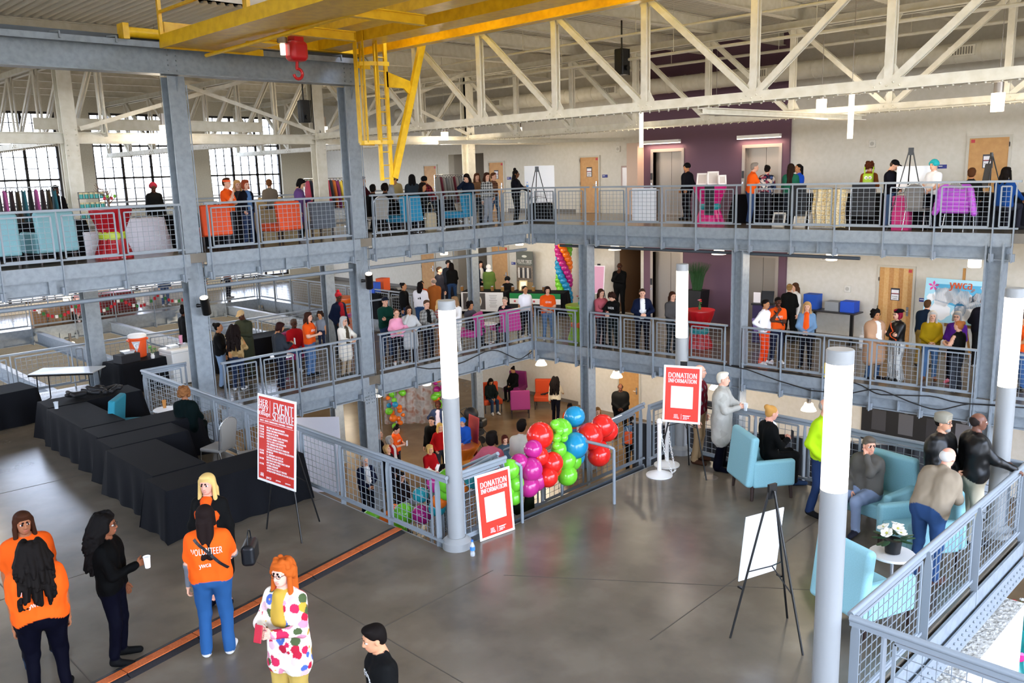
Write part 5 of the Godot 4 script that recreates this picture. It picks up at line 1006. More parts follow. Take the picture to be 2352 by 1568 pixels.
func clothes_rack(label: String, at: Vector3, w: float, cols: Array):
	var t := thing("clothes_rack", label, "rack", at); var b := MB.new(); b.run([Vector3(-w / 2, 0, 0), Vector3(-w / 2, 1.5, 0), Vector3(w / 2, 1.5, 0), Vector3(w / 2, 0, 0)], 0.015, 8); part(b, "frame", M.chrome, t)
	for e in [-1, 1]:
		b = MB.new(); b.bar(Vector3(e * w / 2, 0.015, -0.25), Vector3(e * w / 2, 0.015, 0.25), 0.03, 0.03); part(b, "foot", M.chrome, t)
	for i in cols.size() * 2:
		var x := lerpf(-w / 2 + 0.12, w / 2 - 0.12, i / (cols.size() * 2.0 - 1)); var rows := []
		for l in 5:
			var row := []
			for k in 13:
				var a := -TAU * k / 12.0; var r := 0.06 + 0.16 * minf(1.0, 0.25 + l * 0.25); row.append(Vector3(x + cos(a) * 0.035, 1.42 - l * 0.2 + 0.03 * sin(i + k), sin(a) * r))
			rows.append(row)
		b = MB.new(); b.sheet(rows); part(b, "garment", mat(cols[i % cols.size()], 0.8), t)
		b = MB.new(); b.run([Vector3(x, 1.42, -0.1), Vector3(x, 1.47, 0), Vector3(x, 1.51, 0), Vector3(x, 1.47, 0), Vector3(x, 1.42, 0.1)], 0.006, 5); part(b, "hanger", M.black, t)
func jewelry_tree(label: String, at: Vector3):
	var t := thing("jewelry_tree", label, "ornament", at); var b := MB.new(); var rg := RandomNumberGenerator.new(); rg.seed = 4
	for i in 9:
		var a := rg.randf() * TAU; var p := Vector3(0, 0.08 + i * 0.03, 0); var q := p + Vector3(cos(a) * 0.18, 0.1, sin(a) * 0.18); b.tube(p, q, 0.01, 0.006, 6); b.tube(q, q + Vector3(cos(a + 0.7) * 0.09, 0.09, sin(a + 0.7) * 0.09), 0.006, 0.004, 5)
	b.tube(Vector3.ZERO, Vector3(0, 0.36, 0), 0.016, 0.01, 8); part(b, "branches", mat("6b4a34", 0.7), t); b = MB.new(); b.lathe([Vector2(0, 0), Vector2(0.1, 0), Vector2(0.09, 0.02), Vector2(0, 0.02)], 18); part(b, "base", mat("5a3c2a"), t)
	for i in 4:
		b = MB.new(); b.ell(Vector3(-0.1 + i * 0.07, 0.2 + 0.04 * (i % 2), 0.06), Vector3(0.03, 0.035, 0.03), 10, 7); part(b, "bauble", mat(["c0263c", "6fae2c", "c0263c", "6fae2c"][i], 0.3), t)
func jar_rack(label: String, at: Vector3):
	var t := thing("jar_rack", label, "rack", at); var b := MB.new(); var up := 0.75 if at.y < F3 + 0.1 else 0.0
	for x in [-0.28, 0.28]: b.bar(Vector3(x, 0, 0), Vector3(x, up + 0.6, 0), 0.015, 0.015, Vector3.BACK)
	for k in 3: b.box(Vector3(0, up + 0.02 + k * 0.22, 0), Vector3(0.56, 0.012, 0.16))
	b.box(Vector3(0, up + 0.6, 0), Vector3(0.58, 0.015, 0.015)); part(b, "frame", M.black_metal, t); var jm := MB.new(); jm.lathe([Vector2(0, 0), Vector2(0.045, 0), Vector2(0.045, 0.09), Vector2(0, 0.09)], 12); var lm := MB.new(); lm.lathe([Vector2(0.047, 0.09), Vector2(0.047, 0.13), Vector2(0, 0.13)], 12); var a := jm.mesh(); var c := lm.mesh()
	for k in 3:
		for i in 5:
			var j := inst(a, "jar", mat("1d8f86", 0.35), t, Vector3(-0.22 + i * 0.11, up + 0.027 + k * 0.22, 0)); inst(c, "lid", mat("c9b98a", 0.6), j)
func trinket(label: String, at: Vector3, group: String):
	var b := MB.new(); b.lathe([Vector2(0, 0), Vector2(0.05, 0), Vector2(0.02, 0.03), Vector2(0.045, 0.09), Vector2(0.02, 0.13), Vector2(0, 0.14)], 12); one(b, "trinket", mat("a8a29a", 0.3, 0.6), label, "trinket", group).position = at
func neck_form(label: String, at: Vector3):
	var t := thing("necklace_bust", label, "display bust", at); var b := MB.new(); b.lathe([Vector2(0, 0), Vector2(0.08, 0), Vector2(0.14, 0.05), Vector2(0.16, 0.14), Vector2(0.06, 0.22), Vector2(0.05, 0.3), Vector2(0, 0.31)], 20); part(b, "bust", mat("b59a6c", 0.8), t); b = MB.new(); var pts := []
	for i in 11: pts.append(Vector3(0.11 * cos(PI * i / 10), 0.2 - 0.1 * sin(PI * i / 10), 0.1 + 0.05 * sin(PI * i / 10)))
	b.run(pts, 0.007, 5); part(b, "necklace", mat("d8b44a", 0.3, 0.8), t)
func gold_cloth(label: String, at: Vector3):
	var rows := []
	for l in 8:
		var row := []
		for i in 31: row.append(Vector3(0.06 * sin(i * 0.75 + l * 0.15) + 0.02 * sin(i * 1.9), 0.92 - l * 0.125, -0.42 + i * 0.028 + 0.02 * sin(l * 1.3)))
		rows.append(row)
	var b := MB.new(); b.sheet(rows); var t := thing("draped_cloth", label, "cloth", at); part(b, "cloth", noise_mat(["a8843c", "d8c48e", "efe6cc", "b8924a"], 1.6, 0.6, 0.02, 4, 70), t); b = MB.new(); b.tube(Vector3(0.0, 0.93, -0.5), Vector3(0, 0.93, 0.5), 0.015); part(b, "rod", M.chrome, t)
	for e in [-0.5, 0.5]:
		b = MB.new(); b.tube(Vector3(0, 0, e), Vector3(0, 0.94, e), 0.012); part(b, "upright", M.chrome, t)
func puffer(label: String, at: Vector3, turn: float):
	var f := Field.new(); var sh := []
	for i in 7: sh.append([0, Vector3(-0.24, 0.0 - i * 0.085, 0.02), Vector3(0.24, 0.0 - i * 0.085, 0.02), 0.055, 0.055, 0])
	for e in [-1, 1]:
		for i in 6: sh.append([0, Vector3(e * (0.28 + i * 0.018), -0.04 - i * 0.09, 0.05), Vector3(e * (0.31 + i * 0.018), -0.1 - i * 0.09, 0.06), 0.065, 0.065, 0])
	f.build(sh, 0.014, 0.02); var b := MB.new(); put(b, f, Transform3D(), [Color.WHITE]); b.c.clear(); var o := one(b, "puffer_jacket", mat("b04fc4", 0.35), label, "jacket"); o.position = at; o.rotation.y = turn
func wall_sign(label: String, at: Vector3):
	var t := thing("room_sign", label, "sign", at); var b := MB.new(); b.box(Vector3.ZERO, Vector3(0.02, 0.1, 0.22)); part(b, "plate", mat("2b3488", 0.5), t); b = MB.new(); b.box(Vector3(-0.011, 0.01, -0.04), Vector3(0.004, 0.02, 0.1)); part(b, "text_line", M.white, t)
func wall_box(label: String, at: Vector3):
	var t := thing("wall_box", label, "device", at); var b := MB.new(); b.rbox(Vector3.ZERO, Vector3(0.05, 0.2, 0.18), 0.015); part(b, "case", mat("dedad0", 0.5), t); b = MB.new(); b.tube(Vector3(-0.025, 0, 0), Vector3(-0.03, 0, 0), 0.055, 0.055, 16); part(b, "grille", mat("b9b5ab", 0.5), t)
func fire_cabinet(label: String, at: Vector3):
	var t := thing("fire_cabinet", label, "cabinet", at); var b := MB.new(); b.box(Vector3.ZERO, Vector3(0.05, 0.75, 0.4)); part(b, "frame", mat("b0968c", 0.5), t); b = MB.new(); b.box(Vector3(-0.027, 0, 0), Vector3(0.01, 0.62, 0.28)); part(b, "door", mat("cfc6c0", 0.2, 0.4), t)
func wall_picture(label: String, at: Vector3):
	var t := thing("wall_picture", label, "picture", at); var b := MB.new(); b.box(Vector3.ZERO, Vector3(0.03, 0.85, 2.0)); part(b, "frame", mat("8a857c", 0.5), t); b = MB.new(); b.box(Vector3(-0.017, 0, 0), Vector3(0.006, 0.75, 1.9)); part(b, "picture", noise_mat(["14130f", "2a2822", "4a473c"], 0.8, 0.4, 0.02, 4, 71), t)
func wall_poster(label: String, at: Vector3):
	var t := thing("wall_poster", label, "poster", at); var b := MB.new(); b.box(Vector3.ZERO, Vector3(0.02, 1.7, 3.4)); part(b, "sheet", mat("17171a", 0.6), t)
	for i in 4:
		b = MB.new(); b.ell(Vector3(-0.012, 0.25, -1.2 + i * 0.75), Vector3(0.002, 0.14, 0.11), 12, 8); b.box(Vector3(-0.012, -0.2, -1.2 + i * 0.75), Vector3(0.004, 0.6, 0.4)); part(b, "printed_figure", mat(["3c3c40", "57575c", "2e2e33", "66666c"][i], 0.6), t)
func stroller(label: String, at: Vector3, turn: float):
	var t := thing("stroller", label, "stroller", at, turn); var k: Material = M.black; var b := MB.new(); b.rbox(Vector3(0, 0.62, 0), Vector3(0.42, 0.3, 0.7), 0.1); part(b, "seat", k, t); b = MB.new(); b.ell(Vector3(0, 0.88, -0.18), Vector3(0.23, 0.24, 0.26)); part(b, "hood", mat("17171a", 0.6), t)
	b = MB.new(); b.run([Vector3(-0.22, 0.12, 0.35), Vector3(-0.22, 0.6, -0.1), Vector3(-0.22, 1.02, -0.5), Vector3(0.22, 1.02, -0.5), Vector3(0.22, 0.6, -0.1), Vector3(0.22, 0.12, 0.35)], 0.016, 8); b.run([Vector3(-0.25, 0.14, -0.4), Vector3(-0.22, 0.5, 0.05)], 0.016, 8); b.run([Vector3(0.25, 0.14, -0.4), Vector3(0.22, 0.5, 0.05)], 0.016, 8); part(b, "frame", M.black_metal, t)
	for q in [Vector3(-0.25, 0.13, 0.36), Vector3(0.25, 0.13, 0.36), Vector3(-0.26, 0.15, -0.4), Vector3(0.26, 0.15, -0.4)]:
		b = MB.new(); b.tube(q - Vector3(0.02, 0, 0), q + Vector3(0.02, 0, 0), q.y, q.y, 18); part(b, "wheel", k, t)
	b = MB.new(); b.rbox(Vector3(0, 0.28, 0), Vector3(0.4, 0.2, 0.45), 0.06); part(b, "basket", mat("1a1a1d", 0.8), t)
func pipe_drape(label: String, a: Vector3, c: Vector3):
	var t := thing("curtain_wall", label, "curtain", a); var d := c - a; var L := d.length(); var u := d / L; var s := u.cross(Vector3.UP); var rows := []; var n := int(L / 0.05)
	for l in 3:
		var row := []
		for i in n + 1: row.append(u * L * i / n + s * (0.05 * sin(i * 0.8) + 0.02 * sin(i * 0.31)) + Vector3(0, 2.6 - l * 1.29, 0))
		rows.append(row)
	var b := MB.new(); b.sheet(rows); part(b, "curtain", mat("101014", 0.85), t); b = MB.new(); b.tube(Vector3(0, 2.62, 0), d + Vector3(0, 2.62, 0), 0.02); part(b, "rod", M.brushed, t)
	for k in 4:
		b = MB.new(); b.tube(d * k / 3.0 - s * 0.1, d * k / 3.0 - s * 0.1 + Vector3(0, 2.64, 0), 0.022); b.box(d * k / 3.0 - s * 0.1 + Vector3(0, 0.01, 0), Vector3(0.4, 0.02, 0.4)); part(b, "upright", M.brushed, t)
func projector(label: String, at: Vector3):
	var t := thing("projector", label, "projector", at); var b := MB.new(); b.rbox(Vector3(0, 0.25, 0), Vector3(0.26, 0.6, 0.26), 0.03); part(b, "body", M.black, t); b = MB.new(); b.tube(Vector3(0, 0.55, 0), Vector3(0, 8.8 - at.y, 0), 0.02); part(b, "mount", M.black_metal, t); b = MB.new()
	for e in [-1, 1]: b.bar(Vector3(e * 0.16, -0.05, 0.1), Vector3(e * 0.16, 0.55, 0.1), 0.02, 0.02, Vector3.BACK)
	b.tube(Vector3(0, 0.1, 0.12), Vector3(0, 0.1, 0.2), 0.06, 0.07); part(b, "cage", M.black_metal, t)
# ---------------------------------------------------------------- people: smooth bodies from joints
class Field extends RefCounted:
	# shapes: [0, a, b, ra, rb, group, depth_scale] tapered capsule; [1, centre, radii, group] ellipsoid; [2, centre, radii] hollow
	var shared := false; var cell := 0.02; var o := Vector3.ZERO; var nx := 0; var ny := 0; var nz := 0
	var D := PackedFloat32Array(); var R := PackedFloat32Array(); var G := PackedByteArray()
	var vs := PackedVector3Array(); var ns := PackedVector3Array(); var gs := PackedByteArray(); var ix := PackedInt32Array()
	func build(sh: Array, cl: float, k := 0.03):
		cell = cl; var lo := Vector3.ONE * 99; var hi := -lo
		for s in sh:
			if s[0] == 0:
				var e: float = maxf(s[3], s[4]); lo = lo.min((s[1] as Vector3).min(s[2]) - Vector3.ONE * e); hi = hi.max((s[1] as Vector3).max(s[2]) + Vector3.ONE * e)
			elif s[0] == 1: lo = lo.min(s[1] - s[2]); hi = hi.max(s[1] + s[2])
		lo -= Vector3.ONE * cell * 2.5; hi += Vector3.ONE * cell * 2.5; o = lo
		nx = int((hi.x - lo.x) / cell) + 2; ny = int((hi.y - lo.y) / cell) + 2; nz = int((hi.z - lo.z) / cell) + 2
		D.resize(nx * ny * nz); D.fill(0.2); R.resize(nx * ny * nz); R.fill(9.0); G.resize(nx * ny * nz)
		for s in sh: add(s, k)
		nets()
	func add(s: Array, k: float):
		var a: Vector3 = s[1]; var mg := k * 0.45 + cell * 1.4; var lo: Vector3; var hi: Vector3; var b := a; var ra := 0.0; var rb := 0.0; var g := 0; var ds := 1.0; var rad := Vector3.ONE; var ty: int = s[0]
		if ty == 0:
			b = s[2]; ra = s[3]; rb = s[4]; g = s[5]; ds = s[6] if s.size() > 6 else 1.0
			var e := maxf(ra, rb) + mg; lo = a.min(b) - Vector3.ONE * e; hi = a.max(b) + Vector3.ONE * e
		else:
			rad = s[2]; g = s[3] if s.size() > 3 else 0; lo = a - rad - Vector3.ONE * mg; hi = a + rad + Vector3.ONE * mg
		var x0 := maxi(0, int((lo.x - o.x) / cell)); var x1 := mini(nx - 1, int((hi.x - o.x) / cell) + 1)
		var y0 := maxi(0, int((lo.y - o.y) / cell)); var y1 := mini(ny - 1, int((hi.y - o.y) / cell) + 1)
		var z0 := maxi(0, int((lo.z - o.z) / cell)); var z1 := mini(nz - 1, int((hi.z - o.z) / cell) + 1)
		var ab := b - a; var l2 := maxf(ab.length_squared(), 1e-9); var mr := minf(rad.x, minf(rad.y, rad.z)); var ir := Vector3.ONE / rad
		for z in range(z0, z1 + 1):
			for y in range(y0, y1 + 1):
				var i := (z * ny + y) * nx + x0
				var q := Vector3(o.x + x0 * cell, o.y + y * cell, o.z + z * cell) - a
				for x in range(x0, x1 + 1):
					var d := 0.0
					if ty == 0:
						var h := clampf(q.dot(ab) / l2, 0.0, 1.0); var w := q - ab * h; w.z *= ds; d = w.length() - ra - (rb - ra) * h
					else:
						var w := q * ir; var k0 := w.length(); d = k0 * (k0 - 1.0) / maxf((w * ir).length(), 1e-5)
					if ty == 2:
						var c := D[i]; var hh := maxf(k * 0.3 - absf(c + d), 0.0) / (k * 0.3 + 1e-6); D[i] = maxf(c, -d) + hh * hh * k * 0.075
					else:
						if d < R[i]: R[i] = d; G[i] = g
						var c := D[i]; var hh := maxf(k - absf(c - d), 0.0) / k; D[i] = minf(c, d) - hh * hh * k * 0.25
					i += 1; q.x += cell
	func nets():
		var id := PackedInt32Array(); id.resize(nx * ny * nz); id.fill(-1); var sy := nx; var sz := nx * ny; var lim := cell * 1.8
		for z in nz - 1:
			for y in ny - 1:
				var i := z * sz + y * sy
				for x in nx - 1:
					var d0 := D[i]
					if d0 < lim and d0 > -lim:
						var d1 := D[i + 1]; var d2 := D[i + sy]; var d3 := D[i + sy + 1]; var d4 := D[i + sz]; var d5 := D[i + sz + 1]; var d6 := D[i + sz + sy]; var d7 := D[i + sz + sy + 1]
						var m := int(d0 < 0) + int(d1 < 0) + int(d2 < 0) + int(d3 < 0) + int(d4 < 0) + int(d5 < 0) + int(d6 < 0) + int(d7 < 0)
						if m > 0 and m < 8:
							var gr := Vector3(d1 - d0 + d3 - d2 + d5 - d4 + d7 - d6, d2 - d0 + d3 - d1 + d6 - d4 + d7 - d5, d4 - d0 + d5 - d1 + d6 - d2 + d7 - d3) * 0.25
							var avg := (d0 + d1 + d2 + d3 + d4 + d5 + d6 + d7) * 0.125; var gl := maxf(gr.length_squared(), 1e-9)
							var p := Vector3(0.5, 0.5, 0.5) - gr * (avg / gl)
							p = p.clamp(Vector3.ZERO, Vector3.ONE)
							id[i] = vs.size(); vs.append(o + (Vector3(x, y, z) + p) * cell); ns.append(gr.normalized())
							var bi := i; var bd := R[i]
							if R[i + 1] < bd: bi = i + 1; bd = R[i + 1]
							if R[i + sy] < bd: bi = i + sy; bd = R[i + sy]
							if R[i + sy + 1] < bd: bi = i + sy + 1; bd = R[i + sy + 1]
							if R[i + sz] < bd: bi = i + sz; bd = R[i + sz]
							if R[i + sz + 1] < bd: bi = i + sz + 1; bd = R[i + sz + 1]
							if R[i + sz + sy] < bd: bi = i + sz + sy; bd = R[i + sz + sy]
							if R[i + sz + sy + 1] < bd: bi = i + sz + sy + 1
							gs.append(G[bi])
					i += 1
		for z in range(1, nz - 1):
			for y in range(1, ny - 1):
				var i := z * sz + y * sy + 1
				for x in range(1, nx - 1):
					var v := id[i]
					if v >= 0:
						var s := D[i] < 0
						if s != (D[i + 1] < 0): face(v, id[i - sy], id[i - sy - sz], id[i - sz], s)
						if s != (D[i + sy] < 0): face(v, id[i - sz], id[i - sz - 1], id[i - 1], s)
						if s != (D[i + sz] < 0): face(v, id[i - 1], id[i - 1 - sy], id[i - sy], s)
					i += 1
	func face(a: int, b: int, c: int, d: int, s: bool):
		if b < 0 or c < 0 or d < 0: return
		if not s: ix.append_array(PackedInt32Array([a, b, c, a, c, d]))
		else: ix.append_array(PackedInt32Array([a, c, b, a, d, c]))
	func sample(p: Vector3) -> float:      # trilinear distance
		var q := (p - o) / cell; var x := int(q.x); var y := int(q.y); var z := int(q.z)
		if q.x < 0 or q.y < 0 or q.z < 0 or x >= nx - 1 or y >= ny - 1 or z >= nz - 1: return 1.0
		var f := q - Vector3(x, y, z); var i := (z * ny + y) * nx + x; var sz := nx * ny
		return lerpf(lerpf(lerpf(D[i], D[i + 1], f.x), lerpf(D[i + nx], D[i + nx + 1], f.x), f.y), lerpf(lerpf(D[i + sz], D[i + sz + 1], f.x), lerpf(D[i + sz + nx], D[i + sz + nx + 1], f.x), f.y), f.z)

var kit := {}
var dyed := {}
func put(b: MB, f: Field, xf: Transform3D, cols: Array):
	var i := b.v.size(); var m := PackedInt32Array(f.ix); var key := str(f.get_instance_id()) + str(cols[0])
	b.v.append_array(xf * f.vs); b.n.append_array(Transform3D(xf.basis.orthonormalized(), Vector3.ZERO) * f.ns)
	var cc: PackedColorArray
	if f.shared and dyed.has(key): cc = dyed[key]
	else:
		for g in f.gs: cc.append(cols[g])
		if f.shared: dyed[key] = cc
	b.c.append_array(cc)
	if xf.basis.determinant() < 0: m.reverse()
	if i > 0:
		for j in m.size(): m[j] += i
	b.ix.append_array(m)
func lin(h: String) -> Color: return Color(h).srgb_to_linear()
func make_kit():
	for lod in [["far", 0.0105], ["near", 0.0052]]:
		var f := Field.new()
		var hsh := [[1, Vector3(0, 0.028, -0.012), Vector3(0.077, 0.088, 0.094), 0], [1, Vector3(0, -0.03, 0.018), Vector3(0.061, 0.086, 0.07), 0], [1, Vector3(0, -0.078, 0.042), Vector3(0.036, 0.03, 0.04), 0],
			[0, Vector3(0, 0.016, 0.086), Vector3(0, -0.022, 0.1), 0.008, 0.013, 0], [0, Vector3(-0.012, -0.026, 0.09), Vector3(0.012, -0.026, 0.09), 0.009, 0.009, 0],
			[0, Vector3(-0.036, 0.034, 0.07), Vector3(0.036, 0.034, 0.07), 0.012, 0.012, 0], [2, Vector3(-0.031, 0.012, 0.096), Vector3(0.02, 0.013, 0.016)], [2, Vector3(0.031, 0.012, 0.096), Vector3(0.02, 0.013, 0.016)],
			[1, Vector3(-0.031, 0.011, 0.071), Vector3(0.012, 0.0058, 0.0125), 5], [1, Vector3(0.031, 0.011, 0.071), Vector3(0.0125, 0.006, 0.0125), 5], [1, Vector3(-0.031, 0.011, 0.08), Vector3(0.006, 0.007, 0.006), 6], [1, Vector3(0.031, 0.011, 0.08), Vector3(0.006, 0.007, 0.006), 6],
			[1, Vector3(0, -0.058, 0.079), Vector3(0.023, 0.0085, 0.012), 7], [0, Vector3(-0.018, 0.034, 0.083), Vector3(-0.045, 0.034, 0.07), 0.0045, 0.003, 6], [0, Vector3(0.018, 0.034, 0.083), Vector3(0.045, 0.034, 0.07), 0.0045, 0.003, 6],
			[1, Vector3(-0.078, -0.008, -0.008), Vector3(0.011, 0.031, 0.019), 0], [1, Vector3(0.078, -0.008, -0.008), Vector3(0.011, 0.031, 0.019), 0],
			[0, Vector3(0, -0.06, -0.02), Vector3(0, -0.17, -0.032), 0.052, 0.06, 0]]
		if lod[0] == "far": hsh = hsh.filter(func(q): return q.size() < 6 or q[5] != 6)
		f.build(hsh, lod[1], 0.016)
		f.shared = true; kit["head_" + lod[0]] = f
		for pose in [["relaxed", [14, 30, 40]], ["grip", [45, 70, 60]], ["flat", [4, 8, 8]]]:
			var h := Field.new(); var sh := []
			for i in 4:
				var z: float = [0.03, 0.0105, -0.0095, -0.028][i]; var l: float = [0.072, 0.08, 0.074, 0.056][i]; var p := Vector3(0, -0.088 + absf(i - 1.2) * 0.004, z); var ang := 0.0
				sh.append([0, Vector3(0, -0.01, z * 0.6), p, 0.016, 0.0125, 0])
				for s in 3:
					ang += deg_to_rad(pose[1][s]); var e: Vector3 = p + Vector3(sin(ang), -cos(ang), z * 0.5) * l * [0.44, 0.31, 0.25][s]
					sh.append([0, p, e, 0.0095 - s * 0.0008, 0.0088 - s * 0.0012, 0]); p = e
			var p1 := Vector3(0.012, -0.045, 0.052); var g := 0.35 if pose[0] != "grip" else 1.0
			sh.append([0, Vector3(0.002, -0.015, 0.018), p1, 0.017, 0.012, 0]); sh.append([0, p1, p1 + Vector3(0.016 * g, -0.036, 0.012), 0.0105, 0.0088, 0])
			sh.append([0, Vector3(0, 0.02, 0), Vector3(0, -0.03, 0), 0.024, 0.026, 0, 1.0])
			h.build(sh, 0.0085 if lod[0] == "far" else 0.0045, 0.008); h.shared = true; kit["hand_%s_%s" % [pose[0], lod[0]]] = h
	var HS := {
		"short": [[1, Vector3(0, 0.05, -0.024), Vector3(0.087, 0.083, 0.095), 0], [1, Vector3(0, -0.005, -0.06), Vector3(0.074, 0.075, 0.055), 0], [1, Vector3(0, 0.105, 0.035), Vector3(0.06, 0.03, 0.05), 0]],
		"fringe": [[1, Vector3(0, 0.012, -0.058), Vector3(0.082, 0.074, 0.056), 0], [0, Vector3(-0.08, 0.015, -0.035), Vector3(-0.079, -0.01, -0.03), 0.014, 0.01, 0], [0, Vector3(0.08, 0.015, -0.035), Vector3(0.079, -0.01, -0.03), 0.014, 0.01, 0]],
		"bob": [[1, Vector3(0, 0.055, -0.022), Vector3(0.094, 0.085, 0.1), 0], [1, Vector3(0, -0.02, -0.06), Vector3(0.09, 0.1, 0.06), 0], [0, Vector3(-0.082, 0.03, 0.0), Vector3(-0.082, -0.085, 0.012), 0.024, 0.028, 0], [0, Vector3(0.082, 0.03, 0.0), Vector3(0.082, -0.085, 0.012), 0.024, 0.028, 0], [1, Vector3(0, 0.1, 0.045), Vector3(0.066, 0.03, 0.045), 0]],
		"long": [[1, Vector3(0, 0.055, -0.022), Vector3(0.092, 0.083, 0.1), 0], [1, Vector3(0, -0.03, -0.065), Vector3(0.092, 0.12, 0.055), 0], [0, Vector3(-0.082, 0.04, 0.0), Vector3(-0.1, -0.25, 0.02), 0.022, 0.028, 0], [0, Vector3(0.082, 0.04, 0.0), Vector3(0.1, -0.25, 0.02), 0.022, 0.028, 0], [0, Vector3(-0.05, -0.08, -0.085), Vector3(-0.06, -0.3, -0.1), 0.05, 0.035, 0], [0, Vector3(0.05, -0.08, -0.085), Vector3(0.06, -0.3, -0.1), 0.05, 0.035, 0], [1, Vector3(0, 0.1, 0.045), Vector3(0.064, 0.028, 0.045), 0]],
		"straight": [[1, Vector3(0, 0.05, -0.022), Vector3(0.09, 0.085, 0.1), 0], [1, Vector3(0, -0.02, -0.06), Vector3(0.088, 0.1, 0.055), 0], [0, Vector3(-0.04, -0.05, -0.09), Vector3(-0.03, -0.42, -0.125), 0.052, 0.04, 0], [0, Vector3(0.04, -0.05, -0.09), Vector3(0.05, -0.42, -0.125), 0.052, 0.04, 0], [0, Vector3(-0.078, 0.03, 0.0), Vector3(-0.085, -0.1, 0.0), 0.022, 0.02, 0], [0, Vector3(0.078, 0.03, 0.0), Vector3(0.085, -0.1, 0.0), 0.022, 0.02, 0]],
		"bun": [[1, Vector3(0, 0.04, -0.024), Vector3(0.083, 0.086, 0.096), 0], [1, Vector3(0, -0.005, -0.055), Vector3(0.074, 0.075, 0.055), 0], [1, Vector3(0, 0.08, -0.115), Vector3(0.05, 0.048, 0.045), 0]],
		"topbun": [[1, Vector3(0, 0.04, -0.024), Vector3(0.083, 0.086, 0.096), 0], [1, Vector3(0, -0.005, -0.055), Vector3(0.074, 0.075, 0.055), 0], [1, Vector3(0, 0.155, -0.04), Vector3(0.055, 0.05, 0.05), 0]],
		"pony": [[1, Vector3(0, 0.04, -0.024), Vector3(0.083, 0.086, 0.096), 0], [1, Vector3(0, -0.005, -0.055), Vector3(0.074, 0.075, 0.055), 0], [0, Vector3(0, 0.03, -0.12), Vector3(0.02, -0.26, -0.13), 0.04, 0.025, 0]],
		"beanie": [[1, Vector3(0, 0.062, -0.018), Vector3(0.092, 0.085, 0.104), 0], [0, Vector3(-0.05, 0.035, -0.015), Vector3(0.05, 0.035, -0.015), 0.06, 0.06, 0, 0.6]],
		"cap": [[1, Vector3(0, 0.06, -0.014), Vector3(0.09, 0.08, 0.1), 0], [1, Vector3(0, 0.055, 0.1), Vector3(0.072, 0.012, 0.075), 0]],
		"beret": [[1, Vector3(0.02, 0.095, -0.03), Vector3(0.11, 0.045, 0.115), 0], [1, Vector3(0, 0.06, -0.015), Vector3(0.09, 0.05, 0.1), 0]],
		"pakol": [[1, Vector3(0, 0.115, -0.012), Vector3(0.1, 0.022, 0.11), 0], [0, Vector3(-0.04, 0.075, -0.012), Vector3(0.04, 0.075, -0.012), 0.068, 0.068, 0, 0.72], [0, Vector3(-0.045, 0.05, -0.012), Vector3(0.045, 0.05, -0.012), 0.055, 0.055, 0, 0.58]],
		"hijab": [[1, Vector3(0, 0.035, -0.03), Vector3(0.1, 0.105, 0.1), 0], [1, Vector3(0, -0.12, -0.02), Vector3(0.12, 0.08, 0.1), 0]],
		"pompom": [[1, Vector3(0, 0.062, -0.018), Vector3(0.092, 0.085, 0.104), 0], [1, Vector3(0, 0.175, -0.02), Vector3(0.045, 0.042, 0.045), 0]]}
	for k in HS:
		var f := Field.new(); f.build(HS[k], 0.0085, 0.03); kit[k] = f
	var rg := RandomNumberGenerator.new(); rg.seed = 5      # curly heads: many small locks
	for k in [["curly", 0.13, 70], ["afro", 0.105, 60], ["curlylong", 0.16, 190], ["locs", 0.1, 46]]:
		var sh := [[1, Vector3(0, 0.05, -0.022), Vector3(0.088, 0.085, 0.098), 0]]
		for i in k[2]:
			var t := rg.randf() * TAU; var y := rg.randf_range(-0.05, 0.13); var r: float = k[1] * sqrt(maxf(0.1, 1.0 - pow(y / 0.16, 2.0))) * 0.72
			var p := Vector3(cos(t) * r, y, sin(t) * r - 0.03)
			if p.z > 0.035 and p.y < 0.075: continue
			if k[0] == "curlylong":
				var q := Vector3(p.x * 1.5, rg.randf_range(-0.52, -0.1), -absf(p.z) * 0.5 - 0.1 - rg.randf() * 0.08)
				if p.z < 0.02 or absf(p.x) > 0.06: sh.append([0, p, p.lerp(q, 0.5) + Vector3(rg.randf_range(-0.03, 0.03), 0, -0.01), 0.03, 0.028, 0]); sh.append([0, p.lerp(q, 0.5), q, 0.028, 0.016, 0])
			elif k[0] == "locs":
				if p.z < 0.02: sh.append([0, p, Vector3(p.x * 1.35, rg.randf_range(-0.5, -0.3), p.z * 1.2 - 0.06), 0.013, 0.01, 0])
				else: sh.append([1, p, Vector3.ONE * 0.025, 0])
			else: sh.append([1, p, Vector3.ONE * rg.randf_range(0.024, 0.036), 0])
		var f := Field.new(); f.build(sh, 0.0085, 0.012); kit[k[0]] = f
	for k in HS.keys() + ["curly", "afro", "curlylong", "locs"]:
		var b := MB.new(); put(b, kit[k], Transform3D(), [Color.WHITE]); b.c.clear(); kit["m_" + k] = b.mesh()

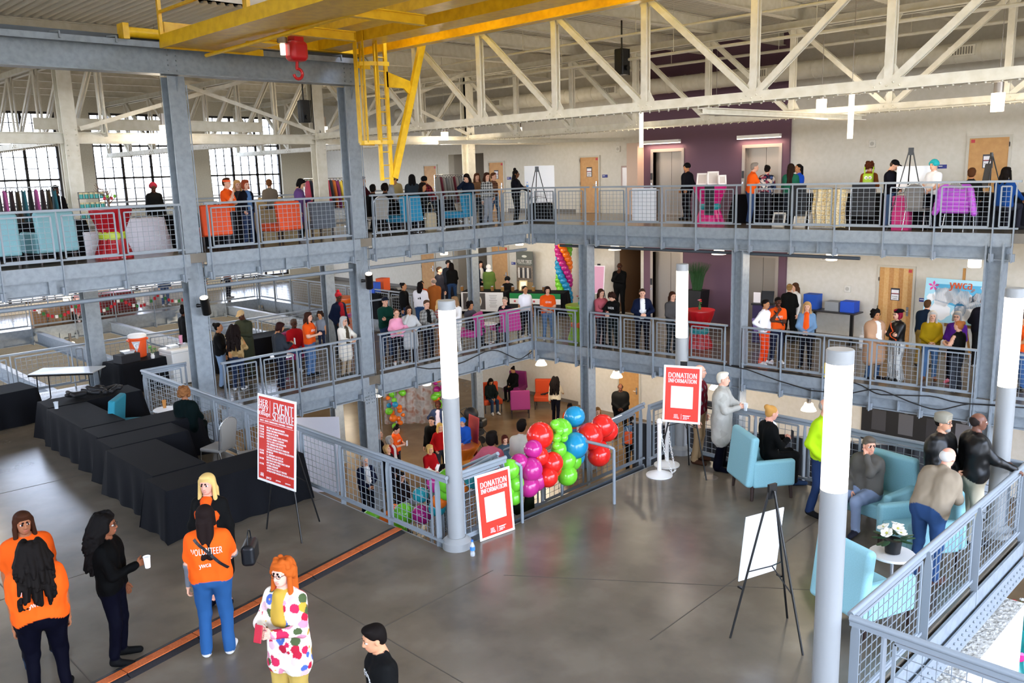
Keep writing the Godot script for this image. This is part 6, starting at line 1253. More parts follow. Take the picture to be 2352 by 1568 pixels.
const ARMS := {   # wrist place for the left arm (x outwards), elbow pole, hand pose, thumb direction
	"down": [Vector3(0.255, 0.83, 0.05), Vector3(0.3, 0, -1), "relaxed", Vector3(0, 0, 1)],
	"hip": [Vector3(0.2, 1.02, 0.06), Vector3(1, 0, -0.8), "grip", Vector3(0, 0.5, 1)],
	"pocket": [Vector3(0.2, 0.93, 0.1), Vector3(0.6, 0, -1), "grip", Vector3(0, 0, 1)],
	"cross": [Vector3(-0.1, 1.16, 0.2), Vector3(1, -0.6, 0), "grip", Vector3(0, 1, 0.2)],
	"front": [Vector3(0.035, 0.99, 0.22), Vector3(1, -0.3, -0.4), "grip", Vector3(0, 1, 0.4)],
	"hold": [Vector3(0.07, 1.17, 0.3), Vector3(0.8, -1, -0.2), "grip", Vector3(-0.3, 1, 0)],
	"reach": [Vector3(0.17, 1.06, 0.42), Vector3(0.5, -1, 0), "relaxed", Vector3(-1, 0.3, 0)],
	"rail": [Vector3(0.08, 1.09, 0.33), Vector3(1, -0.4, 0), "grip", Vector3(-0.4, 1, 0)],
	"chin": [Vector3(0.03, 1.4, 0.19), Vector3(0.6, -1, 0.3), "grip", Vector3(-0.5, 1, 0)],
	"face": [Vector3(0.07, 1.5, 0.15), Vector3(0.7, -1, 0.4), "relaxed", Vector3(0, 0.2, -1)],
	"wave": [Vector3(0.2, 1.3, 0.24), Vector3(0.6, -1, 0), "flat", Vector3(-1, 0.2, 0)],
	"lap": [Vector3(0.1, 0.98, 0.28), Vector3(1, -0.4, -0.4), "relaxed", Vector3(-1, 0.2, 0)],
	"head": [Vector3(0.1, 1.72, -0.04), Vector3(1, 0.3, 0.2), "relaxed", Vector3(0, 0, 1)]}
func person(d: Dictionary) -> Node3D:
	d.merge({shoe = "222222", skin = "d6a58b", bot = "22252c", arms = ["down", "down"]})
	# pos, yaw, h (height); top/bot/shoe/skin/hair colours; style; arms [left, right]; sleeve: none|short|long; wide, hem, lean, look, sit, step
	var t := thing("person", d.label, "person", d.pos, d.yaw, d.get("group", "")); var near: bool = d.get("near", false); var s: float = d.h / 1.75; var cell: float = d.get("cell", 0.0125 if near else 0.026)
	var w: float = d.get("wide", 1.0); var sleeve: String = d.get("sleeve", "long"); var hem: float = d.get("hem", 0.9); var leg: float = d.get("leg", 1.0)
	var sit: bool = d.get("sit", false); var lean := deg_to_rad(d.get("lean", 0.0)); var hipy := 0.94; var drop := 0.0
	if sit: drop = 0.94 - 0.56
	var rot := Transform3D(Basis(Vector3.RIGHT, lean), Vector3.ZERO); var piv := Vector3(0, hipy, 0); var U := func(p: Vector3) -> Vector3: return (rot * (p - piv)) + piv - Vector3(0, drop, 0)
	var sh := []; var tk := 0.014; var sw := 0.152 * (0.55 + w * 0.45)
	# torso (1 = top, 2 = trousers, 3 = shoes, 0 = skin, 4 = inner shirt)
	var ht := clampf(hem, 0.3, 1.05)
	sh.append([0, U.call(Vector3(-0.075 * w, 1.3, 0.0)), U.call(Vector3(0.075 * w, 1.3, 0.0)), 0.125 * w + tk, 0.125 * w + tk, 1, 1.18])
	sh.append([0, U.call(Vector3(-0.06 * w, 1.14, 0.005)), U.call(Vector3(0.06 * w, 1.14, 0.005)), 0.112 * w + tk, 0.112 * w + tk, 1, 1.12])
	sh.append([0, U.call(Vector3(-0.07 * w, maxf(ht, 0.97), 0)), U.call(Vector3(0.07 * w, maxf(ht, 0.97), 0)), 0.118 * w + tk, 0.118 * w + tk, 1, 1.1])
	for e in [-1, 1]: sh.append([0, U.call(Vector3(0, 1.425, -0.012)), U.call(Vector3(e * (sw - 0.015), 1.395, -0.012)), 0.066 + tk, 0.054 + tk, 1])
	sh.append([0, U.call(Vector3(-0.085 * w, 1.34, -0.005)), U.call(Vector3(-0.07 * w, 1.0, 0)), 0.112 * w + tk, 0.11 * w + tk, 1]); sh.append([0, U.call(Vector3(0.085 * w, 1.34, -0.005)), U.call(Vector3(0.07 * w, 1.0, 0)), 0.112 * w + tk, 0.11 * w + tk, 1])
	sh.append([0, U.call(Vector3(0, 1.44, -0.015)), U.call(Vector3(0, 1.485, -0.01)), 0.075, 0.056 if d.get("collar", 0) == 0 else 0.07, 1])
	sh.append([0, U.call(Vector3(0, 1.46, -0.01)), U.call(Vector3(0, 1.56, 0.004)), 0.055, 0.052, 0])
	if d.get("bust", false):
		for e in [-1, 1]: sh.append([1, U.call(Vector3(e * 0.075, 1.27, 0.1 * w)), Vector3(0.075, 0.07, 0.065), 4 if d.has("inner") else 1])
	if d.has("inner"):
		for e in [-1, 1]: sh.append([0, U.call(Vector3(e * 0.012, 1.43, 0.075 * w)), U.call(Vector3(e * d.get("iw", 0.022), d.get("ilow", maxf(hem, 1.0) + 0.02), 0.098 * w + tk)), 0.05, 0.056, 4])
	sh.append([0, Vector3(-0.065 * w, hipy - drop + 0.0, 0), Vector3(0.065 * w, hipy - drop, 0), 0.122 * w, 0.122 * w, 2, 1.05])
	if d.get("coat", 0.0) > 0.0:      # long coat or skirt hanging to this height
		var cy: float = d.coat
		for e in [-1, 1]: sh.append([0, Vector3(e * 0.065 * w, 0.95, 0), Vector3(e * 0.09 * w, cy, 0.01), 0.142 * w, 0.14 * w, 1])
	# legs
	var st: float = d.get("step", 0.0); var flare: float = d.get("flare", 0.058)
	for e in [-1.0, 1.0]:
		var hp := Vector3(e * 0.088 * w, hipy - 0.05 - drop, 0); var kn := Vector3(e * 0.1 * w, 0.49, 0.03 + e * st * 0.5); var an := Vector3(e * 0.11 * w, 0.09, -0.03 + e * st); var toe := Vector3(e * 0.14 * w, 0.035, 0.16 + e * st)
		if sit: kn = Vector3(e * 0.11, 0.52, 0.44); an = Vector3(e * 0.11, 0.09, 0.42 + e * st); toe = an + Vector3(e * 0.03, -0.055, 0.19)
		var bare: float = d.get("bare", 0.0)      # hem height of trousers or skirt above the ankle
		sh.append([0, hp, kn, 0.1 * leg * (0.5 + w * 0.5), 0.066 * leg, 2])
		if bare > 0: sh.append([0, kn, kn.lerp(an, 1.0 - bare), 0.062 * leg, flare, 2]); sh.append([0, kn, an, 0.052, 0.036, 0])
		else: sh.append([0, kn, an + Vector3(0, 0.0, 0), 0.064 * leg, flare, 2])
		sh.append([0, an + Vector3(0, -0.04, -0.015), toe, 0.048, 0.038, 3])
	# arms
	var cols := [lin(d.skin), lin(d.top), lin(d.bot), lin(d.shoe), lin(d.get("inner", d.top)), lin("e8e4de"), lin("1c1512"), lin(d.skin).lerp(Color(0.45, 0.12, 0.1), 0.45)]
	var b := MB.new(); var lod := "near" if near else "far"; var hands := []
	for i in 2:
		var e := 1.0 if i == 0 else -1.0; var A: Array = ARMS[d.arms[i]]; var shd: Vector3 = U.call(Vector3(e * (sw + 0.004), 1.388, -0.012))
		var wl: Vector3 = A[0]; wl.x *= e
		if d.has("wrists") and d.wrists[i] != null: wl = d.wrists[i]
		var wr: Vector3 = U.call(wl); var pole: Vector3 = A[1]; pole.x *= e; pole = rot.basis * pole
		var l1 := 0.295; var l2 := 0.262; var v := wr - shd; var L := clampf(v.length(), 0.12, l1 + l2 - 0.003); wr = shd + v.normalized() * L
		var c := (l1 * l1 + L * L - l2 * l2) / (2 * L); var hh := sqrt(maxf(0.0, l1 * l1 - c * c)); var vn := v.normalized(); var pn := (pole - vn * pole.dot(vn)).normalized(); var el := shd + vn * c + pn * hh
		var ag := 0 if sleeve != "long" else 1; var at := tk if sleeve == "long" else 0.0; var aw := 0.5 + w * 0.5
		sh.append([0, shd, el, 0.053 * aw + at, 0.042 * aw + at, ag]); sh.append([0, el, wr, 0.044 * aw + at, (0.03 if ag == 0 else 0.037) + at * 0.5, ag if not d.has("cuff") else 5])
		if sleeve == "short": sh.append([0, shd, shd.lerp(el, 0.62), 0.056 * aw + 0.012, 0.06 * aw + 0.01, 1])
		var fd := (wr - el).normalized(); var th: Vector3 = A[3]; th.x *= e; th = rot.basis * th; var hy := -fd; var hz := (th - hy * th.dot(hy)).normalized(); var hx := hy.cross(hz)
		# palm side: towards the body for hanging hands; hx = hy x hz, mirrored for the left
		hands.append([Transform3D(Basis(hx if e < 0 else -hx, hy, hz), wr + fd * 0.012), A[2]])
	if d.has("cuff"): cols[5] = lin(d.cuff)
	if d.has("extra"):
		for x in d.extra: sh.append(x)
	var f := Field.new(); f.build(sh, cell, 0.035); put(b, f, Transform3D(Basis().scaled(Vector3.ONE * s), Vector3.ZERO), cols)
	if d.has("pat") or d.has("bpat"): dye(b, f, d)
	if near: crease(b, f)
	cols[5] = lin("e8e4de")
	var hs := lerpf(1.0, s, 0.5)
	t.set_meta("_w", [(hands[0][0] as Transform3D).origin * s, (hands[1][0] as Transform3D).origin * s])
	for hd in hands:
		var x: Transform3D = hd[0]; put(b, kit["hand_%s_%s" % [hd[1], lod]], Transform3D(x.basis.scaled(Vector3.ONE * s * 0.97), x.origin * s), cols)
	# head
	var lk: Array = d.get("look", [0, 0]); var hb := rot.basis * Basis.from_euler(Vector3(deg_to_rad(lk[1]), deg_to_rad(lk[0]), 0)); if absf(lean) > 0.1: hb = Basis(Vector3.RIGHT, lean * 0.45) * Basis.from_euler(Vector3(deg_to_rad(lk[1]), deg_to_rad(lk[0]), 0))
	var hc: Vector3 = (U.call(Vector3(0, 1.515, 0.0)) as Vector3) * s + hb * Vector3(0, 0.115, 0.02) * hs
	var hx2 := Transform3D(hb.scaled(Vector3.ONE * hs), hc); put(b, kit["head_" + lod], hx2, cols)
	part(b, "body", M.body_leather if d.get("leather", false) else M.body, t)
	if d.has("style"):
		for k in range(0, d.style.size(), 2):
			var o := inst(kit["m_" + d.style[k]], "hat" if d.style[k] in ["beanie", "cap", "beret", "pakol", "pompom"] else ("headscarf" if d.style[k] == "hijab" else "hair"), mat(d.style[k + 1], 0.7, 0.0, 0.2), t); o.transform = hx2
	if d.get("glasses", false):
		var g := MB.new()
		for e in [-1, 1]:
			var pts := []
			for i in 13: pts.append(Vector3(e * 0.032 + 0.022 * cos(TAU * i / 12), 0.008 + 0.017 * sin(TAU * i / 12), 0.098))
			g.run(pts, 0.0022 if near else 0.003, 5); g.tube(Vector3(e * 0.054, 0.012, 0.096), Vector3(e * 0.08, 0.014, 0.0), 0.0022, 0.0022, 5)
		g.tube(Vector3(-0.01, 0.012, 0.1), Vector3(0.01, 0.012, 0.1), 0.0022, 0.0022, 5); part(g, "glasses", M.black, t).transform = hx2
	t.set_meta("_f", f); t.set_meta("_s", s); t.set_meta("_h", hx2); return t
func dye(b: MB, f: Field, d: Dictionary):      # woven and printed patterns of cloth
	var nz := FastNoiseLite.new(); nz.seed = 9; nz.noise_type = FastNoiseLite.TYPE_CELLULAR; nz.cellular_return_type = FastNoiseLite.RETURN_CELL_VALUE; nz.frequency = 12.0; nz.cellular_jitter = 1.0; nz.fractal_type = FastNoiseLite.FRACTAL_NONE
	var nd := FastNoiseLite.new(); nd.seed = 9; nd.noise_type = FastNoiseLite.TYPE_CELLULAR; nd.cellular_return_type = FastNoiseLite.RETURN_DISTANCE; nd.frequency = 12.0; nd.cellular_jitter = 1.0; nd.fractal_type = FastNoiseLite.FRACTAL_NONE
	var alt: Array = d.get("alt", ["ffffff"])
	for j in f.vs.size():
		var g := f.gs[j]; var p := f.vs[j]
		if g == 1 and d.has("pat"):
			match d.pat:
				"floral":
					var cv := nz.get_noise_3dv(p) * 0.5 + 0.5; var r := nd.get_noise_3dv(p)
					if r < -0.4: b.c[j] = lin(alt[int(cv * 97) % alt.size()])
					if r < -0.9: b.c[j] = lin("e0b53c")
				"plaid":
					var k := int(sin(p.y * 70.0) > 0.2) + int(sin((p.x + p.z) * 60.0) > 0.2)
					if k > 0: b.c[j] = b.c[j].lerp(lin(alt[0]), 0.45 * k)
				"stripe":
					if sin(p.y * 90.0) > 0.0: b.c[j] = lin(alt[0])
				"argyle":
					if absf(fposmod(p.x * 6.0 + p.y * 4.0, 1.0) - 0.5) < 0.17 and absf(fposmod(p.x * 6.0 - p.y * 4.0, 1.0) - 0.5) < 0.25: b.c[j] = lin(alt[0])
				"camo":
					var cv := nz.get_noise_3dv(p * 0.7) * 0.5 + 0.5; b.c[j] = b.c[j].lerp(lin(alt[int(cv * 97) % alt.size()]), 0.55)
		elif g == 2 and d.has("bpat"):
			if d.bpat == "stripe":
				if sin(atan2(p.z, p.x - signf(p.x) * 0.1) * 12.0) > 0.55: b.c[j] = lin(alt[0])
			else:
				var cv := nz.get_noise_3dv(p * 1.6) * 0.5 + 0.5; b.c[j] = b.c[j].lerp(lin(alt[int(cv * 97) % alt.size()]), 0.6)
func crease(b: MB, f: Field):      # folds in the cloth of people near by
	var nz := FastNoiseLite.new(); nz.seed = 3; nz.frequency = 5.0; nz.fractal_octaves = 2
	for j in f.vs.size():
		if f.gs[j] == 0 or f.gs[j] == 3: continue
		var p := f.vs[j] * Vector3(1, 0.55, 1); var e := 0.01; var a := nz.get_noise_3dv(p)
		var g := Vector3(nz.get_noise_3dv(p + Vector3(e, 0, 0)) - a, nz.get_noise_3dv(p + Vector3(0, e, 0)) - a, nz.get_noise_3dv(p + Vector3(0, 0, e)) - a) / e
		b.v[j] += b.n[j] * a * 0.012; b.n[j] = (b.n[j] - (g - b.n[j] * g.dot(b.n[j])) * 0.016).normalized()
func print_on(t: Node3D, txt: String, at: Vector3, h: float, back := false, wide := 0.0, m: Material = null):     # letters pressed onto the cloth
	var f: Field = t.get_meta("_f"); var s: float = t.get_meta("_s"); var tm := text_mesh(txt, h, 0.002, 0.0); var ar := tm.get_mesh_arrays(); var vs: PackedVector3Array = ar[Mesh.ARRAY_VERTEX]
	var sg := -1.0 if back else 1.0; var sx := 1.0
	if wide > 0: sx = wide / maxf(tm.get_aabb().size.x, 0.001)
	for i in vs.size():
		var x := at.x + vs[i].x * sx * sg; var y := at.y + vs[i].y; var z := 0.4 * sg
		for k in 90:
			if f.sample(Vector3(x, y, z)) < 0.006: break
			z -= sg * 0.006
		vs[i] = Vector3(x, y, z + sg * (0.004 + vs[i].z)) * s
	var nn: PackedVector3Array = ar[Mesh.ARRAY_NORMAL]
	for i in nn.size(): nn[i] = Vector3(nn[i].x * sg, nn[i].y, nn[i].z * sg)
	ar[Mesh.ARRAY_NORMAL] = nn; ar[Mesh.ARRAY_TANGENT] = null
	ar[Mesh.ARRAY_VERTEX] = vs; var am := ArrayMesh.new(); am.add_surface_from_arrays(Mesh.PRIMITIVE_TRIANGLES, ar); inst(am, "shirt_print", M.white if m == null else m, t)
func strap_on(t: Node3D, a: Vector3, c: Vector3, m: Material, back := false):     # a strap lying across the chest or back
	var f: Field = t.get_meta("_f"); var s: float = t.get_meta("_s"); var b := MB.new(); var pts := []; var sg := -1.0 if back else 1.0
	for i in 15:
		var p := a.lerp(c, i / 14.0); var z := 0.4 * sg
		for k in 70:
			if f.sample(Vector3(p.x, p.y, z)) < 0.006: break
			z -= sg * 0.008
		pts.append(Vector3(p.x, p.y, z + sg * 0.004) * s)
	for i in 14: b.bar(pts[i], pts[i + 1], 0.03, 0.008, Vector3.BACK)
	part(b, "strap", m, t)
var PEOPLE := [
	{label = "man in orange shirt and orange headband with folded arms upstairs", pos = V(9.38, F3, -18.70), yaw = 0.58, h = 1.56, top = "e4561c", bot = "33363c", style = ["short", "4a2a1a"], arms = ["cross", "chin"], sleeve = "short", band = 1, prt = "HER"},
	{label = "red-haired woman in black jacket over blue shirt beside the orange-shirted man", pos = V(10.00, F3, -19.00), yaw = 0.21, h = 1.50, top = "121318", bot = "2c3a55", style = ["bob", "8a3d20"], arms = ["pocket", "pocket"], inner = "4d6d96", wide = 1.05},
	{label = "blonde woman half hidden behind the red-haired woman upstairs", pos = V(10.16, F3, -19.70), yaw = -0.13, h = 1.50, top = "2b2b30", bot = "26262a", style = ["long", "b98a55"]},
	{label = "person in tan vest with black sleeves at the jewellery table", pos = V(11.86, F3, -21.20), yaw = 2.63, h = 1.50, top = "6b5f52", bot = "2b2b30", style = ["short", "6b4326"], arms = ["front", "front"], cuff = "0f0f12", wide = 1.05},
	{label = "black-haired woman in purple sleeves and black vest browsing a rack", pos = V(11.37, F3, -18.90), yaw = 0.77, h = 1.50, top = "5d4271", bot = "16161a", shoe = "e6e6e6", skin = "c99a7a", style = ["bob", "0d0b0b"], arms = ["hold", "down"], look = [0, 25], coat = 0.55, glasses = true},
	{label = "vendor with a red head wrap behind the black table", pos = V(9.19, F3, -22.30), yaw = -0.22, h = 1.50, top = "0f0f12", bot = "0f0f12", skin = "4d3023", style = ["beanie", "8e2433"]},
	{label = "dark-haired vendor behind the pale blue chairs", pos = V(7.02, F3, -22.80), yaw = -0.12, h = 1.50, top = "14151a", bot = "0f0f12", skin = "4d3023", style = ["bob", "140e0c"]},
	{label = "person in a bright patterned top behind the roof column", pos = V(14.45, F3, -22.70), yaw = -0.57, h = 1.50, top = "b0455c", bot = "2a2a30", skin = "b27c58", style = ["short", "17110f"]},
	{label = "person with long brown hair in dark red jacket near the caged ladder", pos = V(14.02, F3, -20.00), yaw = 0.44, h = 1.50, top = "3a1518", bot = "222228", skin = "b27c58", style = ["long", "3a1c14"], arms = ["reach", "reach"]},
	{label = "young man in tan printed hoodie looking down at a stall", pos = V(15.61, F3, -20.60), yaw = -0.65, h = 1.54, top = "a89468", bot = "2a2c33", skin = "b27c58", style = ["afro", "120d0b"], arms = ["front", "front"], look = [0, 25], wide = 1.05},
	{label = "person in grey sleeve bending beside the tan hoodie", pos = V(14.92, F3, -20.10), yaw = 0.93, h = 1.50, top = "8d9096", bot = "2a2c33", skin = "b27c58", style = ["short", "1a1310"], arms = ["reach", "reach"], lean = 20},
	{label = "woman with long black hair in dark grey sweater, back turned, upstairs", pos = V(15.46, F3, -19.60), yaw = 2.47, h = 1.52, top = "2e323a", bot = "28374f", shoe = "3a3a3a", style = ["long", "0f0c0b"], arms = ["front", "front"], wide = 1.15},
	{label = "person in black beanie and dark red plaid jacket leaning over a table", pos = V(16.37, F3, -19.80), yaw = -2.09, h = 1.50, pat = "plaid", alt = ["8c2a30"], top = "2a1416", bot = "2a2c33", skin = "b27c58", style = ["beanie", "0f0f12"], arms = ["reach", "reach"], lean = 25},
	{label = "woman in navy sweater and baggy white trousers holding her head", pos = V(16.77, F3, -18.70), yaw = -1.25, h = 1.50, top = "141a28", bot = "d9d6cf", shoe = "e0e0e0", style = ["long", "1a1210"], arms = ["down", "face"], leg = 1.25, flare = 0.085, look = [0, 20]},
	{label = "brown-haired woman standing behind the woman in baggy white trousers", pos = V(17.96, F3, -19.60), yaw = -0.39, h = 1.50, top = "7b5a42", bot = "2a2c33", style = ["long", "4a2a18"]},
	{label = "woman in black and white plaid shirt and grey jeans", pos = V(17.62, F3, -18.80), yaw = -0.14, h = 1.51, pat = "plaid", alt = ["c9c9c6"], top = "2c2d30", bot = "8b909b", shoe = "777777", style = ["long", "3b2116"], arms = ["pocket", "down"], leg = 1.1, flare = 0.075},
	{label = "man in brown and red striped fleece walking past the plaid shirt", pos = V(18.84, F3, -19.80), yaw = 0.29, h = 1.50, pat = "stripe", alt = ["8a6a52"], top = "4a231d", bot = "3d5573", shoe = "6b4a2c", style = ["short", "5a3520"], step = 0.16},
	{label = "woman in black with piled-up locs holding a water bottle", pos = V(18.63, F3, -18.60), yaw = 0.52, h = 1.56, top = "141417", bot = "111114", shoe = "1a1a1c", skin = "6b4630", style = ["topbun", "120d0c", "locs", "120d0c"], arms = ["reach", "hold"], wide = 1.1, glasses = true},
	{label = "guard in black uniform and black beanie by the lift", pos = V(21.60, F3, -14.48), yaw = -2.03, h = 1.62, top = "131318", bot = "121216", shoe = "111111", skin = "b27c58", style = ["beanie", "0d0d10"], arms = ["pocket", "pocket"], wide = 1.15},
	{label = "grey-haired man in orange shirt and jeans at a stall table", pos = V(20.50, F3, -11.78), yaw = 0.70, h = 1.57, top = "f05e1c", bot = "3a4f75", style = ["short", "8b8178"], arms = ["reach", "reach"], sleeve = "short", wide = 1.05, lean = 8},
	{label = "woman in navy floral blouse bending over the stall table", pos = V(20.60, F3, -11.40), yaw = 1.73, h = 1.50, pat = "floral", alt = ["c9b8b0", "8a3a4a", "d8d0c8", "4a5a8a"], top = "1c2238", bot = "2b2c33", style = ["bun", "17110f"], arms = ["front", "front"], wide = 1.15, lean = 10},
	{label = "woman in green sweater with a pale shoulder strap, back turned", pos = V(20.50, F3, -10.66), yaw = 1.88, h = 1.51, top = "1f5a45", bot = "20242c", style = ["straight", "241811"], arms = ["front", "front"], wide = 1.05},
	{label = "dark-haired girl in bright blue jacket facing the green sweater", pos = V(21.20, F3, -10.81), yaw = -2.15, h = 1.50, top = "1d4fc0", skin = "b27c58", style = ["pony", "14100e"], arms = ["front", "front"]},
	{label = "woman in rust jacket wearing a lime green backpack", pos = V(20.90, F3, -8.84), yaw = 1.88, h = 1.50, top = "7d431f", bot = "39506f", shoe = "333333", style = ["curly", "4a2413"], arms = ["front", "front"]},
	{label = "man in black cap, black fleece and jeans upstairs", pos = V(20.20, F3, -8.04), yaw = 0.03, h = 1.54, top = "111216", bot = "48648c", style = ["cap", "0c0c0e", "fringe", "4a3a30"], arms = ["front", "front"], look = [0, 25], wide = 1.1},
	{label = "child in teal pom-pom hat and white shirt", pos = V(20.10, F3, -7.08), yaw = -1.93, h = 1.50, top = "e2e1e4", bot = "121218", style = ["beanie", "2ba0a6"], arms = ["front", "front"], sleeve = "short"},
	{label = "person sitting with back turned on the chair with the purple jacket", pos = V(20.40, F3, -6.40), yaw = 1.79, h = 1.68, sit = true, top = "17171b", bot = "3b3c40", skin = "b27c58", style = ["short", "4a2c18"], arms = ["reach", "reach"]},
	{label = "dark-haired person in blue sitting at the end of the upper balcony", pos = V(20.40, F3, -5.73), yaw = 1.32, h = 1.68, sit = true, top = "1c3f7a", skin = "b27c58", style = ["long", "120d0b"], arms = ["reach", "reach"]},
	{label = "dark-haired person sitting behind the grey banquet chair upstairs", pos = V(13.58, F3, -18.90), yaw = 2.34, h = 1.66, sit = true, top = "0f0f12", bot = "17171a", skin = "6b4630", style = ["short", "0f0c0a"], arms = ["lap", "lap"]},
	{label = "curly-haired person sitting by the blue chairs upstairs", pos = V(14.05, F3, -19.00), yaw = 2.16, h = 1.66, sit = true, top = "0f0f12", bot = "17171a", skin = "6b4630", style = ["afro", "120d0b"], arms = ["lap", "lap"]},
	{label = "person in black with white shoes sitting with crossed legs upstairs", pos = V(15.26, F3, -18.90), yaw = 0.37, h = 1.66, sit = true, top = "0f0f12", bot = "17171a", shoe = "e2e2e2", skin = "b27c58", style = ["long", "1a120e"], arms = ["lap", "lap"]},
	{label = "woman in black T-shirt with a high bun by the white chest", pos = V(9.89, 0, -22.89), yaw = 1.69, h = 1.68, top = "0f0f12", bot = "17171a", skin = "4d3023", style = ["topbun", "0f0c0b"], arms = ["down", "front"], sleeve = "short"},
	{label = "woman in black top holding a turquoise cup beside the tall column", pos = V(9.43, 0, -19.91), yaw = 0.87, h = 1.62, top = "0e0f12", bot = "7d94b0", skin = "b27c58", style = ["bun", "0e0b0a"], arms = ["down", "hold"]},
	{label = "person with long dark hair in tan patterned hoodie, back turned", pos = V(9.55, 0, -19.32), yaw = 2.33, h = 1.60, pat = "camo", alt = ["b59a68", "7d6238", "c47a4a"], top = "a08256", bot = "23304a", shoe = "e8e8e8", skin = "b27c58", style = ["curlylong", "1a1210"], arms = ["hold", "hold"]},
	{label = "man in beige cap and long olive coat eating from a plate", pos = V(10.38, 0, -20.46), yaw = -1.08, h = 1.78, top = "33372a", bot = "33372a", skin = "4d3023", style = ["cap", "b59a72"], arms = ["hold", "hold"], coat = 0.5, look = [0, 22], wide = 1.1, cell = 0.02},
	{label = "woman with short dark red hair in grey sweater reading her phone", pos = V(10.29, 0, -18.54), yaw = 1.41, h = 1.65, top = "2b2f36", bot = "1c2130", shoe = "5a3c30", skin = "b27c58", style = ["bob", "2c1411"], arms = ["hold", "hold"], look = [0, 20], wide = 1.15},
	{label = "man in red jacket and glasses sitting in a magenta chair by the railing", pos = V(11.77, 0, -20.34), yaw = -0.09, h = 1.72, prt = "NAA", sit = true, top = "b3161d", bot = "47648c", shoe = "c9cdd2", skin = "4d3023", style = ["short", "5a4a40"], arms = ["lap", "lap"], wide = 1.05, glasses = true},
	{label = "woman in orange shirt carrying a toddler", pos = V(11.55, 0, -19.23), yaw = 0.51, h = 1.66, prt = "HER story", top = "e4561c", bot = "54749c", style = ["long", "3a2118"], arms = ["hold", "hold"], sleeve = "short"},
	{label = "toddler in grey shirt held by the woman in orange", pos = V(11.79, 0.72, -19.03), yaw = -0.90, h = 0.90, top = "6e7277", bot = "1d2436", shoe = "333333", skin = "b27c58", style = ["curly", "2a1a12"], sleeve = "short", leg = 1.1},
	{label = "man in red pom-pom hat, navy jacket and red hoodie", pos = V(13.54, 0, -20.82), yaw = 0.12, h = 1.82, top = "141a2c", bot = "1b1d24", skin = "4d3023", style = ["pompom", "a3202a"], arms = ["pocket", "pocket"], inner = "8e1a22", glasses = true},
	{label = "child in black beanie peeking past the column", pos = V(14.57, 0, -22.82), yaw = 0.13, h = 1.35, top = "8b8f96", skin = "b27c58", style = ["beanie", "0f0f12"]},
	{label = "woman with long grey hair in cream cardigan leaning on the railing", pos = V(12.09, 0, -18.43), yaw = 0.20, h = 1.55, top = "ddd6c8", bot = "a8947a", shoe = "4a4a44", style = ["long", "a9a6a2"], arms = ["rail", "rail"], inner = "4a4034", coat = 0.62, glasses = true},
	{label = "man in navy cap and dark green jacket with folded arms", pos = V(14.08, 0, -19.34), yaw = -0.11, h = 1.75, top = "12382f", bot = "2e3f5e", shoe = "5a4030", style = ["cap", "141a2a", "fringe", "3a2c22"], arms = ["cross", "cross"], wide = 1.1},
	{label = "girl in pink hoodie leaning on the railing", pos = V(13.77, 0, -18.42), yaw = -0.47, h = 1.52, top = "e79bb4", bot = "15151a", shoe = "f0f0f0", style = ["bun", "5a3826"], arms = ["rail", "rail"], wide = 1.08, bare = 0.25},
	{label = "woman in pale grey poncho covering one eye with her hand", pos = V(14.08, 0, -18.28), yaw = -0.39, h = 1.58, top = "b9b9b8", bot = "15151a", shoe = "b79a86", skin = "c08f72", style = ["straight", "1c1210"], arms = ["rail", "face"], wide = 1.1, coat = 0.6},
	{label = "woman in grey tweed jacket with clasped hands at the railing", pos = V(14.81, 0, -18.41), yaw = -0.24, h = 1.64, pat = "plaid", alt = ["a5a4a0"], top = "5f5e5b", bot = "141418", style = ["short", "4a3526"], arms = ["rail", "rail"], inner = "0f0f12"},
	{label = "blonde woman in striped sweater half hidden by the lamp post", pos = V(15.17, 0, -18.28), yaw = 0.35, h = 1.62, pat = "stripe", alt = ["8c2f34"], top = "8d8780", bot = "a0643a", style = ["long", "c9a36a"], arms = ["rail", "rail"]},
	{label = "woman in white long sleeves beside the glowing lamp post", pos = V(15.74, 0, -18.28), yaw = -1.41, h = 1.64, top = "e9e7e4", bot = "d8d6d0", shoe = "e9e7e4", style = ["long", "8a6a4a"], arms = ["rail", "hip"]},
	{label = "woman in black standing behind the green jacket", pos = V(16.96, 0, -22.23), yaw = 0.40, h = 1.62, top = "101014", bot = "2b3d5c", skin = "b27c58", style = ["bun", "14100e"]},
	{label = "woman in white top with long dark hair, back turned, and blue jeans", pos = V(17.21, 0, -21.68), yaw = 2.21, h = 1.66, top = "dad6d8", bot = "2f4a70", skin = "b27c58", style = ["straight", "120d0c"], arms = ["front", "front"], wide = 1.2},
	{label = "bald man in rust brown coat, back turned", pos = V(17.73, 0, -21.61), yaw = 2.98, h = 1.75, top = "8a4d20", bot = "2b2d35", style = ["fringe", "8a7a6c"], arms = ["front", "front"], wide = 1.15, coat = 0.62},
	{label = "person in orange shirt beyond the brown coat", pos = V(17.59, 0, -22.07), yaw = -0.67, h = 1.62, top = "e4561c", bot = "2b2d35", skin = "b27c58", style = ["bun", "14100e"], sleeve = "short"},
	{label = "man in grey hooded jacket at the far stall", pos = V(19.99, 0, -24.03), yaw = 0.35, h = 1.75, top = "23262e", style = ["short", "3a2a20"]},
	{label = "woman in black top and jeans with long dark hair at the far stall", pos = V(21.59, 0, -25.21), yaw = 2.43, h = 1.68, top = "0f0f12", bot = "2c4468", skin = "b27c58", style = ["long", "110d0c"], arms = ["front", "front"], wide = 1.15},
	{label = "man in dark beanie facing out at the far stall", pos = V(21.54, 0, -25.32), yaw = -0.70, h = 1.78, top = "2a2c33", style = ["beanie", "2c2a2a"]},
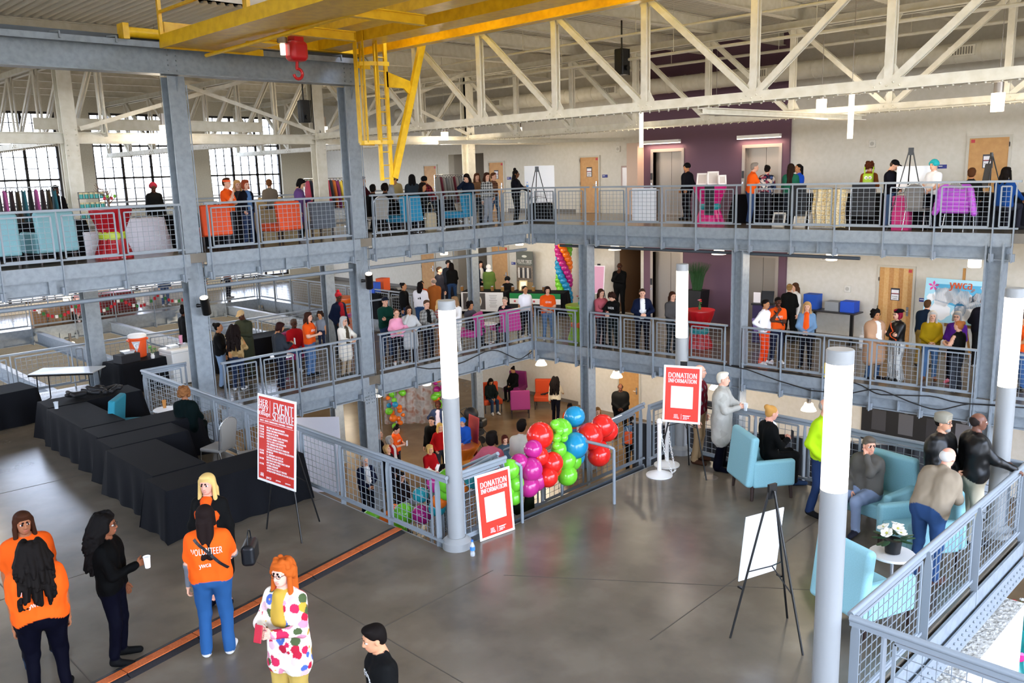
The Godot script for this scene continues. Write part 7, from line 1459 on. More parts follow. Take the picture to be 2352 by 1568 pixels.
	{label = "vendor in navy vest behind the olive food stall", pos = V(22.50, 0, -24.52), yaw = -0.39, h = 1.70, top = "1a2030", bot = "1a1a20", style = ["long", "1a1412"], arms = ["front", "front"], inner = "e4e0da"},
	{label = "woman in green coat and white headscarf, back turned", pos = V(22.17, 0, -23.71), yaw = 2.22, h = 1.64, top = "546b34", bot = "3a4030", style = ["hijab", "e6e4e2"], arms = ["front", "front"], wide = 1.15, coat = 0.6},
	{label = "person in black beanie sitting at the olive food stall", pos = V(22.04, 0, -22.56), yaw = -0.95, h = 1.65, sit = true, top = "0f0f12", bot = "0f0f12", style = ["beanie", "0f0f12"], arms = ["lap", "lap"], look = [0, 25]},
	{label = "girl in white T-shirt with black straps at the corner railing", pos = V(18.72, 0, -18.41), yaw = -0.44, h = 1.60, top = "eceaec", bot = "121216", shoe = "eaeaea", skin = "b27c58", style = ["pony", "17110e"], sleeve = "short"},
	{label = "woman in orange event shirt and jeans beside the balloon tower", pos = V(18.86, 0, -17.60), yaw = -0.65, h = 1.62, prt = "HER story", top = "e4561c", bot = "5b7a9e", shoe = "dddddd", style = ["bob", "241713"], arms = ["front", "front"], sleeve = "short", wide = 1.15},
	{label = "dark-haired person sitting low in the first magenta chair", pos = V(16.88, 0, -18.92), yaw = -0.03, h = 1.66, sit = true, top = "4a4a52", skin = "b27c58", style = ["curly", "17110f"], arms = ["lap", "lap"]},
	{label = "older person in dark clothes sitting by the small round table", pos = V(18.07, 0, -18.64), yaw = -1.12, h = 1.68, sit = true, top = "1c1c22", style = ["short", "8a7a66"], arms = ["lap", "chin"]},
	{label = "woman in rose sweater leaning on the railing with one hand raised", pos = V(19.03, 0, -15.65), yaw = -0.27, h = 1.68, top = "a04f58", bot = "17181d", style = ["straight", "3a2118"], arms = ["wave", "rail"]},
	{label = "curly-haired person in black hoodie looking down at the railing", pos = V(19.07, 0, -15.24), yaw = -1.42, h = 1.62, prt = "HER", top = "111115", bot = "15161b", style = ["curly", "2c1913"], arms = ["rail", "rail"], look = [0, 35]},
	{label = "guard in black uniform and glasses in front of the pink poster", pos = V(23.70, 0, -18.64), yaw = -1.08, h = 1.85, top = "0e0e11", bot = "0e0e11", shoe = "111111", skin = "4d3023", style = ["fringe", "1a1412"], arms = ["cross", "chin"], wide = 1.05, glasses = true},
	{label = "guard in navy jacket and white collar leaning on the railing with both hands", pos = V(19.15, 0, -14.27), yaw = -0.84, h = 1.78, top = "111a30", bot = "10131c", shoe = "111111", style = ["short", "3a2a20"], arms = ["rail", "rail"], inner = "e8e8ea", wide = 1.15},
	{label = "long-haired woman in grey beside the slim glowing post", pos = V(19.57, 0, -13.56), yaw = -0.44, h = 1.70, top = "4d4a4a", bot = "202228", style = ["straight", "3a1f14"], arms = ["front", "front"]},
	{label = "person in white sleeves and bright orange trousers behind the column", pos = V(19.75, 0, -10.85), yaw = -0.02, h = 1.68, top = "f0eef0", bot = "f4481c", shoe = "dddddd", skin = "b27c58", style = ["short", "17110f"], arms = ["hip", "hip"]},
	{label = "man in orange event shirt over beige sleeves holding his chin", pos = V(20.07, 0, -10.67), yaw = -0.82, h = 1.72, prt = "HER story", top = "e4561c", bot = "1e2638", shoe = "e2e2e4", skin = "4d3023", style = ["short", "0f0c0b"], arms = ["cross", "chin"], sleeve = "short", strapc = "1a1a20"},
	{label = "woman in denim jacket over orange shirt with wavy blonde hair", pos = V(20.10, 0, -9.89), yaw = -1.20, h = 1.66, top = "6d8cab", bot = "121318", shoe = "1c1c20", style = ["long", "b08858"], arms = ["front", "front"], inner = "e4561c"},
	{label = "woman in black with a blonde bun turned to the wall", pos = V(22.71, 0, -11.73), yaw = 1.87, h = 1.70, top = "0d0e11", bot = "101014", style = ["bun", "8a6a40"], arms = ["down", "front"]},
	{label = "woman with long brown hair and white sleeves by the water packs", pos = V(23.10, 0, -11.75), yaw = -2.15, h = 1.68, top = "dedbd6", bot = "15161b", style = ["straight", "4a3020"], arms = ["down", "front"]},
	{label = "woman in long tan cardigan over a white printed top", pos = V(19.87, 0, -8.09), yaw = -0.49, h = 1.66, top = "b08a6c", bot = "2f4766", shoe = "1c1c20", skin = "b27c58", style = ["curly", "120e0d"], arms = ["down", "front"], inner = "eeece8", coat = 0.55, wide = 1.3},
	{label = "woman in beret and black leather jacket with wide striped trousers", pos = V(20.10, 0, -7.66), yaw = -2.08, h = 1.68, top = "101013", bot = "c9cac6", shoe = "111111", style = ["beret", "0e0e10", "bob", "7d1430"], arms = ["cross", "cross"], leg = 1.5, flare = 0.12, leather = true, strapc = "ef5a1e", bpat = "stripe", alt = ["4a4a4a"], glasses = true},
	{label = "man in navy sweater and khaki trousers bending towards the painted canvas", pos = V(21.93, 0, -7.71), yaw = 1.65, h = 1.66, top = "111d30", bot = "8a7038", shoe = "333333", style = ["short", "4a3320"], arms = ["reach", "reach"], lean = 14, wide = 1.15},
	{label = "grey-haired woman in mustard sweater with clasped hands", pos = V(20.64, 0, -7.09), yaw = -1.15, h = 1.62, top = "9a7d10", bot = "4e6f96", shoe = "7a4a30", style = ["long", "b5b0a8"], arms = ["front", "front"], wide = 1.1},
	{label = "woman with glasses in purple sweater behind the strawberry-blonde bun", pos = V(20.64, 0, -6.55), yaw = -1.53, h = 1.66, top = "4a2070", bot = "15151a", shoe = "c8606a", style = ["bob", "8d8a86"], arms = ["front", "front"], glasses = true},
	{label = "woman in black sleeveless top with a strawberry-blonde bun", pos = V(19.88, 0, -6.26), yaw = 2.92, h = 1.58, top = "0e0e11", bot = "3a3d44", shoe = "d8d8d8", style = ["bun", "a8683a"], arms = ["hold", "hold"], sleeve = "none", flare = 0.085, leg = 1.15},
	{label = "bald man in black hoodie with raised hands beside the framed picture", pos = V(22.66, 0, -6.61), yaw = 2.20, h = 1.76, top = "141418", bot = "16161a", shoe = "dddddd", skin = "a87858", style = ["fringe", "4a3a30"], arms = ["hold", "hold"], wide = 1.25},
	{label = "person in orange shirt at the far end of the lift-side balcony", pos = V(20.93, 0, -5.32), yaw = -2.02, h = 1.68, top = "e4561c", bot = "3d5a85", skin = "b27c58", style = ["short", "3a2418"], arms = ["rail", "rail"], sleeve = "short"},
	{label = "woman in cream sweater and black jeans walking away on the lower floor", pos = V(21.71, F1, -19.97), yaw = 2.05, h = 1.66, top = "d9cbae", bot = "121318", shoe = "111111", skin = "b27c58", style = ["curlylong", "15100f"], arms = ["down", "reach"], step = 0.12},
	{label = "guard in black with clasped hands on the lower floor", pos = V(21.81, F1, -17.14), yaw = -0.90, h = 1.86, top = "101013", bot = "101013", shoe = "111111", skin = "4d3023", style = ["fringe", "15100f"], arms = ["front", "front"], wide = 1.3},
	{label = "person in black sitting in the orange chair downstairs", pos = V(21.20, F1, -22.80), yaw = -0.40, h = 1.66, sit = true, top = "15161c", bot = "2a3850", shoe = "c9c5c0", skin = "b27c58", style = ["long", "120e0d"], arms = ["lap", "lap"], look = [0, 25]},
	{label = "person in black sitting in the far magenta chair downstairs", pos = V(23.10, F1, -23.46), yaw = -1.48, h = 1.66, sit = true, top = "0e0e11", bot = "0e0e11", skin = "b27c58", style = ["bun", "120e0d"], arms = ["lap", "lap"], look = [0, 25]},
	{label = "volunteer in orange shirt over white sleeves by the balloons", pos = V(19.34, F1, -17.19), yaw = -0.93, h = 1.68, prt = "HER story", top = "e4561c", bot = "5d83b5", shoe = "d8663a", skin = "4d3023", style = ["locs", "130f0d"], sleeve = "short", cuff = "efeef0", wide = 1.05, leg = 1.2, flare = 0.075},
	{label = "volunteer in orange shirt with long fair hair downstairs", pos = V(19.59, F1, -16.28), yaw = -0.70, h = 1.66, prt = "HER story", top = "e4561c", bot = "3e5c86", style = ["long", "8a6236"], arms = ["front", "front"], sleeve = "short"},
	{label = "person with an orange drawstring bag, back turned, beyond the stairs", pos = V(19.36, F1, -14.82), yaw = 2.05, h = 1.68, top = "5b7894", bot = "0f0f12", skin = "b27c58", style = ["short", "1a1310"]},
	{label = "woman in denim jacket and red headband near the balloon arch", pos = V(16.87, F1, -20.63), yaw = -0.86, h = 1.68, top = "27344f", skin = "4d3023", style = ["afro", "3a1a14"], arms = ["hip", "hip"], inner = "c3b8c4", wide = 1.25},
	{label = "man in black jacket stepping sideways downstairs", pos = V(15.48, F1, -19.26), yaw = -1.03, h = 1.74, top = "111114", bot = "131317", style = ["short", "2a1f1a"], wide = 1.1},
	{label = "woman in red hoodie with long blonde curls", pos = V(15.37, F1, -18.76), yaw = -0.34, h = 1.66, top = "9e1014", bot = "2b2b30", style = ["long", "d0a85a"], arms = ["pocket", "pocket"], wide = 1.1},
	{label = "person in bright blue hoodie and blue beanie downstairs", pos = V(16.16, F1, -18.65), yaw = -0.89, h = 1.66, top = "2358b8", style = ["beanie", "2d78d0"], arms = ["front", "front"], wide = 1.15},
	{label = "woman in orange shirt and dark bun looking at her phone downstairs", pos = V(14.41, F1, -19.67), yaw = 0.41, h = 1.64, prt = "HER story", top = "e4561c", bot = "2b2b30", style = ["topbun", "1c1112"], arms = ["hold", "hold"], sleeve = "short", look = [0, 25]},
	{label = "grey-haired man in black jacket looking up beside the column", pos = V(13.61, F1, -19.29), yaw = 0.61, h = 1.76, top = "141418", bot = "1b1c22", style = ["short", "9a9894"], inner = "a9a296", look = [0, -20]},
	{label = "grey-haired woman in red and black varsity jacket", pos = V(13.65, F1, -18.85), yaw = 0.42, h = 1.66, top = "9c1016", bot = "131318", style = ["bob", "a5a29e"], arms = ["front", "front"], look = [0, -20], inner = "efeef0", cuff = "15151a"},
	{label = "blonde woman in black below the varsity jacket", pos = V(13.17, F1, -18.34), yaw = 0.42, h = 1.62, top = "121216", bot = "15151a", style = ["bob", "b48f5e"], look = [0, -20]},
	{label = "white-haired man in navy suit and white shirt", pos = V(12.00, F1, -17.74), yaw = -0.16, h = 1.76, top = "121a30", bot = "131722", shoe = "111111", style = ["short", "c8c4be"], arms = ["front", "front"], inner = "eef0f4", wide = 1.08},
	{label = "blonde woman in red vest over white sleeves downstairs", pos = V(13.86, F1, -17.40), yaw = 0.03, h = 1.66, top = "a0141c", bot = "1a1a20", style = ["bob", "d0ad6a"], arms = ["front", "front"], cuff = "efedf0"},
	{label = "dark-haired bearded man below the lamp post", pos = V(12.95, F1, -15.74), yaw = 0.36, h = 1.74, top = "131318", bot = "17171c", skin = "c09070", style = ["short", "14100e"]},
	{label = "woman in sunglasses and black coat at the foot of the railing", pos = V(12.08, F1, -16.35), yaw = 0.06, h = 1.62, top = "17130f", bot = "17130f", style = ["long", "17110e"], arms = ["front", "front"], coat = 0.5, glasses = true},
	{label = "brown-haired woman beyond the stair rail", pos = V(15.81, F1, -16.49), yaw = -0.42, h = 1.64, top = "3a4a58", style = ["bob", "4a1f18"]},
	{label = "person in white sweater and dark green trousers on the stairs behind the balloons", pos = V(9.75, -0.68, -9.75), yaw = 2.01, h = 1.66, top = "e0dcd2", bot = "20281c", skin = "b27c58", style = ["short", "17110e"], arms = ["front", "front"], leg = 1.3, flare = 0.1},
	{label = "person in pink top and purple patterned leggings on the stairs", pos = V(9.10, -0.68, -9.80), yaw = 1.87, h = 1.60, bpat = "camo", alt = ["6a5f92", "383058", "54608a"], top = "c26070", bot = "4c4470", skin = "b27c58", style = ["bob", "17110e"], arms = ["hip", "front"]},
	{label = "white-haired woman in fuzzy grey coat holding a glass", pos = V(12.21, 0, -7.45), yaw = 0.37, h = 1.68, pat = "camo", alt = ["a8a59c", "b5b2a9", "98958c"], top = "a8a59c", bot = "0b0b0d", shoe = "0c0c0e", skin = "dba88f", style = ["short", "d8d3c4"], arms = ["reach", "hold"], coat = 0.62, wide = 1.2, flare = 0.085, leg = 1.15, collar = 1, near = true},
	{label = "older man in dark red argyle sweater behind the donation sign", pos = V(12.25, 0, -7.93), yaw = 0.31, h = 1.74, pat = "argyle", alt = ["6d6a6c"], top = "5a1420", bot = "8c7455", shoe = "3a241a", skin = "dba88f", style = ["fringe", "b9b4ac"], near = true},
	{label = "woman with clipped-up blonde hair sitting in a pale blue armchair with a phone", pos = V(12.04, 0, -6.49), yaw = 0.93, h = 1.68, sit = true, top = "111114", bot = "101014", shoe = "2a3a58", skin = "dba08a", style = ["bun", "b98746"], arms = ["hold", "hold"], inner = "e8e8ea", near = true, look = [0, 15]},
	{label = "bald man in bright lime jacket and blue jeans", pos = V(11.45, 0, -5.30), yaw = -0.09, h = 1.76, top = "9fc41c", bot = "243354", shoe = "17181c", skin = "d29a80", style = ["fringe", "8f8880"], arms = ["down", "pocket"], inner = "1a1c22", wide = 1.15, step = 0.08, hem = 0.98, near = true, glasses = true},
	{label = "woman in grey long-sleeved top sitting in a pale blue armchair", pos = V(11.50, 0, -4.68), yaw = -1.71, h = 1.66, sit = true, top = "57534f", bot = "7d8ba3", shoe = "2a2a32", skin = "d29a80", style = ["short", "5f554a"], arms = ["face", "lap"], near = true, wide = 1.2, leg = 1.2, look = [55, 5]},
	{label = "man in pakol hat and black leather jacket", pos = V(11.75, 0, -3.82), yaw = -0.12, h = 1.74, top = "0d0d0f", bot = "0c0c0e", shoe = "0c0c0e", skin = "c59072", style = ["pakol", "8a8577", "fringe", "15120f"], arms = ["front", "front"], leather = true, wide = 1.25, beard = 1, near = true, glasses = true},
	{label = "bald man in black leather jacket and pale trousers leaning on the railing", pos = V(11.93, 0, -3.45), yaw = 0.63, h = 1.78, top = "121214", bot = "b9b09a", shoe = "2a2a2c", skin = "6b4636", style = ["fringe", "2a2320"], arms = ["reach", "reach"], leather = true, wide = 1.25, near = true},
	{label = "white-haired man in beige sweater and jeans leaning over the railing", pos = V(10.35, 0, -3.45), yaw = 1.37, h = 1.72, top = "8b7d6b", bot = "2b466e", shoe = "5a4238", skin = "dba08a", style = ["fringe", "cfccc6"], arms = ["rail", "chin"], lean = 32, near = true, wide = 1.2, hem = 0.97},
	{label = "blonde woman in black cardigan over an orange event shirt", pos = V(4.12, 0, -9.36), yaw = -0.85, h = 1.68, top = "0d0d10", bot = "0d0d10", shoe = "0c0c0e", skin = "dba08a", style = ["long", "d2b06c"], arms = ["down", "front"], inner = "e4561c", iw = 0.075, coat = 0.5, bare = 0.6, bust = true, near = true},
	{label = "volunteer in orange shirt with long dark hair and blue jeans, back turned", pos = V(3.63, 0, -8.39), yaw = 2.59, h = 1.70, prtb = "VOLUNTEER", strapb = "15151a", top = "e85a1c", bot = "28507f", shoe = "d6d3cf", skin = "d9a58a", style = ["straight", "1c1210"], arms = ["down", "hold"], sleeve = "short", cuff = "6d7077", wide = 1.12, flare = 0.068, leg = 1.08, hem = 0.93, near = true},
	{label = "woman in black jacket with waist-long black curls, side on", pos = V(2.84, 0, -9.05), yaw = 0.92, h = 1.66, top = "09090b", bot = "0b0b0d", shoe = "111113", skin = "7d4f36", style = ["curlylong", "0d0a09"], arms = ["down", "hold"], hem = 0.92, wide = 1.08, bare = 0.12, near = true, glasses = true},
	{label = "woman with long braids in orange shirt and black trousers", pos = V(2.26, 0, -9.75), yaw = -0.05, h = 1.68, top = "e85a1c", bot = "0d0e12", shoe = "1b2a3c", skin = "9c6547", style = ["long", "3a2013"], sleeve = "short", wide = 1.25, bust = true, near = true},
	{label = "woman with long dark curly hair in orange shirt, back turned", pos = V(2.11, 0, -8.94), yaw = 2.88, h = 1.64, prtb = "VOLUNTEER", top = "e85a1c", bot = "0b0b0d", shoe = "111113", skin = "9c6547", style = ["curlylong", "14100e"], sleeve = "short", wide = 1.35, leg = 1.15, hem = 0.9, near = true},
	{label = "red-haired woman in glasses and floral blazer holding up a red phone", pos = V(3.53, 0, -6.63), yaw = -1.15, h = 1.68, top = "e6dccb", bot = "b79a50", skin = "e0ad98", style = ["long", "b4551c", "curly", "b4551c"], arms = ["hold", "hold"], hem = 0.86, ilow = 1.2, coat = 0.74, inner = "b8963c", leg = 1.25, flare = 0.1, pat = "floral", alt = ["b3243c", "d88aa0", "c99a3a", "4a62a8", "4d5a3a", "efe6d6", "d8b0b8", "c02c50", "e6dccb", "efe6d6"], cell = 0.009, near = true, glasses = true},
	{label = "boy with short black hair in black lettered shirt", pos = V(3.62, 0, -5.32), yaw = -1.91, h = 1.50, prt = "Chicago", top = "0e0e11", bot = "17181d", skin = "c88f6d", style = ["short", "120d0b"], sleeve = "short", look = [0, 12], near = true},
	{label = "curly-haired woman in black suit sitting at the black tables", pos = V(6.50, 0, -15.37), yaw = 2.22, h = 1.66, sit = true, top = "0c0d11", bot = "0c0d11", shoe = "111113", skin = "9c6a4c", style = ["curly", "7d5230"], arms = ["hold", "lap"], near = true, wide = 1.15}]
func build_people():
	for d in PEOPLE:
		var t := person(d); var hx: Transform3D = t.get_meta("_h")
		if d.has("prt"): print_on(t, d.prt, Vector3(0, 1.27, 0), 0.07, false, 0.2)
		if d.has("prtb"):
			print_on(t, d.prtb, Vector3(0, 1.29, 0), 0.075, true, 0.32)
			print_on(t, "ywca", Vector3(0.03, 1.13, 0), 0.05, true, 0.12)
		if d.has("strapc"): strap_on(t, Vector3(-0.12, 1.42, 0), Vector3(0.13, 1.02, 0), mat(d.strapc, 0.5))
		if d.has("strapb"): strap_on(t, Vector3(0.12, 1.43, 0), Vector3(-0.2, 1.05, 0), mat(d.strapb, 0.5), true)
		if d.has("band"):
			var b := MB.new(); var pts := []
			for i in 21: pts.append(Vector3(0.088 * cos(TAU * i / 20), 0.055, -0.012 + 0.1 * sin(TAU * i / 20)))
			for i in 20: b.bar(pts[i], pts[i + 1], 0.008, 0.045)
			part(b, "headband", mat("f0581a", 0.7), t).transform = hx
		if d.has("beard"):
			var b := MB.new(); b.ell(Vector3(0, -0.085, 0.052), Vector3(0.042, 0.04, 0.042), 14, 9); part(b, "beard", mat("8d8a86", 0.9), t).transform = hx
	var at := func(who: String, hand: int, off: Vector3) -> Transform3D:      # where a person's hand is
		for o in get_children():
			if o.has_meta("label") and o.get_meta("label") == who: return o.transform * Transform3D(Basis(), o.get_meta("_w")[hand] + off)
		return Transform3D()
	var x: Transform3D = at.call("red-haired woman in glasses and floral blazer holding up a red phone", 1, Vector3(0.05, 0.05, 0.1)); var b := MB.new(); b.rbox(Vector3.ZERO, Vector3(0.078, 0.155, 0.012), 0.005); var o := one(b, "phone", mat("b01830", 0.4), "red phone held up by the woman in the floral blazer", "phone"); o.transform = x * Transform3D(Basis(Vector3.RIGHT, -0.3), Vector3.ZERO)
	x = at.call("woman with clipped-up blonde hair sitting in a pale blue armchair with a phone", 1, Vector3(0.05, 0.05, 0.1)); b = MB.new(); b.rbox(Vector3.ZERO, Vector3(0.08, 0.16, 0.012), 0.005); one(b, "phone", mat("23222a", 0.2), "dark phone held by the seated blonde woman", "phone").transform = x
	x = at.call("woman with short dark red hair in grey sweater reading her phone", 1, Vector3(0.05, 0.04, 0.1)); b = MB.new(); b.rbox(Vector3.ZERO, Vector3(0.08, 0.16, 0.014), 0.005); one(b, "phone", mat("d8d4d0", 0.3), "white phone held by the woman in grey", "phone").transform = x
	x = at.call("woman in orange shirt and dark bun looking at her phone downstairs", 1, Vector3(0.05, 0.04, 0.1)); b = MB.new(); b.rbox(Vector3.ZERO, Vector3(0.08, 0.16, 0.014), 0.005); one(b, "phone", mat("d8d4d8", 0.3), "pale phone held by the woman with the bun downstairs", "phone").transform = x
	for q in [["white-haired woman in fuzzy grey coat holding a glass", 1, Vector3(0.02, 0.0, 0.1), "small clear glass held by the woman in fuzzy grey", "clear"], ["woman in black top holding a turquoise cup beside the tall column", 1, Vector3(0.02, 0, 0.1), "turquoise cup held by the woman in black", "teal"], ["woman in black jacket with waist-long black curls, side on", 1, Vector3(0.02, 0.0, 0.1), "white paper cup with a lid held by the woman in black", "white"]]:
		x = at.call(q[0], q[1], q[2]); cup(q[3], x.origin - Vector3(0, 0.05, 0), M.clear if q[4] == "clear" else (mat("2aa59c", 0.4) if q[4] == "teal" else M.white), 0.12, 0.036)
	x = at.call("man in beige cap and long olive coat eating from a plate", 0, Vector3(-0.06, 0.0, 0.1)); b = MB.new(); b.lathe([Vector2(0, 0), Vector2(0.08, 0), Vector2(0.12, 0.02), Vector2(0.115, 0.022), Vector2(0, 0.006)], 24); one(b, "paper_plate", M.white, "white paper plate held by the man in the olive coat", "plate").transform = Transform3D(Basis(), x.origin)
	x = at.call("woman in black with piled-up locs holding a water bottle", 1, Vector3(0, -0.05, 0.1)); bottle("clear water bottle held by the woman with locs", x.origin)
	bag("black handbag on the arm of the blonde woman", Vector3(4.48, 0.52, -9.18), 0.9, Vector3(0.34, 0.26, 0.16), "15171b"); 
	x = at.call("woman in rust jacket wearing a lime green backpack", 0, Vector3.ZERO)
	for o2 in get_children():
		if o2.has_meta("label") and o2.get_meta("label") == "woman in rust jacket wearing a lime green backpack":
			var k := thing("backpack", "lime green backpack with two white eyes on the rust jacket", "backpack", o2.transform * Vector3(0, 0.98, -0.2), o2.rotation.y + PI); var q := MB.new(); q.rbox(Vector3(0, 0.13, 0), Vector3(0.24, 0.28, 0.12), 0.05); part(q, "body", mat("9cbf1e", 0.5), k)
			for e in [-1, 1]:
				q = MB.new(); q.ell(Vector3(e * 0.045, 0.17, 0.06), Vector3(0.04, 0.04, 0.012), 12, 8); var ey := part(q, "eye_patch", M.white, k); q = MB.new(); q.ell(Vector3(e * 0.04, 0.165, 0.07), Vector3(0.014, 0.014, 0.006), 8, 6); part(q, "pupil", M.black, ey); q = MB.new(); q.run([Vector3(e * 0.09, 0.24, -0.06), Vector3(e * 0.1, 0.42, -0.1)], 0.016, 6); part(q, "strap", mat("9cbf1e", 0.5), k)
		if o2.has_meta("label") and o2.get_meta("label") == "person with an orange drawstring bag, back turned, beyond the stairs":
			var k := thing("drawstring_bag", "orange drawstring bag on a person's back beyond the stairs", "bag", o2.transform * Vector3(0, 0.95, -0.2), o2.rotation.y + PI); var q := MB.new(); q.rbox(Vector3(0, 0.16, 0), Vector3(0.32, 0.38, 0.1), 0.045); part(q, "sack", mat("ef5a1c", 0.6), k)
			for e in [-1, 1]:
				q = MB.new(); q.run([Vector3(e * 0.05, 0.34, 0.0), Vector3(e * 0.11, 0.46, -0.06)], 0.008, 5); part(q, "cord", M.white, k)
	for o2 in get_children():
		for k in ["_f", "_s", "_h", "_w"]:
			if o2.has_meta(k): o2.remove_meta(k)
func build_things():
	light_column("tall glowing lamp column beside the leaning donation sign", V(7.164, 0, -8.49), 3.44, 1.18, 0.115)
	light_column("slim glowing lamp column behind the donation sign easel", V(12.473, 0, -8.44), 3.42, 1.17, 0.105)
	light_column("tall glowing lamp column beside the plain white board", V(6.93, 0, -3.1), 3.51, 1.13, 0.115)
	light_column("tall glowing lamp column at the far corner of the seating platform", V(12.35, 0, -3.25), 3.4, 1.19, 0.115)
	light_column("glowing lamp column standing on the lower floor", V(13.828, -3.75, -16.601), 2.9, 1.6, 0.1)
	pendant("hanging can lamp with a metal top, beside the first dark column", V(9.3, 6.099, -21.513), "can", 2.73, 1, true)
	pendant("hanging can lamp with a metal top, beside the caged ladder", V(14.6, 6.206, -22.615), "can", 2.62, 1, true)
	pendant("hanging can lamp with a metal top, over the stalls past the caged ladder", V(18.6, 6.054, -21.766), "can", 2.78, 1, true)
	pendant("hanging can lamp with a metal top, small one before the pier", V(20.8, 6.232, -20.533), "can", 2.6, 0.8, true)
	pendant("hanging can lamp with a metal top, over the middle of the lift-side balcony", V(19, 6.138, -9.196), "can", 2.69, 0.95, true)
	pendant("hanging can lamp with a metal top, near the grille of the duct", V(18.4, 5.921, -5.408), "can", 2.91, 1, true)
	pendant("hanging can lamp with a metal top, unlit one before the purple wall", V(20.9, 6.261, -13.098), "can", 2.57, 0.8, false)
	pendant("hanging glowing tube lamp before the pale pier", V(19.6, 5.629, -14.641), "tube", 3.2)
	pendant("hanging glowing tube lamp before the plain wall past the lifts", V(17.6, 5.533, -7.881), "tube", 3.3)
	pendant("hanging glowing tube lamp between the caged ladder and the windows", V(17, 5.512, -26.641), "tube", 3.32)
	pendant("bell-shaped ceiling lamp before the dark passage on the middle floor", V(21.5, 2.539, -17.1), "bell", 0.83)
	pendant("bell-shaped ceiling lamp beside the grass planter", V(21, 2.634, -13.004), "bell", 0.73)
	pendant("drum-shaped ceiling lamp near the wooden door on the middle floor", V(21.2, 2.608, -9.824), "drum", 0.76)
	pendant("drum-shaped ceiling lamp above the painted canvas", V(21.2, 2.622, -6.448), "drum", 0.74)
	pendant("drum-shaped ceiling lamp over the brown coat on the middle floor", V(19.8, 2.236, -23.479), "drum", 1.13)
	pendant("drum-shaped ceiling lamp over the olive food stall", V(21.2, 2.561, -21.067), "drum", 0.8)
	pendant("drum-shaped ceiling lamp under the first bay of the upper window-side balcony", V(11.2, 0.537, -36.708), "drum", 2.83)
	pendant("bell-shaped ceiling lamp hung under the middle floor corner", V(20.6, -1.394, -19.583), "bell", 1.22)
	pendant("bell-shaped ceiling lamp above the guard on the lower floor", V(21.3, -1.548, -16.897), "bell", 1.38)
	pendant("bell-shaped ceiling lamp behind the man in lime", V(21, -1.385, -10.186), "bell", 1.22)
	pendant("drum-shaped ceiling lamp beside the balloon arch", V(14.3, -1.303, -20.252), "drum", 1.13)
	pendant("drum-shaped ceiling lamp above the blonde downstairs", V(16, -1.265, -20.069), "drum", 1.1)
	pendant("bell-shaped ceiling lamp behind the woman in fuzzy grey", V(20.8, -1.194, -12.886), "bell", 1.02)
	pendant("drum-shaped ceiling lamp in the rows over the lower floor", V(10, -0.75, -21), "drum", 0.55, 1, true, "ceiling lamps over the lower floor")  # drum lamp rows added out of view to brighten the lower floor
	pendant("drum-shaped ceiling lamp in the rows over the lower floor", V(10, -0.75, -27), "drum", 0.55, 1, true, "ceiling lamps over the lower floor")
	pendant("drum-shaped ceiling lamp in the rows over the lower floor", V(10, -0.75, -33), "drum", 0.55, 1, true, "ceiling lamps over the lower floor")
	pendant("drum-shaped ceiling lamp in the rows over the lower floor", V(15, -0.75, -21), "drum", 0.55, 1, true, "ceiling lamps over the lower floor")
	pendant("drum-shaped ceiling lamp in the rows over the lower floor", V(15, -0.75, -27), "drum", 0.55, 1, true, "ceiling lamps over the lower floor")
	pendant("drum-shaped ceiling lamp in the rows over the lower floor", V(15, -0.75, -33), "drum", 0.55, 1, true, "ceiling lamps over the lower floor")
	pendant("drum-shaped ceiling lamp in the rows over the lower floor", V(21.5, -0.75, -21), "drum", 0.55, 1, true, "ceiling lamps over the lower floor")
	pendant("drum-shaped ceiling lamp in the rows over the lower floor", V(21.5, -0.75, -27), "drum", 0.55, 1, true, "ceiling lamps over the lower floor")
	pendant("drum-shaped ceiling lamp in the rows over the lower floor", V(21.5, -0.75, -33), "drum", 0.55, 1, true, "ceiling lamps over the lower floor")
	pendant("drum-shaped ceiling lamp in the rows over the lower floor", V(22, -0.75, -20), "drum", 0.55, 1, true, "ceiling lamps over the lower floor")
	pendant("drum-shaped ceiling lamp in the rows over the lower floor", V(22, -0.75, -14), "drum", 0.55, 1, true, "ceiling lamps over the lower floor")
	pendant("drum-shaped ceiling lamp in the rows over the lower floor", V(22, -0.75, -8), "drum", 0.55, 1, true, "ceiling lamps over the lower floor")
	pendant("drum-shaped ceiling lamp in the rows over the lower floor", V(4, -0.75, -14), "drum", 0.55, 1, true, "ceiling lamps over the lower floor")
	pendant("drum-shaped ceiling lamp in the rows over the lower floor", V(4, -0.75, -8), "drum", 0.55, 1, true, "ceiling lamps over the lower floor")
	pendant("drum-shaped ceiling lamp in the rows over the middle floor", V(4, 2.83, -20.5), "drum", 0.5, 1, true, "ceiling lamps over the middle floor")  # more added drum lamps, mostly hidden by the balcony edges, lifting the middle floor
	pendant("drum-shaped ceiling lamp in the rows over the middle floor", V(4, 2.83, -36), "drum", 0.5, 1, true, "ceiling lamps over the middle floor")
	pendant("drum-shaped ceiling lamp in the rows over the middle floor", V(9, 2.83, -20.5), "drum", 0.5, 1, true, "ceiling lamps over the middle floor")
	pendant("drum-shaped ceiling lamp in the rows over the middle floor", V(9, 2.83, -36), "drum", 0.5, 1, true, "ceiling lamps over the middle floor")
	pendant("drum-shaped ceiling lamp in the rows over the middle floor", V(14, 2.83, -20.5), "drum", 0.5, 1, true, "ceiling lamps over the middle floor")
	pendant("drum-shaped ceiling lamp in the rows over the middle floor", V(14, 2.83, -36), "drum", 0.5, 1, true, "ceiling lamps over the middle floor")
	pendant("drum-shaped ceiling lamp in the rows over the middle floor", V(19, 2.83, -20.5), "drum", 0.5, 1, true, "ceiling lamps over the middle floor")
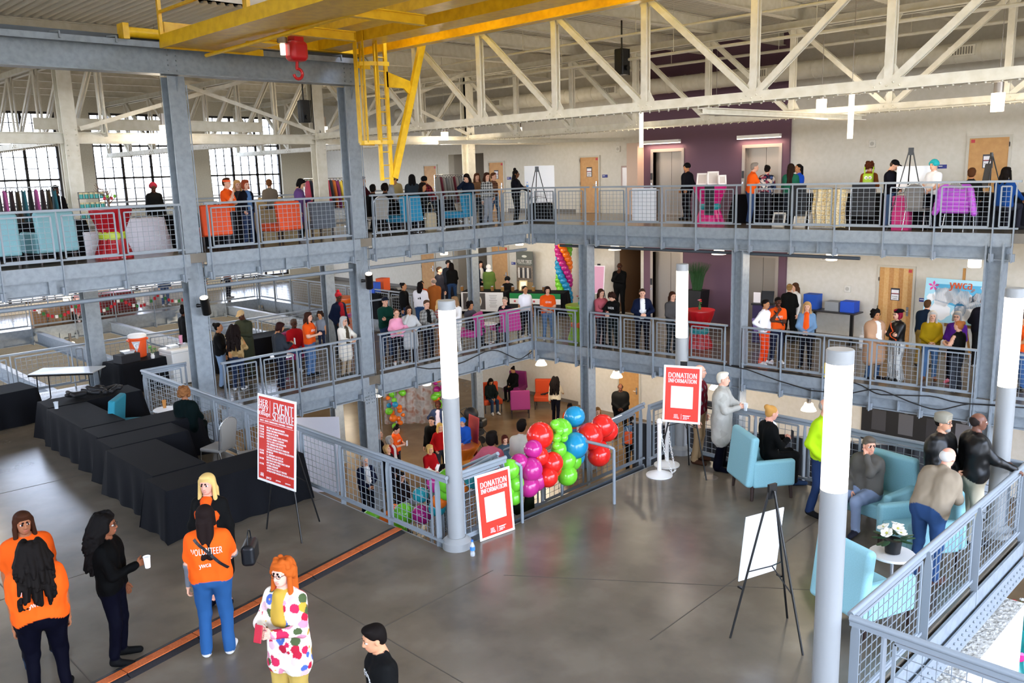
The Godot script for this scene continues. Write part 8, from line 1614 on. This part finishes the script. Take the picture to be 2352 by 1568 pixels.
	pendant("drum-shaped ceiling lamp in the rows over the middle floor", V(19, 2.83, -36), "drum", 0.5, 1, true, "ceiling lamps over the middle floor")
	pendant("drum-shaped ceiling lamp in the rows over the middle floor", V(21.8, 2.83, -22), "drum", 0.5, 1, true, "ceiling lamps over the middle floor")
	spotlight("black spotlight on the column beside the caged ladder", V(12.517, 2.476, -17.8), V(0.22, -0.85, -0.3))
	spotlight("black spotlight on the first tall column", V(8.195, 2.402, -17.8), V(0.22, -0.85, -0.3))
	strip_light("strip light above the first lift upstairs", V(23.72, 5.9, -17.6), V(23.72, 5.9, -16.2))
	strip_light("strip light above the second lift upstairs", V(23.72, 5.9, -14.1), V(23.72, 5.9, -12.7))
	donation_board("red donation information sign leaning against the short railing", V(7.79, 0.005, -8.33), -0.1, 0.09)
	easel("black easel carrying the donation information sign", V(11.58, 0, -7.78), -1.186, 1.9, 0.49)
	donation_board("red donation information sign on an easel by the stanchions", V(11.4, 0.95, -7.71), -1.186, 0.12)
	easel("black easel carrying the event schedule", V(5.89, 0, -10.66), -1.47, 1.9, 0.4)
	schedule_board("tall red event schedule sign on an easel", V(5.69, 0.78, -10.66), -1.47, 0.1)
	easel("black easel with its back turned beside the lamp column", V(7.97, 0, -4.21), 2.84, 1.68)
	board("plain white board seen from behind on an easel", V(8.04, 0.6, -4.42), 2.84, 0.12, 0.54, 0.78, "f4f6f8", "f4f6f8")
	armchair("pale blue armchair with the blonde woman and her phone", V(11.72, 0, -6.42), 0.95, "7fb0b8")
	armchair("pale blue armchair with the woman in grey", V(11.62, 0, -4.55), -1.75, "7fb0b8")
	armchair("empty pale blue armchair behind the flowers", V(10.95, 0, -3.75), -2.2, "7fb0b8")
	armchair("pale blue armchair next to the lamp column, back turned", V(8.95, 0, -3.62), 1.2, "8fc2cb")
	round_table("small round white table with magnolias", V(9.75, 0, -3.62), 0.26, 0.52)
	magnolias("white magnolias in a black pot on the round table", V(9.75, 0.53, -3.62))
	stanchion("white plastic stanchion in front", V(11.28, 0, -8.05))
	stanchion("white plastic stanchion next to the slim lamp column", V(11.78, 0, -8.25))
	chain("white plastic chain drooping between the stanchions", [V(11.28, 0.86, -8.05), V(11.36, 0.4, -8), V(11.46, 0.02, -7.92), V(11.6, 0.02, -7.95), V(11.72, 0.45, -8.15), V(11.78, 0.86, -8.25)])
	bottle("small plastic water bottle at the foot of the lamp column", V(7.12, 0, -8.12))
	cable_ramp("orange and black cable ramp lying across the floor", V(6.95, 0, -9.55), V(1.9, 0, -8.6))
	draped_table("black draped table with the coats on it", V(5.85, 0, -18.48), 0, 1.8, 0.73)
	draped_table("black draped table beside the teal chair", V(5.25, 0, -17.04), PI / 2, 1.97, 0.74)
	draped_table("black draped table with wrinkled cloth pointing at the railing", V(5.78, 0, -15.6), 0, 1.84, 0.76)
	draped_table("black draped table in front of the seated woman in the suit", V(5.45, 0, -14.78), 0, 1.3, 0.72)
	draped_table("black draped table between two others, empty", V(5.09, 0, -13.43), PI / 2, 1.86, 0.82)
	draped_table("black draped table next to the event schedule", V(5.65, 0, -12.07), 0, 2.2, 0.74)
	draped_table("black draped table beside the white folding table", V(4.35, 0, -20.6), 0.1, 1.9, 0.9)
	coat_heap("heap of black coats on the first black table", V(5.9, 0.76, -18.5))
	cup("clear plastic cup on the black table corner", V(5.023, 0.76, -17.921), M.clear, 0.13, 0.045)
	slipper_chair("shiny teal lounge chair between the black tables", V(6.05, 0, -16.75), 0.9, "1d7f93", 1.1)
	round_table("small round white table with an iced drink", V(6.6, 0, -16.55), 0.24, 0.66)
	cup("iced drink in a plastic cup with a straw", V(6.58, 0.68, -16.55), mat("c98a4a", 0.3), 0.15, 0.04)
	bag("brown paper bag with turquoise tissue", V(6.55, 0.765, -15.5), 0.4, V(0.22, 0.26, 0.13), "a8835c", "paper_bag", 0.8)
	banquet_chair("grey banquet chair under the curly-haired woman in the suit", V(6.42, 0, -14), -2.75)
	banquet_chair("empty grey banquet chair by the round-topped railing", V(6.62, 0, -13.15), -1.9)
	folding_table("white-topped folding table by the light well", V(6.4, 0, -21.6), -0.75)
	draped_table("black draped table with the orange drinks cooler", V(8.1, 0, -21.55), 0.15, 1.5, 0.8)
	drinks_cooler("orange drinks cooler with white lid", V(8.15, 0.76, -21.75))
	carton("black tray box with brown cardboard lid", V(7.7, 0.76, -21.35), V(0.5, 0.2, 0.36), "15151a", 0.2, "tray_box", "box", false)
	vase("small white pot with a green plant", V(8.28, 0.76, -21.22), "e9e7e2", ["6fae4f", "4d8a3a", "5c9c42"], 1, "potted_plant")
	foil_tray("foil tray behind the tray box", V(7.75, 0.96, -21.4))
	chest("white chest with foil trays on top", V(9.1, 0, -21.3), 0.12)
	foil_tray("foil tray on the white chest, next to the cooler table", V(8.85, 0.93, -21.3), "foil trays on the white chest")
	foil_tray("foil tray on the white chest, middle of three", V(9.11, 0.93, -21.3), "foil trays on the white chest")
	foil_tray("foil tray on the white chest, under the pink tumbler", V(9.37, 0.93, -21.3), "foil trays on the white chest")
	cup("pink tumbler with a handle on the white chest", V(9.2, 0.93, -21.62), mat("c98aa5", 0.4), 0.22, 0.05, "tumbler")
	slipper_chair("magenta lounge chair under the man in the red jacket", V(11.72, 0, -20.45), 0.55, "a0226f", 1.05)
	slipper_chair("magenta lounge chair with a dark-haired person in it", V(16.75, 0, -18.85), -2.6, "b52a80", 1.1)
	slipper_chair("magenta lounge chair by the small round table at the corner", V(18, 0, -18.6), 2.9, "b52a80", 1.1)
	round_table("small round white table between the magenta chairs", V(17.4, 0, -18.7), 0.26, 0.6)
	round_table("small white pedestal table behind the railing", V(10.866, 0, -19.484), 0.3, 0.62)
	draped_table("long black table behind the woman in grey reading her phone", V(11.4, 0, -21.9), 0, 2.6, 0.8)
	draped_table("black draped table with the blue and orange coolers", V(18.6, 0, -25.6), 0.3, 1.5, 0.8, null, 0.9)
	carton("blue cooler on the far black table", V(18.2, 0.91, -25.6), V(0.4, 0.36, 0.3), "2350b8", 0.3, "cooler", "cooler", false)
	carton("orange cooler on the far black table", V(18.75, 0.91, -25.8), V(0.4, 0.45, 0.35), "d2521f", 0.3, "cooler", "cooler", false)
	foil_tray("foil tray beside the blue cooler", V(19.15, 0.92, -25.4))
	cocktail_table("tall round table in orange satin with magenta sash by the light well", V(15.9, 0, -24.3), "d9641c", "b02a86", 1.1, 0.5)
	banquet_chair("grey chair with a white coat near the green jacket", V(15.2, 0, -20.6), 0.6, "6d6862")
	draped_table("black draped food stall table with the round dish banner", V(21.35, 0, -23), -1.05, 1.7, 0.75, null, 0.8)
	draped_table("black draped food stall table with the striped flag", V(22.3, 0, -21.2), -1.1, 2, 0.75, null, 0.8)
	stall_banner("white banner with a round dish picture on the stall", V(20.92, 0.12, -22.78), -1.05)
	flag("flag with green, white and black stripes and red stars on the stall", V(21.84, 0.28, -21), -1.1)
	jar("jar of food on the olive stall", V(20.8, 0.81, -23.73), "7d5a30", "jars on the olive stall")
	jar("jar of food on the olive stall", V(21, 0.81, -23.4), "8c6a3c", "jars on the olive stall")
	jar("jar of food on the olive stall", V(21.2, 0.81, -23.07), "6a4a28", "jars on the olive stall")
	jar("jar of food on the olive stall", V(21.4, 0.81, -22.73), "7d5a30", "jars on the olive stall")
	jar("jar of food on the olive stall", V(21.6, 0.81, -22.4), "8c6a3c", "jars on the olive stall")
	jar("jar of food on the olive stall", V(21.8, 0.81, -22.07), "6a4a28", "jars on the olive stall")
	jar("jar of food on the olive stall", V(22, 0.81, -21.73), "7d5a30", "jars on the olive stall")
	jar("jar of food on the olive stall", V(22.2, 0.81, -21.4), "8c6a3c", "jars on the olive stall")
	jar("jar of food on the olive stall", V(22.4, 0.81, -21.07), "6a4a28", "jars on the olive stall")
	frame_pic("small framed card standing on the stall", V(22, 0.815, -21.75), -1.1, 0.25, 0.3, 0.38, "cbb98a", "efe9da", "framed_card")
	rollup("tall roll-up banner with a group photo at the stall", V(23.6, 0, -23.2), -1.45)
	balloon_tower("tower of coloured balloons with a large orange one on top", V(23.3, 0, -20.9))
	cocktail_table("tall round table in lime satin with orange sash", V(19.35, 0, -16.75), "86b51e", "e0661c", 1.08, 0.42)
	vase("small vase of mixed flowers on the lime table", V(19.3, 1.1, -16.7), "1f8f8a", ["d9a227", "c0392b", "3b6fb6", "e06aa0"], 0.9)
	easel("black easel with the pink poster by the passage", V(23.45, 0, -19.35), -1.35, 1.75)
	board("pink poster on an easel behind the guard", V(23.25, 0.75, -19.35), -1.35, 0.12, 0.62, 1, "d79ab5", "efe3e8", "poster", "poster")
	planter("tall black planter with long green grass by the lifts", V(23.3, 0, -15.2))
	cocktail_table("tall round table in red satin with teal sash by the planter", V(20.6, 0, -13.341), "b3121c", "1f8a90", 1.08, 0.42)
	vase("small vase with a red rose on the red table", V(20.6, 1.095, -13.341), "35673a", ["c21f30", "c21f30", "d97fa0"], 0.9)
	kiosk("purple information kiosk with a dark screen", V(22.4, 0, -12.35))
	bar_table("dark bar table against the wall", V(23.45, 0, -10.75), 1.5)
	carton("stack of blue-wrapped water bottles by the wall", V(23.5, 0.93, -11.4), V(0.36, 0.42, 0.4), "2456b5", 0, "water_pack", "box", false)
	carton("blue carton of bottles on the bar table", V(23.5, 0.93, -10.3), V(0.36, 0.3, 0.4), "1e4fc4", 0, "drink_carton", "box", false)
	carton("grey crate on the bar table", V(23.5, 0.93, -10.75), V(0.36, 0.26, 0.4), "8f9498", 0, "crate", "box", false)
	mural("pale blue painted canvas with orange lettering on an easel", V(23.05, 0.95, -7.3))
	easel("black easel with the framed picture", V(22.75, 0, -5.75), -1.4, 1.6)
	frame_pic("framed picture with a wide black mat", V(22.55, 0.85, -5.75), -1.45, 0.1, 0.85, 0.62, "101012", "ddd2d8")
	step_stool("yellow plastic step stool behind the railing", V(19.629, 0, -9.025), 0.3)
	bag("white plastic bag hanging by the wall", V(23.133, 0, -9.739), 0.2, V(0.25, 0.4, 0.15), "dcdde0", "plastic_bag", 0.5)
	cable("black cable looping along the lift-side edge of the middle floor", [V(18.86, -0.02, -14), V(18.95, -0.01, -13), V(19.05, 0.02, -11.9), V(19, 0, -10.9), V(18.95, -0.15, -10), V(19.02, -0.28, -9.2), V(19.12, -0.25, -8.4), V(19.2, -0.05, -7.7), V(19.25, -0.22, -7), V(19.32, -0.32, -6.4), V(19.4, -0.1, -5.8), V(19.5, -0.05, -5.2)])
	cable("second black cable lying on the edge of the lift-side balcony", [V(19, 0.02, -12.2), V(19.25, 0.02, -9.8), V(19.3, 0, -8.3), V(19.22, -0.16, -7.6), V(19.35, -0.05, -6.6), V(19.45, -0.12, -5.9), V(19.7, 0, -4)])
	cable("black cable hanging along the window-side edge of the middle floor", [V(13.9, 0, -17.82), V(14.3, -0.12, -17.8), V(14.9, -0.2, -17.8), V(15.6, -0.15, -17.8), V(16.4, 0, -17.82), V(16.9, -0.05, -17.8), V(17.4, -0.3, -17.78), V(17.8, -0.45, -17.78), V(18.3, -0.3, -17.78)])
	carton("smallest cardboard box stacked on the far walkway", V(9.6, 0, -35), V(0.45, 0.5, 0.4), "a87c50", 0, "cardboard_box", "box", true, "boxes on the far walkway")
	carton("middle-sized cardboard box stacked on the far walkway", V(10.1, 0, -35), V(0.45, 0.62, 0.4), "b58a5c", 0.2, "cardboard_box", "box", true, "boxes on the far walkway")
	carton("largest cardboard box stacked on the far walkway", V(10.6, 0, -35), V(0.45, 0.7, 0.4), "9c7246", 0.4, "cardboard_box", "box", true, "boxes on the far walkway")
	draped_table("black draped table hung with red on the far walkway", V(12.4, 0, -36), 0, 2, 0.8, mat("7d161c", 0.6))
	draped_table("white draped table on the far walkway", V(15.2, 0, -36.4), 0, 2, 0.8, mat("c9c5bd", 0.7))
	paper_garland("red, white and green paper garland on the far railing", 9.2, 15.2, -33.9)
	person({"label": "person in blue shirt on the far walkway", "pos": V(14.6, 0, -35.4), "yaw": 0, "h": 1.7, "top": "3a4c6e", "bot": "4a5f86", "shoe": "d0d0d0", "cell": 0.03})
	person({"label": "person in black walking on the far walkway", "pos": V(16.3, 0, -35.4), "yaw": 0.8, "h": 1.7, "top": "1c1c22", "bot": "3d5476", "shoe": "d0d0d0", "cell": 0.03})
	person({"label": "person in rust top on the far walkway", "pos": V(17.4, 0, -35.4), "yaw": 1.6, "h": 1.7, "top": "7a3f1f", "bot": "1c1c22", "shoe": "d0d0d0", "cell": 0.03})
	person({"label": "person in dark clothes by the boxes on the far walkway", "pos": V(7.6, 0, -35.4), "yaw": 2.4, "h": 1.7, "top": "22262e", "bot": "2c3f60", "shoe": "d0d0d0", "cell": 0.03})
	wheeled_cart("red folding wagon on the far walkway", V(11.2, 0, -34.6))
	armchair("pale blue armchair at the end of the upper window-side balcony", V(4.587, 3.535, -18.7), 2.9, "86b4bb")
	armchair("pale blue armchair in front of the black stall table upstairs", V(5.553, 3.535, -18.8), 3.3, "86b4bb")
	draped_table("black draped stall table behind the pale blue chairs", V(5.664, 3.535, -20.6), 0, 2.2, 0.75)
	clothes_rack("chrome clothes rack with dark garments by the windows", V(6.096, 3.535, -21.8), 1.4, ["1c1512", "b0508a", "2a1a18", "3d2c14", "1f5d66"])
	cocktail_table("tall round table in red satin with lime sash upstairs", V(6.717, 3.535, -18.6), "a8101c", "b8c834", 1.02, 0.42)
	jewelry_tree("branching wooden jewellery tree on the red table", V(6.717, 4.565, -18.6))
	jar_rack("black wire rack of turquoise jars", V(7.08, 3.535, -20.6))
	draped_table("white draped table behind the red satin table", V(7.66, 3.535, -19.6), 0.1, 0.9, 0.6, mat("d8d6de", 0.7))
	board("white lettered sign leaning beside the red satin table", V(6.534, 3.535, -19), 0, 0.1, 0.5, 0.55, "e6e4ea", "e6e4ea")
	draped_table("black draped stall table at the end of the windows", V(8.6, 3.535, -20.4), 0, 1.2, 0.7)
	slipper_chair("bright orange lounge chair beside the first tall column", V(8.881, 3.535, -18.65), 3.1, "e0501f", 1.1)
	slipper_chair("bright orange lounge chair in front of the tan stall table", V(10.651, 3.535, -18.65), 3.3, "e0501f", 1.1)
	slipper_chair("dark grey lounge chair next to the caged ladder column", V(11.616, 3.535, -18.6), 3.1, "4a5058", 1.05)
	draped_table("tan draped jewellery stall table upstairs", V(11.446, 3.535, -20.2), 0, 1.9, 0.7, mat("a8926a", 0.8))
	draped_table("black draped stall table with glittering trinkets", V(9.67, 3.535, -20), 0, 1.5, 0.7)
	trinket("small metal trinket on the black stall table", V(9.288, 4.3, -19.9), "metal trinkets")
	trinket("small metal trinket on the black stall table", V(9.42, 4.3, -19.9), "metal trinkets")
	trinket("small metal trinket on the black stall table", V(9.554, 4.3, -19.9), "metal trinkets")
	trinket("small metal trinket on the black stall table", V(9.688, 4.3, -19.9), "metal trinkets")
	trinket("small metal trinket on the black stall table", V(9.824, 4.3, -19.9), "metal trinkets")
	trinket("small metal trinket on the black stall table", V(9.96, 4.3, -19.9), "metal trinkets")
	trinket("small metal trinket on the black stall table", V(10.098, 4.3, -19.9), "metal trinkets")
	neck_form("tan necklace display bust, next to the tan vest", V(11.01, 4.3, -20.2))
	neck_form("tan necklace display bust, beyond the tan vest", V(11.573, 4.3, -20.2))
	clothes_rack("clothes rack with bright dresses behind the second roof column", V(14.622, 3.535, -22.75), 1.5, ["b03a52", "28303c", "c06a2c", "7a2f6a", "d8c34a", "2a2430"])
	banquet_chair("grey banquet chair with a pink cushion upstairs", V(13.386, 3.535, -18.5), 3)
	slipper_chair("bright turquoise lounge chair nearest the banquet chair", V(14.261, 3.535, -18.5), 3.15, "1580a6", 1.08)
	slipper_chair("bright turquoise lounge chair next to the baggy white trousers", V(16.248, 3.535, -18.6), 3.6, "1580a6", 1.08)
	draped_table("black draped stall table behind the turquoise chairs", V(16.305, 3.535, -20.6), 0, 2.4, 0.75)
	bag("cream canvas tote with a pattern beside the turquoise chair", V(15.086, 3.535, -18.4), 0.2, V(0.4, 0.5, 0.16), "b7a98c", "tote_bag", 0.9)
	round_table("low white metal table beside the tote", V(14.659, 3.535, -18.4), 0.22, 0.38)
	clothes_rack("rack of grey patterned scarves upstairs", V(17.972, 3.535, -20.9), 1.2, ["8b8680", "6d2030", "a09a90", "7c7a78", "94908a"])
	easel("tall black easel in front of the big white board", V(19.3, F3, -18.35), -0.637, 1.62)
	board("big plain white board behind the easel upstairs", V(19.85, F3 + 0.55, -18.75), -0.637, 0.05, 0.95, 1.15, "f5f6f8", "f5f6f8")
	draped_table("narrow black draped stand under the big white board", V(19.75, F3, -18.62), -0.637, 0.6, 0.4, null, 0.55)
	board("white cloth banner tied to the railing upstairs", V(edge_x(-14.05) + 0.12, F3 + 0.1, -14.05), -1.66, 0, 0.85, 0.9, "e9eaee", "e9eaee", "banner", "banner")
	cocktail_table("tall round table in hot pink satin with teal sash", V(20.15, 3.535, -12.776), "d11d78", "1f8f96", 1.02, 0.44)
	frame_pic("white-framed picture on the pink table, tilted one", V(20.2, 4.57, -13.076), -1.355, 0.2, 0.3, 0.32, "efece6", "cfc6ba")
	frame_pic("white-framed picture on the pink table, tallest one", V(20.2, 4.57, -12.726), -1.006, 0.2, 0.3, 0.36, "efece6", "cfc6ba")
	frame_pic("white-framed picture on the pink table, smallest one", V(20.2, 4.57, -12.436), -0.744, 0.2, 0.22, 0.26, "efece6", "cfc6ba")
	draped_table("black draped stall table in front of the second lift", V(21.3, F3, -11.2), PI / 2 + 0.08, 2.6, 0.75)
	draped_table("black draped stall table under the black panels", V(21.2, F3, -9.3), PI / 2 + 0.08, 1.4, 0.75)
	draped_table("black draped stall table at the far end upstairs", V(21.3, F3, -6.5), PI / 2 + 0.08, 2.6, 0.7)
	board("black display panel behind the railing, narrow one", V(edge_x(-12.15) + 0.14, F3 + 0.3, -12.15), -1.66, 0, 0.3, 0.75, "131316", "131316", "display_panel", "panel")
	board("black display panel behind the railing, middle one", V(edge_x(-9.85) + 0.14, F3 + 0.3, -9.85), -1.66, 0, 0.42, 0.75, "131316", "131316", "display_panel", "panel")
	board("black display panel behind the railing, wide one", V(edge_x(-8.35) + 0.14, F3 + 0.3, -8.35), -1.66, 0, 0.55, 0.75, "131316", "131316", "display_panel", "panel")
	frame_pic("white picture frame standing on the floor upstairs, black inside", V(19.75, 3.535, -10.563), -1.6, 0.2, 0.34, 0.36, "e6e2da", "15151a")
	frame_pic("white picture frame standing on the floor upstairs, beige inside", V(19.75, 3.535, -10.01), -1.6, 0.2, 0.32, 0.4, "e6e2da", "c9bda8")
	frame_pic("white picture frame standing on the floor upstairs, grey inside", V(19.75, 3.535, -9.598), -1.6, 0.2, 0.36, 0.38, "e6e2da", "bdb8b0")
	frame_pic("white picture frame standing on the floor upstairs, smallest", V(19.75, 3.535, -9.326), -1.6, 0.2, 0.34, 0.26, "e6e2da", "c8c4bc")
	gold_cloth("gold and cream curtain cloth draped by the railing", V(edge_x(-9.15) + 0.25, F3, -9.15))
	easel("black easel in front of the white board by the man in the cap", V(19.95, 3.535, -7.539), -1.124, 1.75)
	board("plain white board on the easel by the man in the cap", V(20.2, 4.435, -7.539), -1.124, 0.08, 0.7, 0.5, "f3f5f8", "f3f5f8")
	easel("small black easel side on before the wooden door", V(22, 3.535, -6.48), -2.506, 1.6)
	board("small dark board on the easel before the wooden door", V(21.9, 4.385, -6.58), -2.506, 0.12, 0.4, 0.55, "3c3c40", "2a2a2e")
	carton("magenta storage bin behind the railing upstairs", V(19.95, 3.535, -7.649), V(0.3, 0.75, 0.36), "c0286f", 0.1, "storage_bin", "bin", false)
	banquet_chair("grey banquet chair by the magenta bin upstairs", V(19.95, 3.535, -7.307), 1.6, "77736e")
	banquet_chair("banquet chair hung with a purple puffer jacket", V(19.95, 3.535, -6.452), 1.5)
	puffer("shiny purple puffer jacket hung over the chair back", V(19.71, 4.485, -6.452), -1.62)
	jar_rack("wooden rack of small bottles on the far stall table", V(21.3, 4.3, -7.569))
	wall_sign("small blue room sign by the far upper door", V(23.985, 4.88, -8.25))
	wall_sign("small blue room sign by the middle upper door", V(23.985, 4.83, -19.5))
	wall_sign("small blue room sign by the plaid shirts", V(23.985, 4.83, -24.3))
	wall_sign("small blue room sign by the painted canvas", V(23.985, 1.35, -8.5))
	wall_sign("small blue room sign by the roll-up banner", V(23.985, 1.5, -24.2))
	wall_box("small white wall box high on the wall past the lifts", V(23.98, 5.54, -10.1))
	wall_box("small white wall box high by the pale pier upstairs", V(23.98, 5.74, -18.9))
	wall_box("small white wall box high above the bar table", V(23.98, 2.35, -11.35))
	wall_box("small white wall box above the water packs", V(23.98, 1.5, -10.6))
	fire_cabinet("flush steel fire extinguisher cabinet beside the pale pier", V(23.975, 4.79, -18.55))
	wall_picture("wide dark picture on the lower floor wall", V(23.97, -1.55, -22))
	slipper_chair("orange lounge chair with a person sitting in it downstairs", V(21.3, F1, -22.9), -0.5, "c2410f", 1.15)
	slipper_chair("magenta lounge chair with a person in black downstairs", V(23.2, F1, -23.5), -1.2, "7d1f63", 1.15)
	slipper_chair("magenta lounge chair with its back turned downstairs", V(21.483, -3.75, -21.541), 2.4, "86205f", 1.15)
	slipper_chair("orange lounge chair with a dark coat on it downstairs", V(22.911, -3.75, -21.67), -0.9, "c2410f", 1.15)
	coat_heap("dark coat heaped on the orange chair", V(22.911, -3.23, -21.62), 0.35)
	cocktail_table("round table in orange satin downstairs", V(16.015, -3.75, -18.626), "c8661a", "d98a2a", 0.9, 0.6)
	vase("vase with dark flowers on the orange table downstairs", V(16.015, -2.835, -18.626), "9a1c24", ["2d4f8a", "a8203a", "3a6a3a"], 1)
	easel("black easel with the dark red sign downstairs", V(16.551, -3.75, -18.592), -1.775, 1.6)
	board("dark red sign seen side on downstairs", V(16.351, -3.25, -18.492), -1.775, 0.1, 0.6, 1.2, "8a1f22", "a03034")
	stroller("black baby stroller with raised hood downstairs", V(18.487, -3.75, -20.646), 0.317)
	balloon_arch()
	garland()
	cocktail_table("tall round table in teal satin with pink sash below the platform", V(15.479, -3.75, -3.639), "0f7f7c", "d8267a", 1.1, 0.5)
	vase("red flowers and white cards on the teal table", V(15.479, -2.635, -3.639), "e9e7e2", ["b3121c", "b3121c", "d0d0d0"], 1.1)
	pipe_drape("black curtain hung on a pipe frame on the lower floor", V(16.5, F1, -12.6), V(19.2, F1, -6))
	board("large white screen standing on the lower floor", V(12.2, F1, -20.6), -0.8, 0.03, 1.6, 2.2, "dfe3f2", "dfe3f2", "projection_screen", "screen")
	wall_poster("large dark event poster on the lower floor wall", V(23.97, -2, -8.3))
	projector("black projector hung under the roof over the atrium", V(16.9, 7.3, -13.2))
	projector("black projector hung near the caged ladder", V(13.1, 6.6, -21.2))
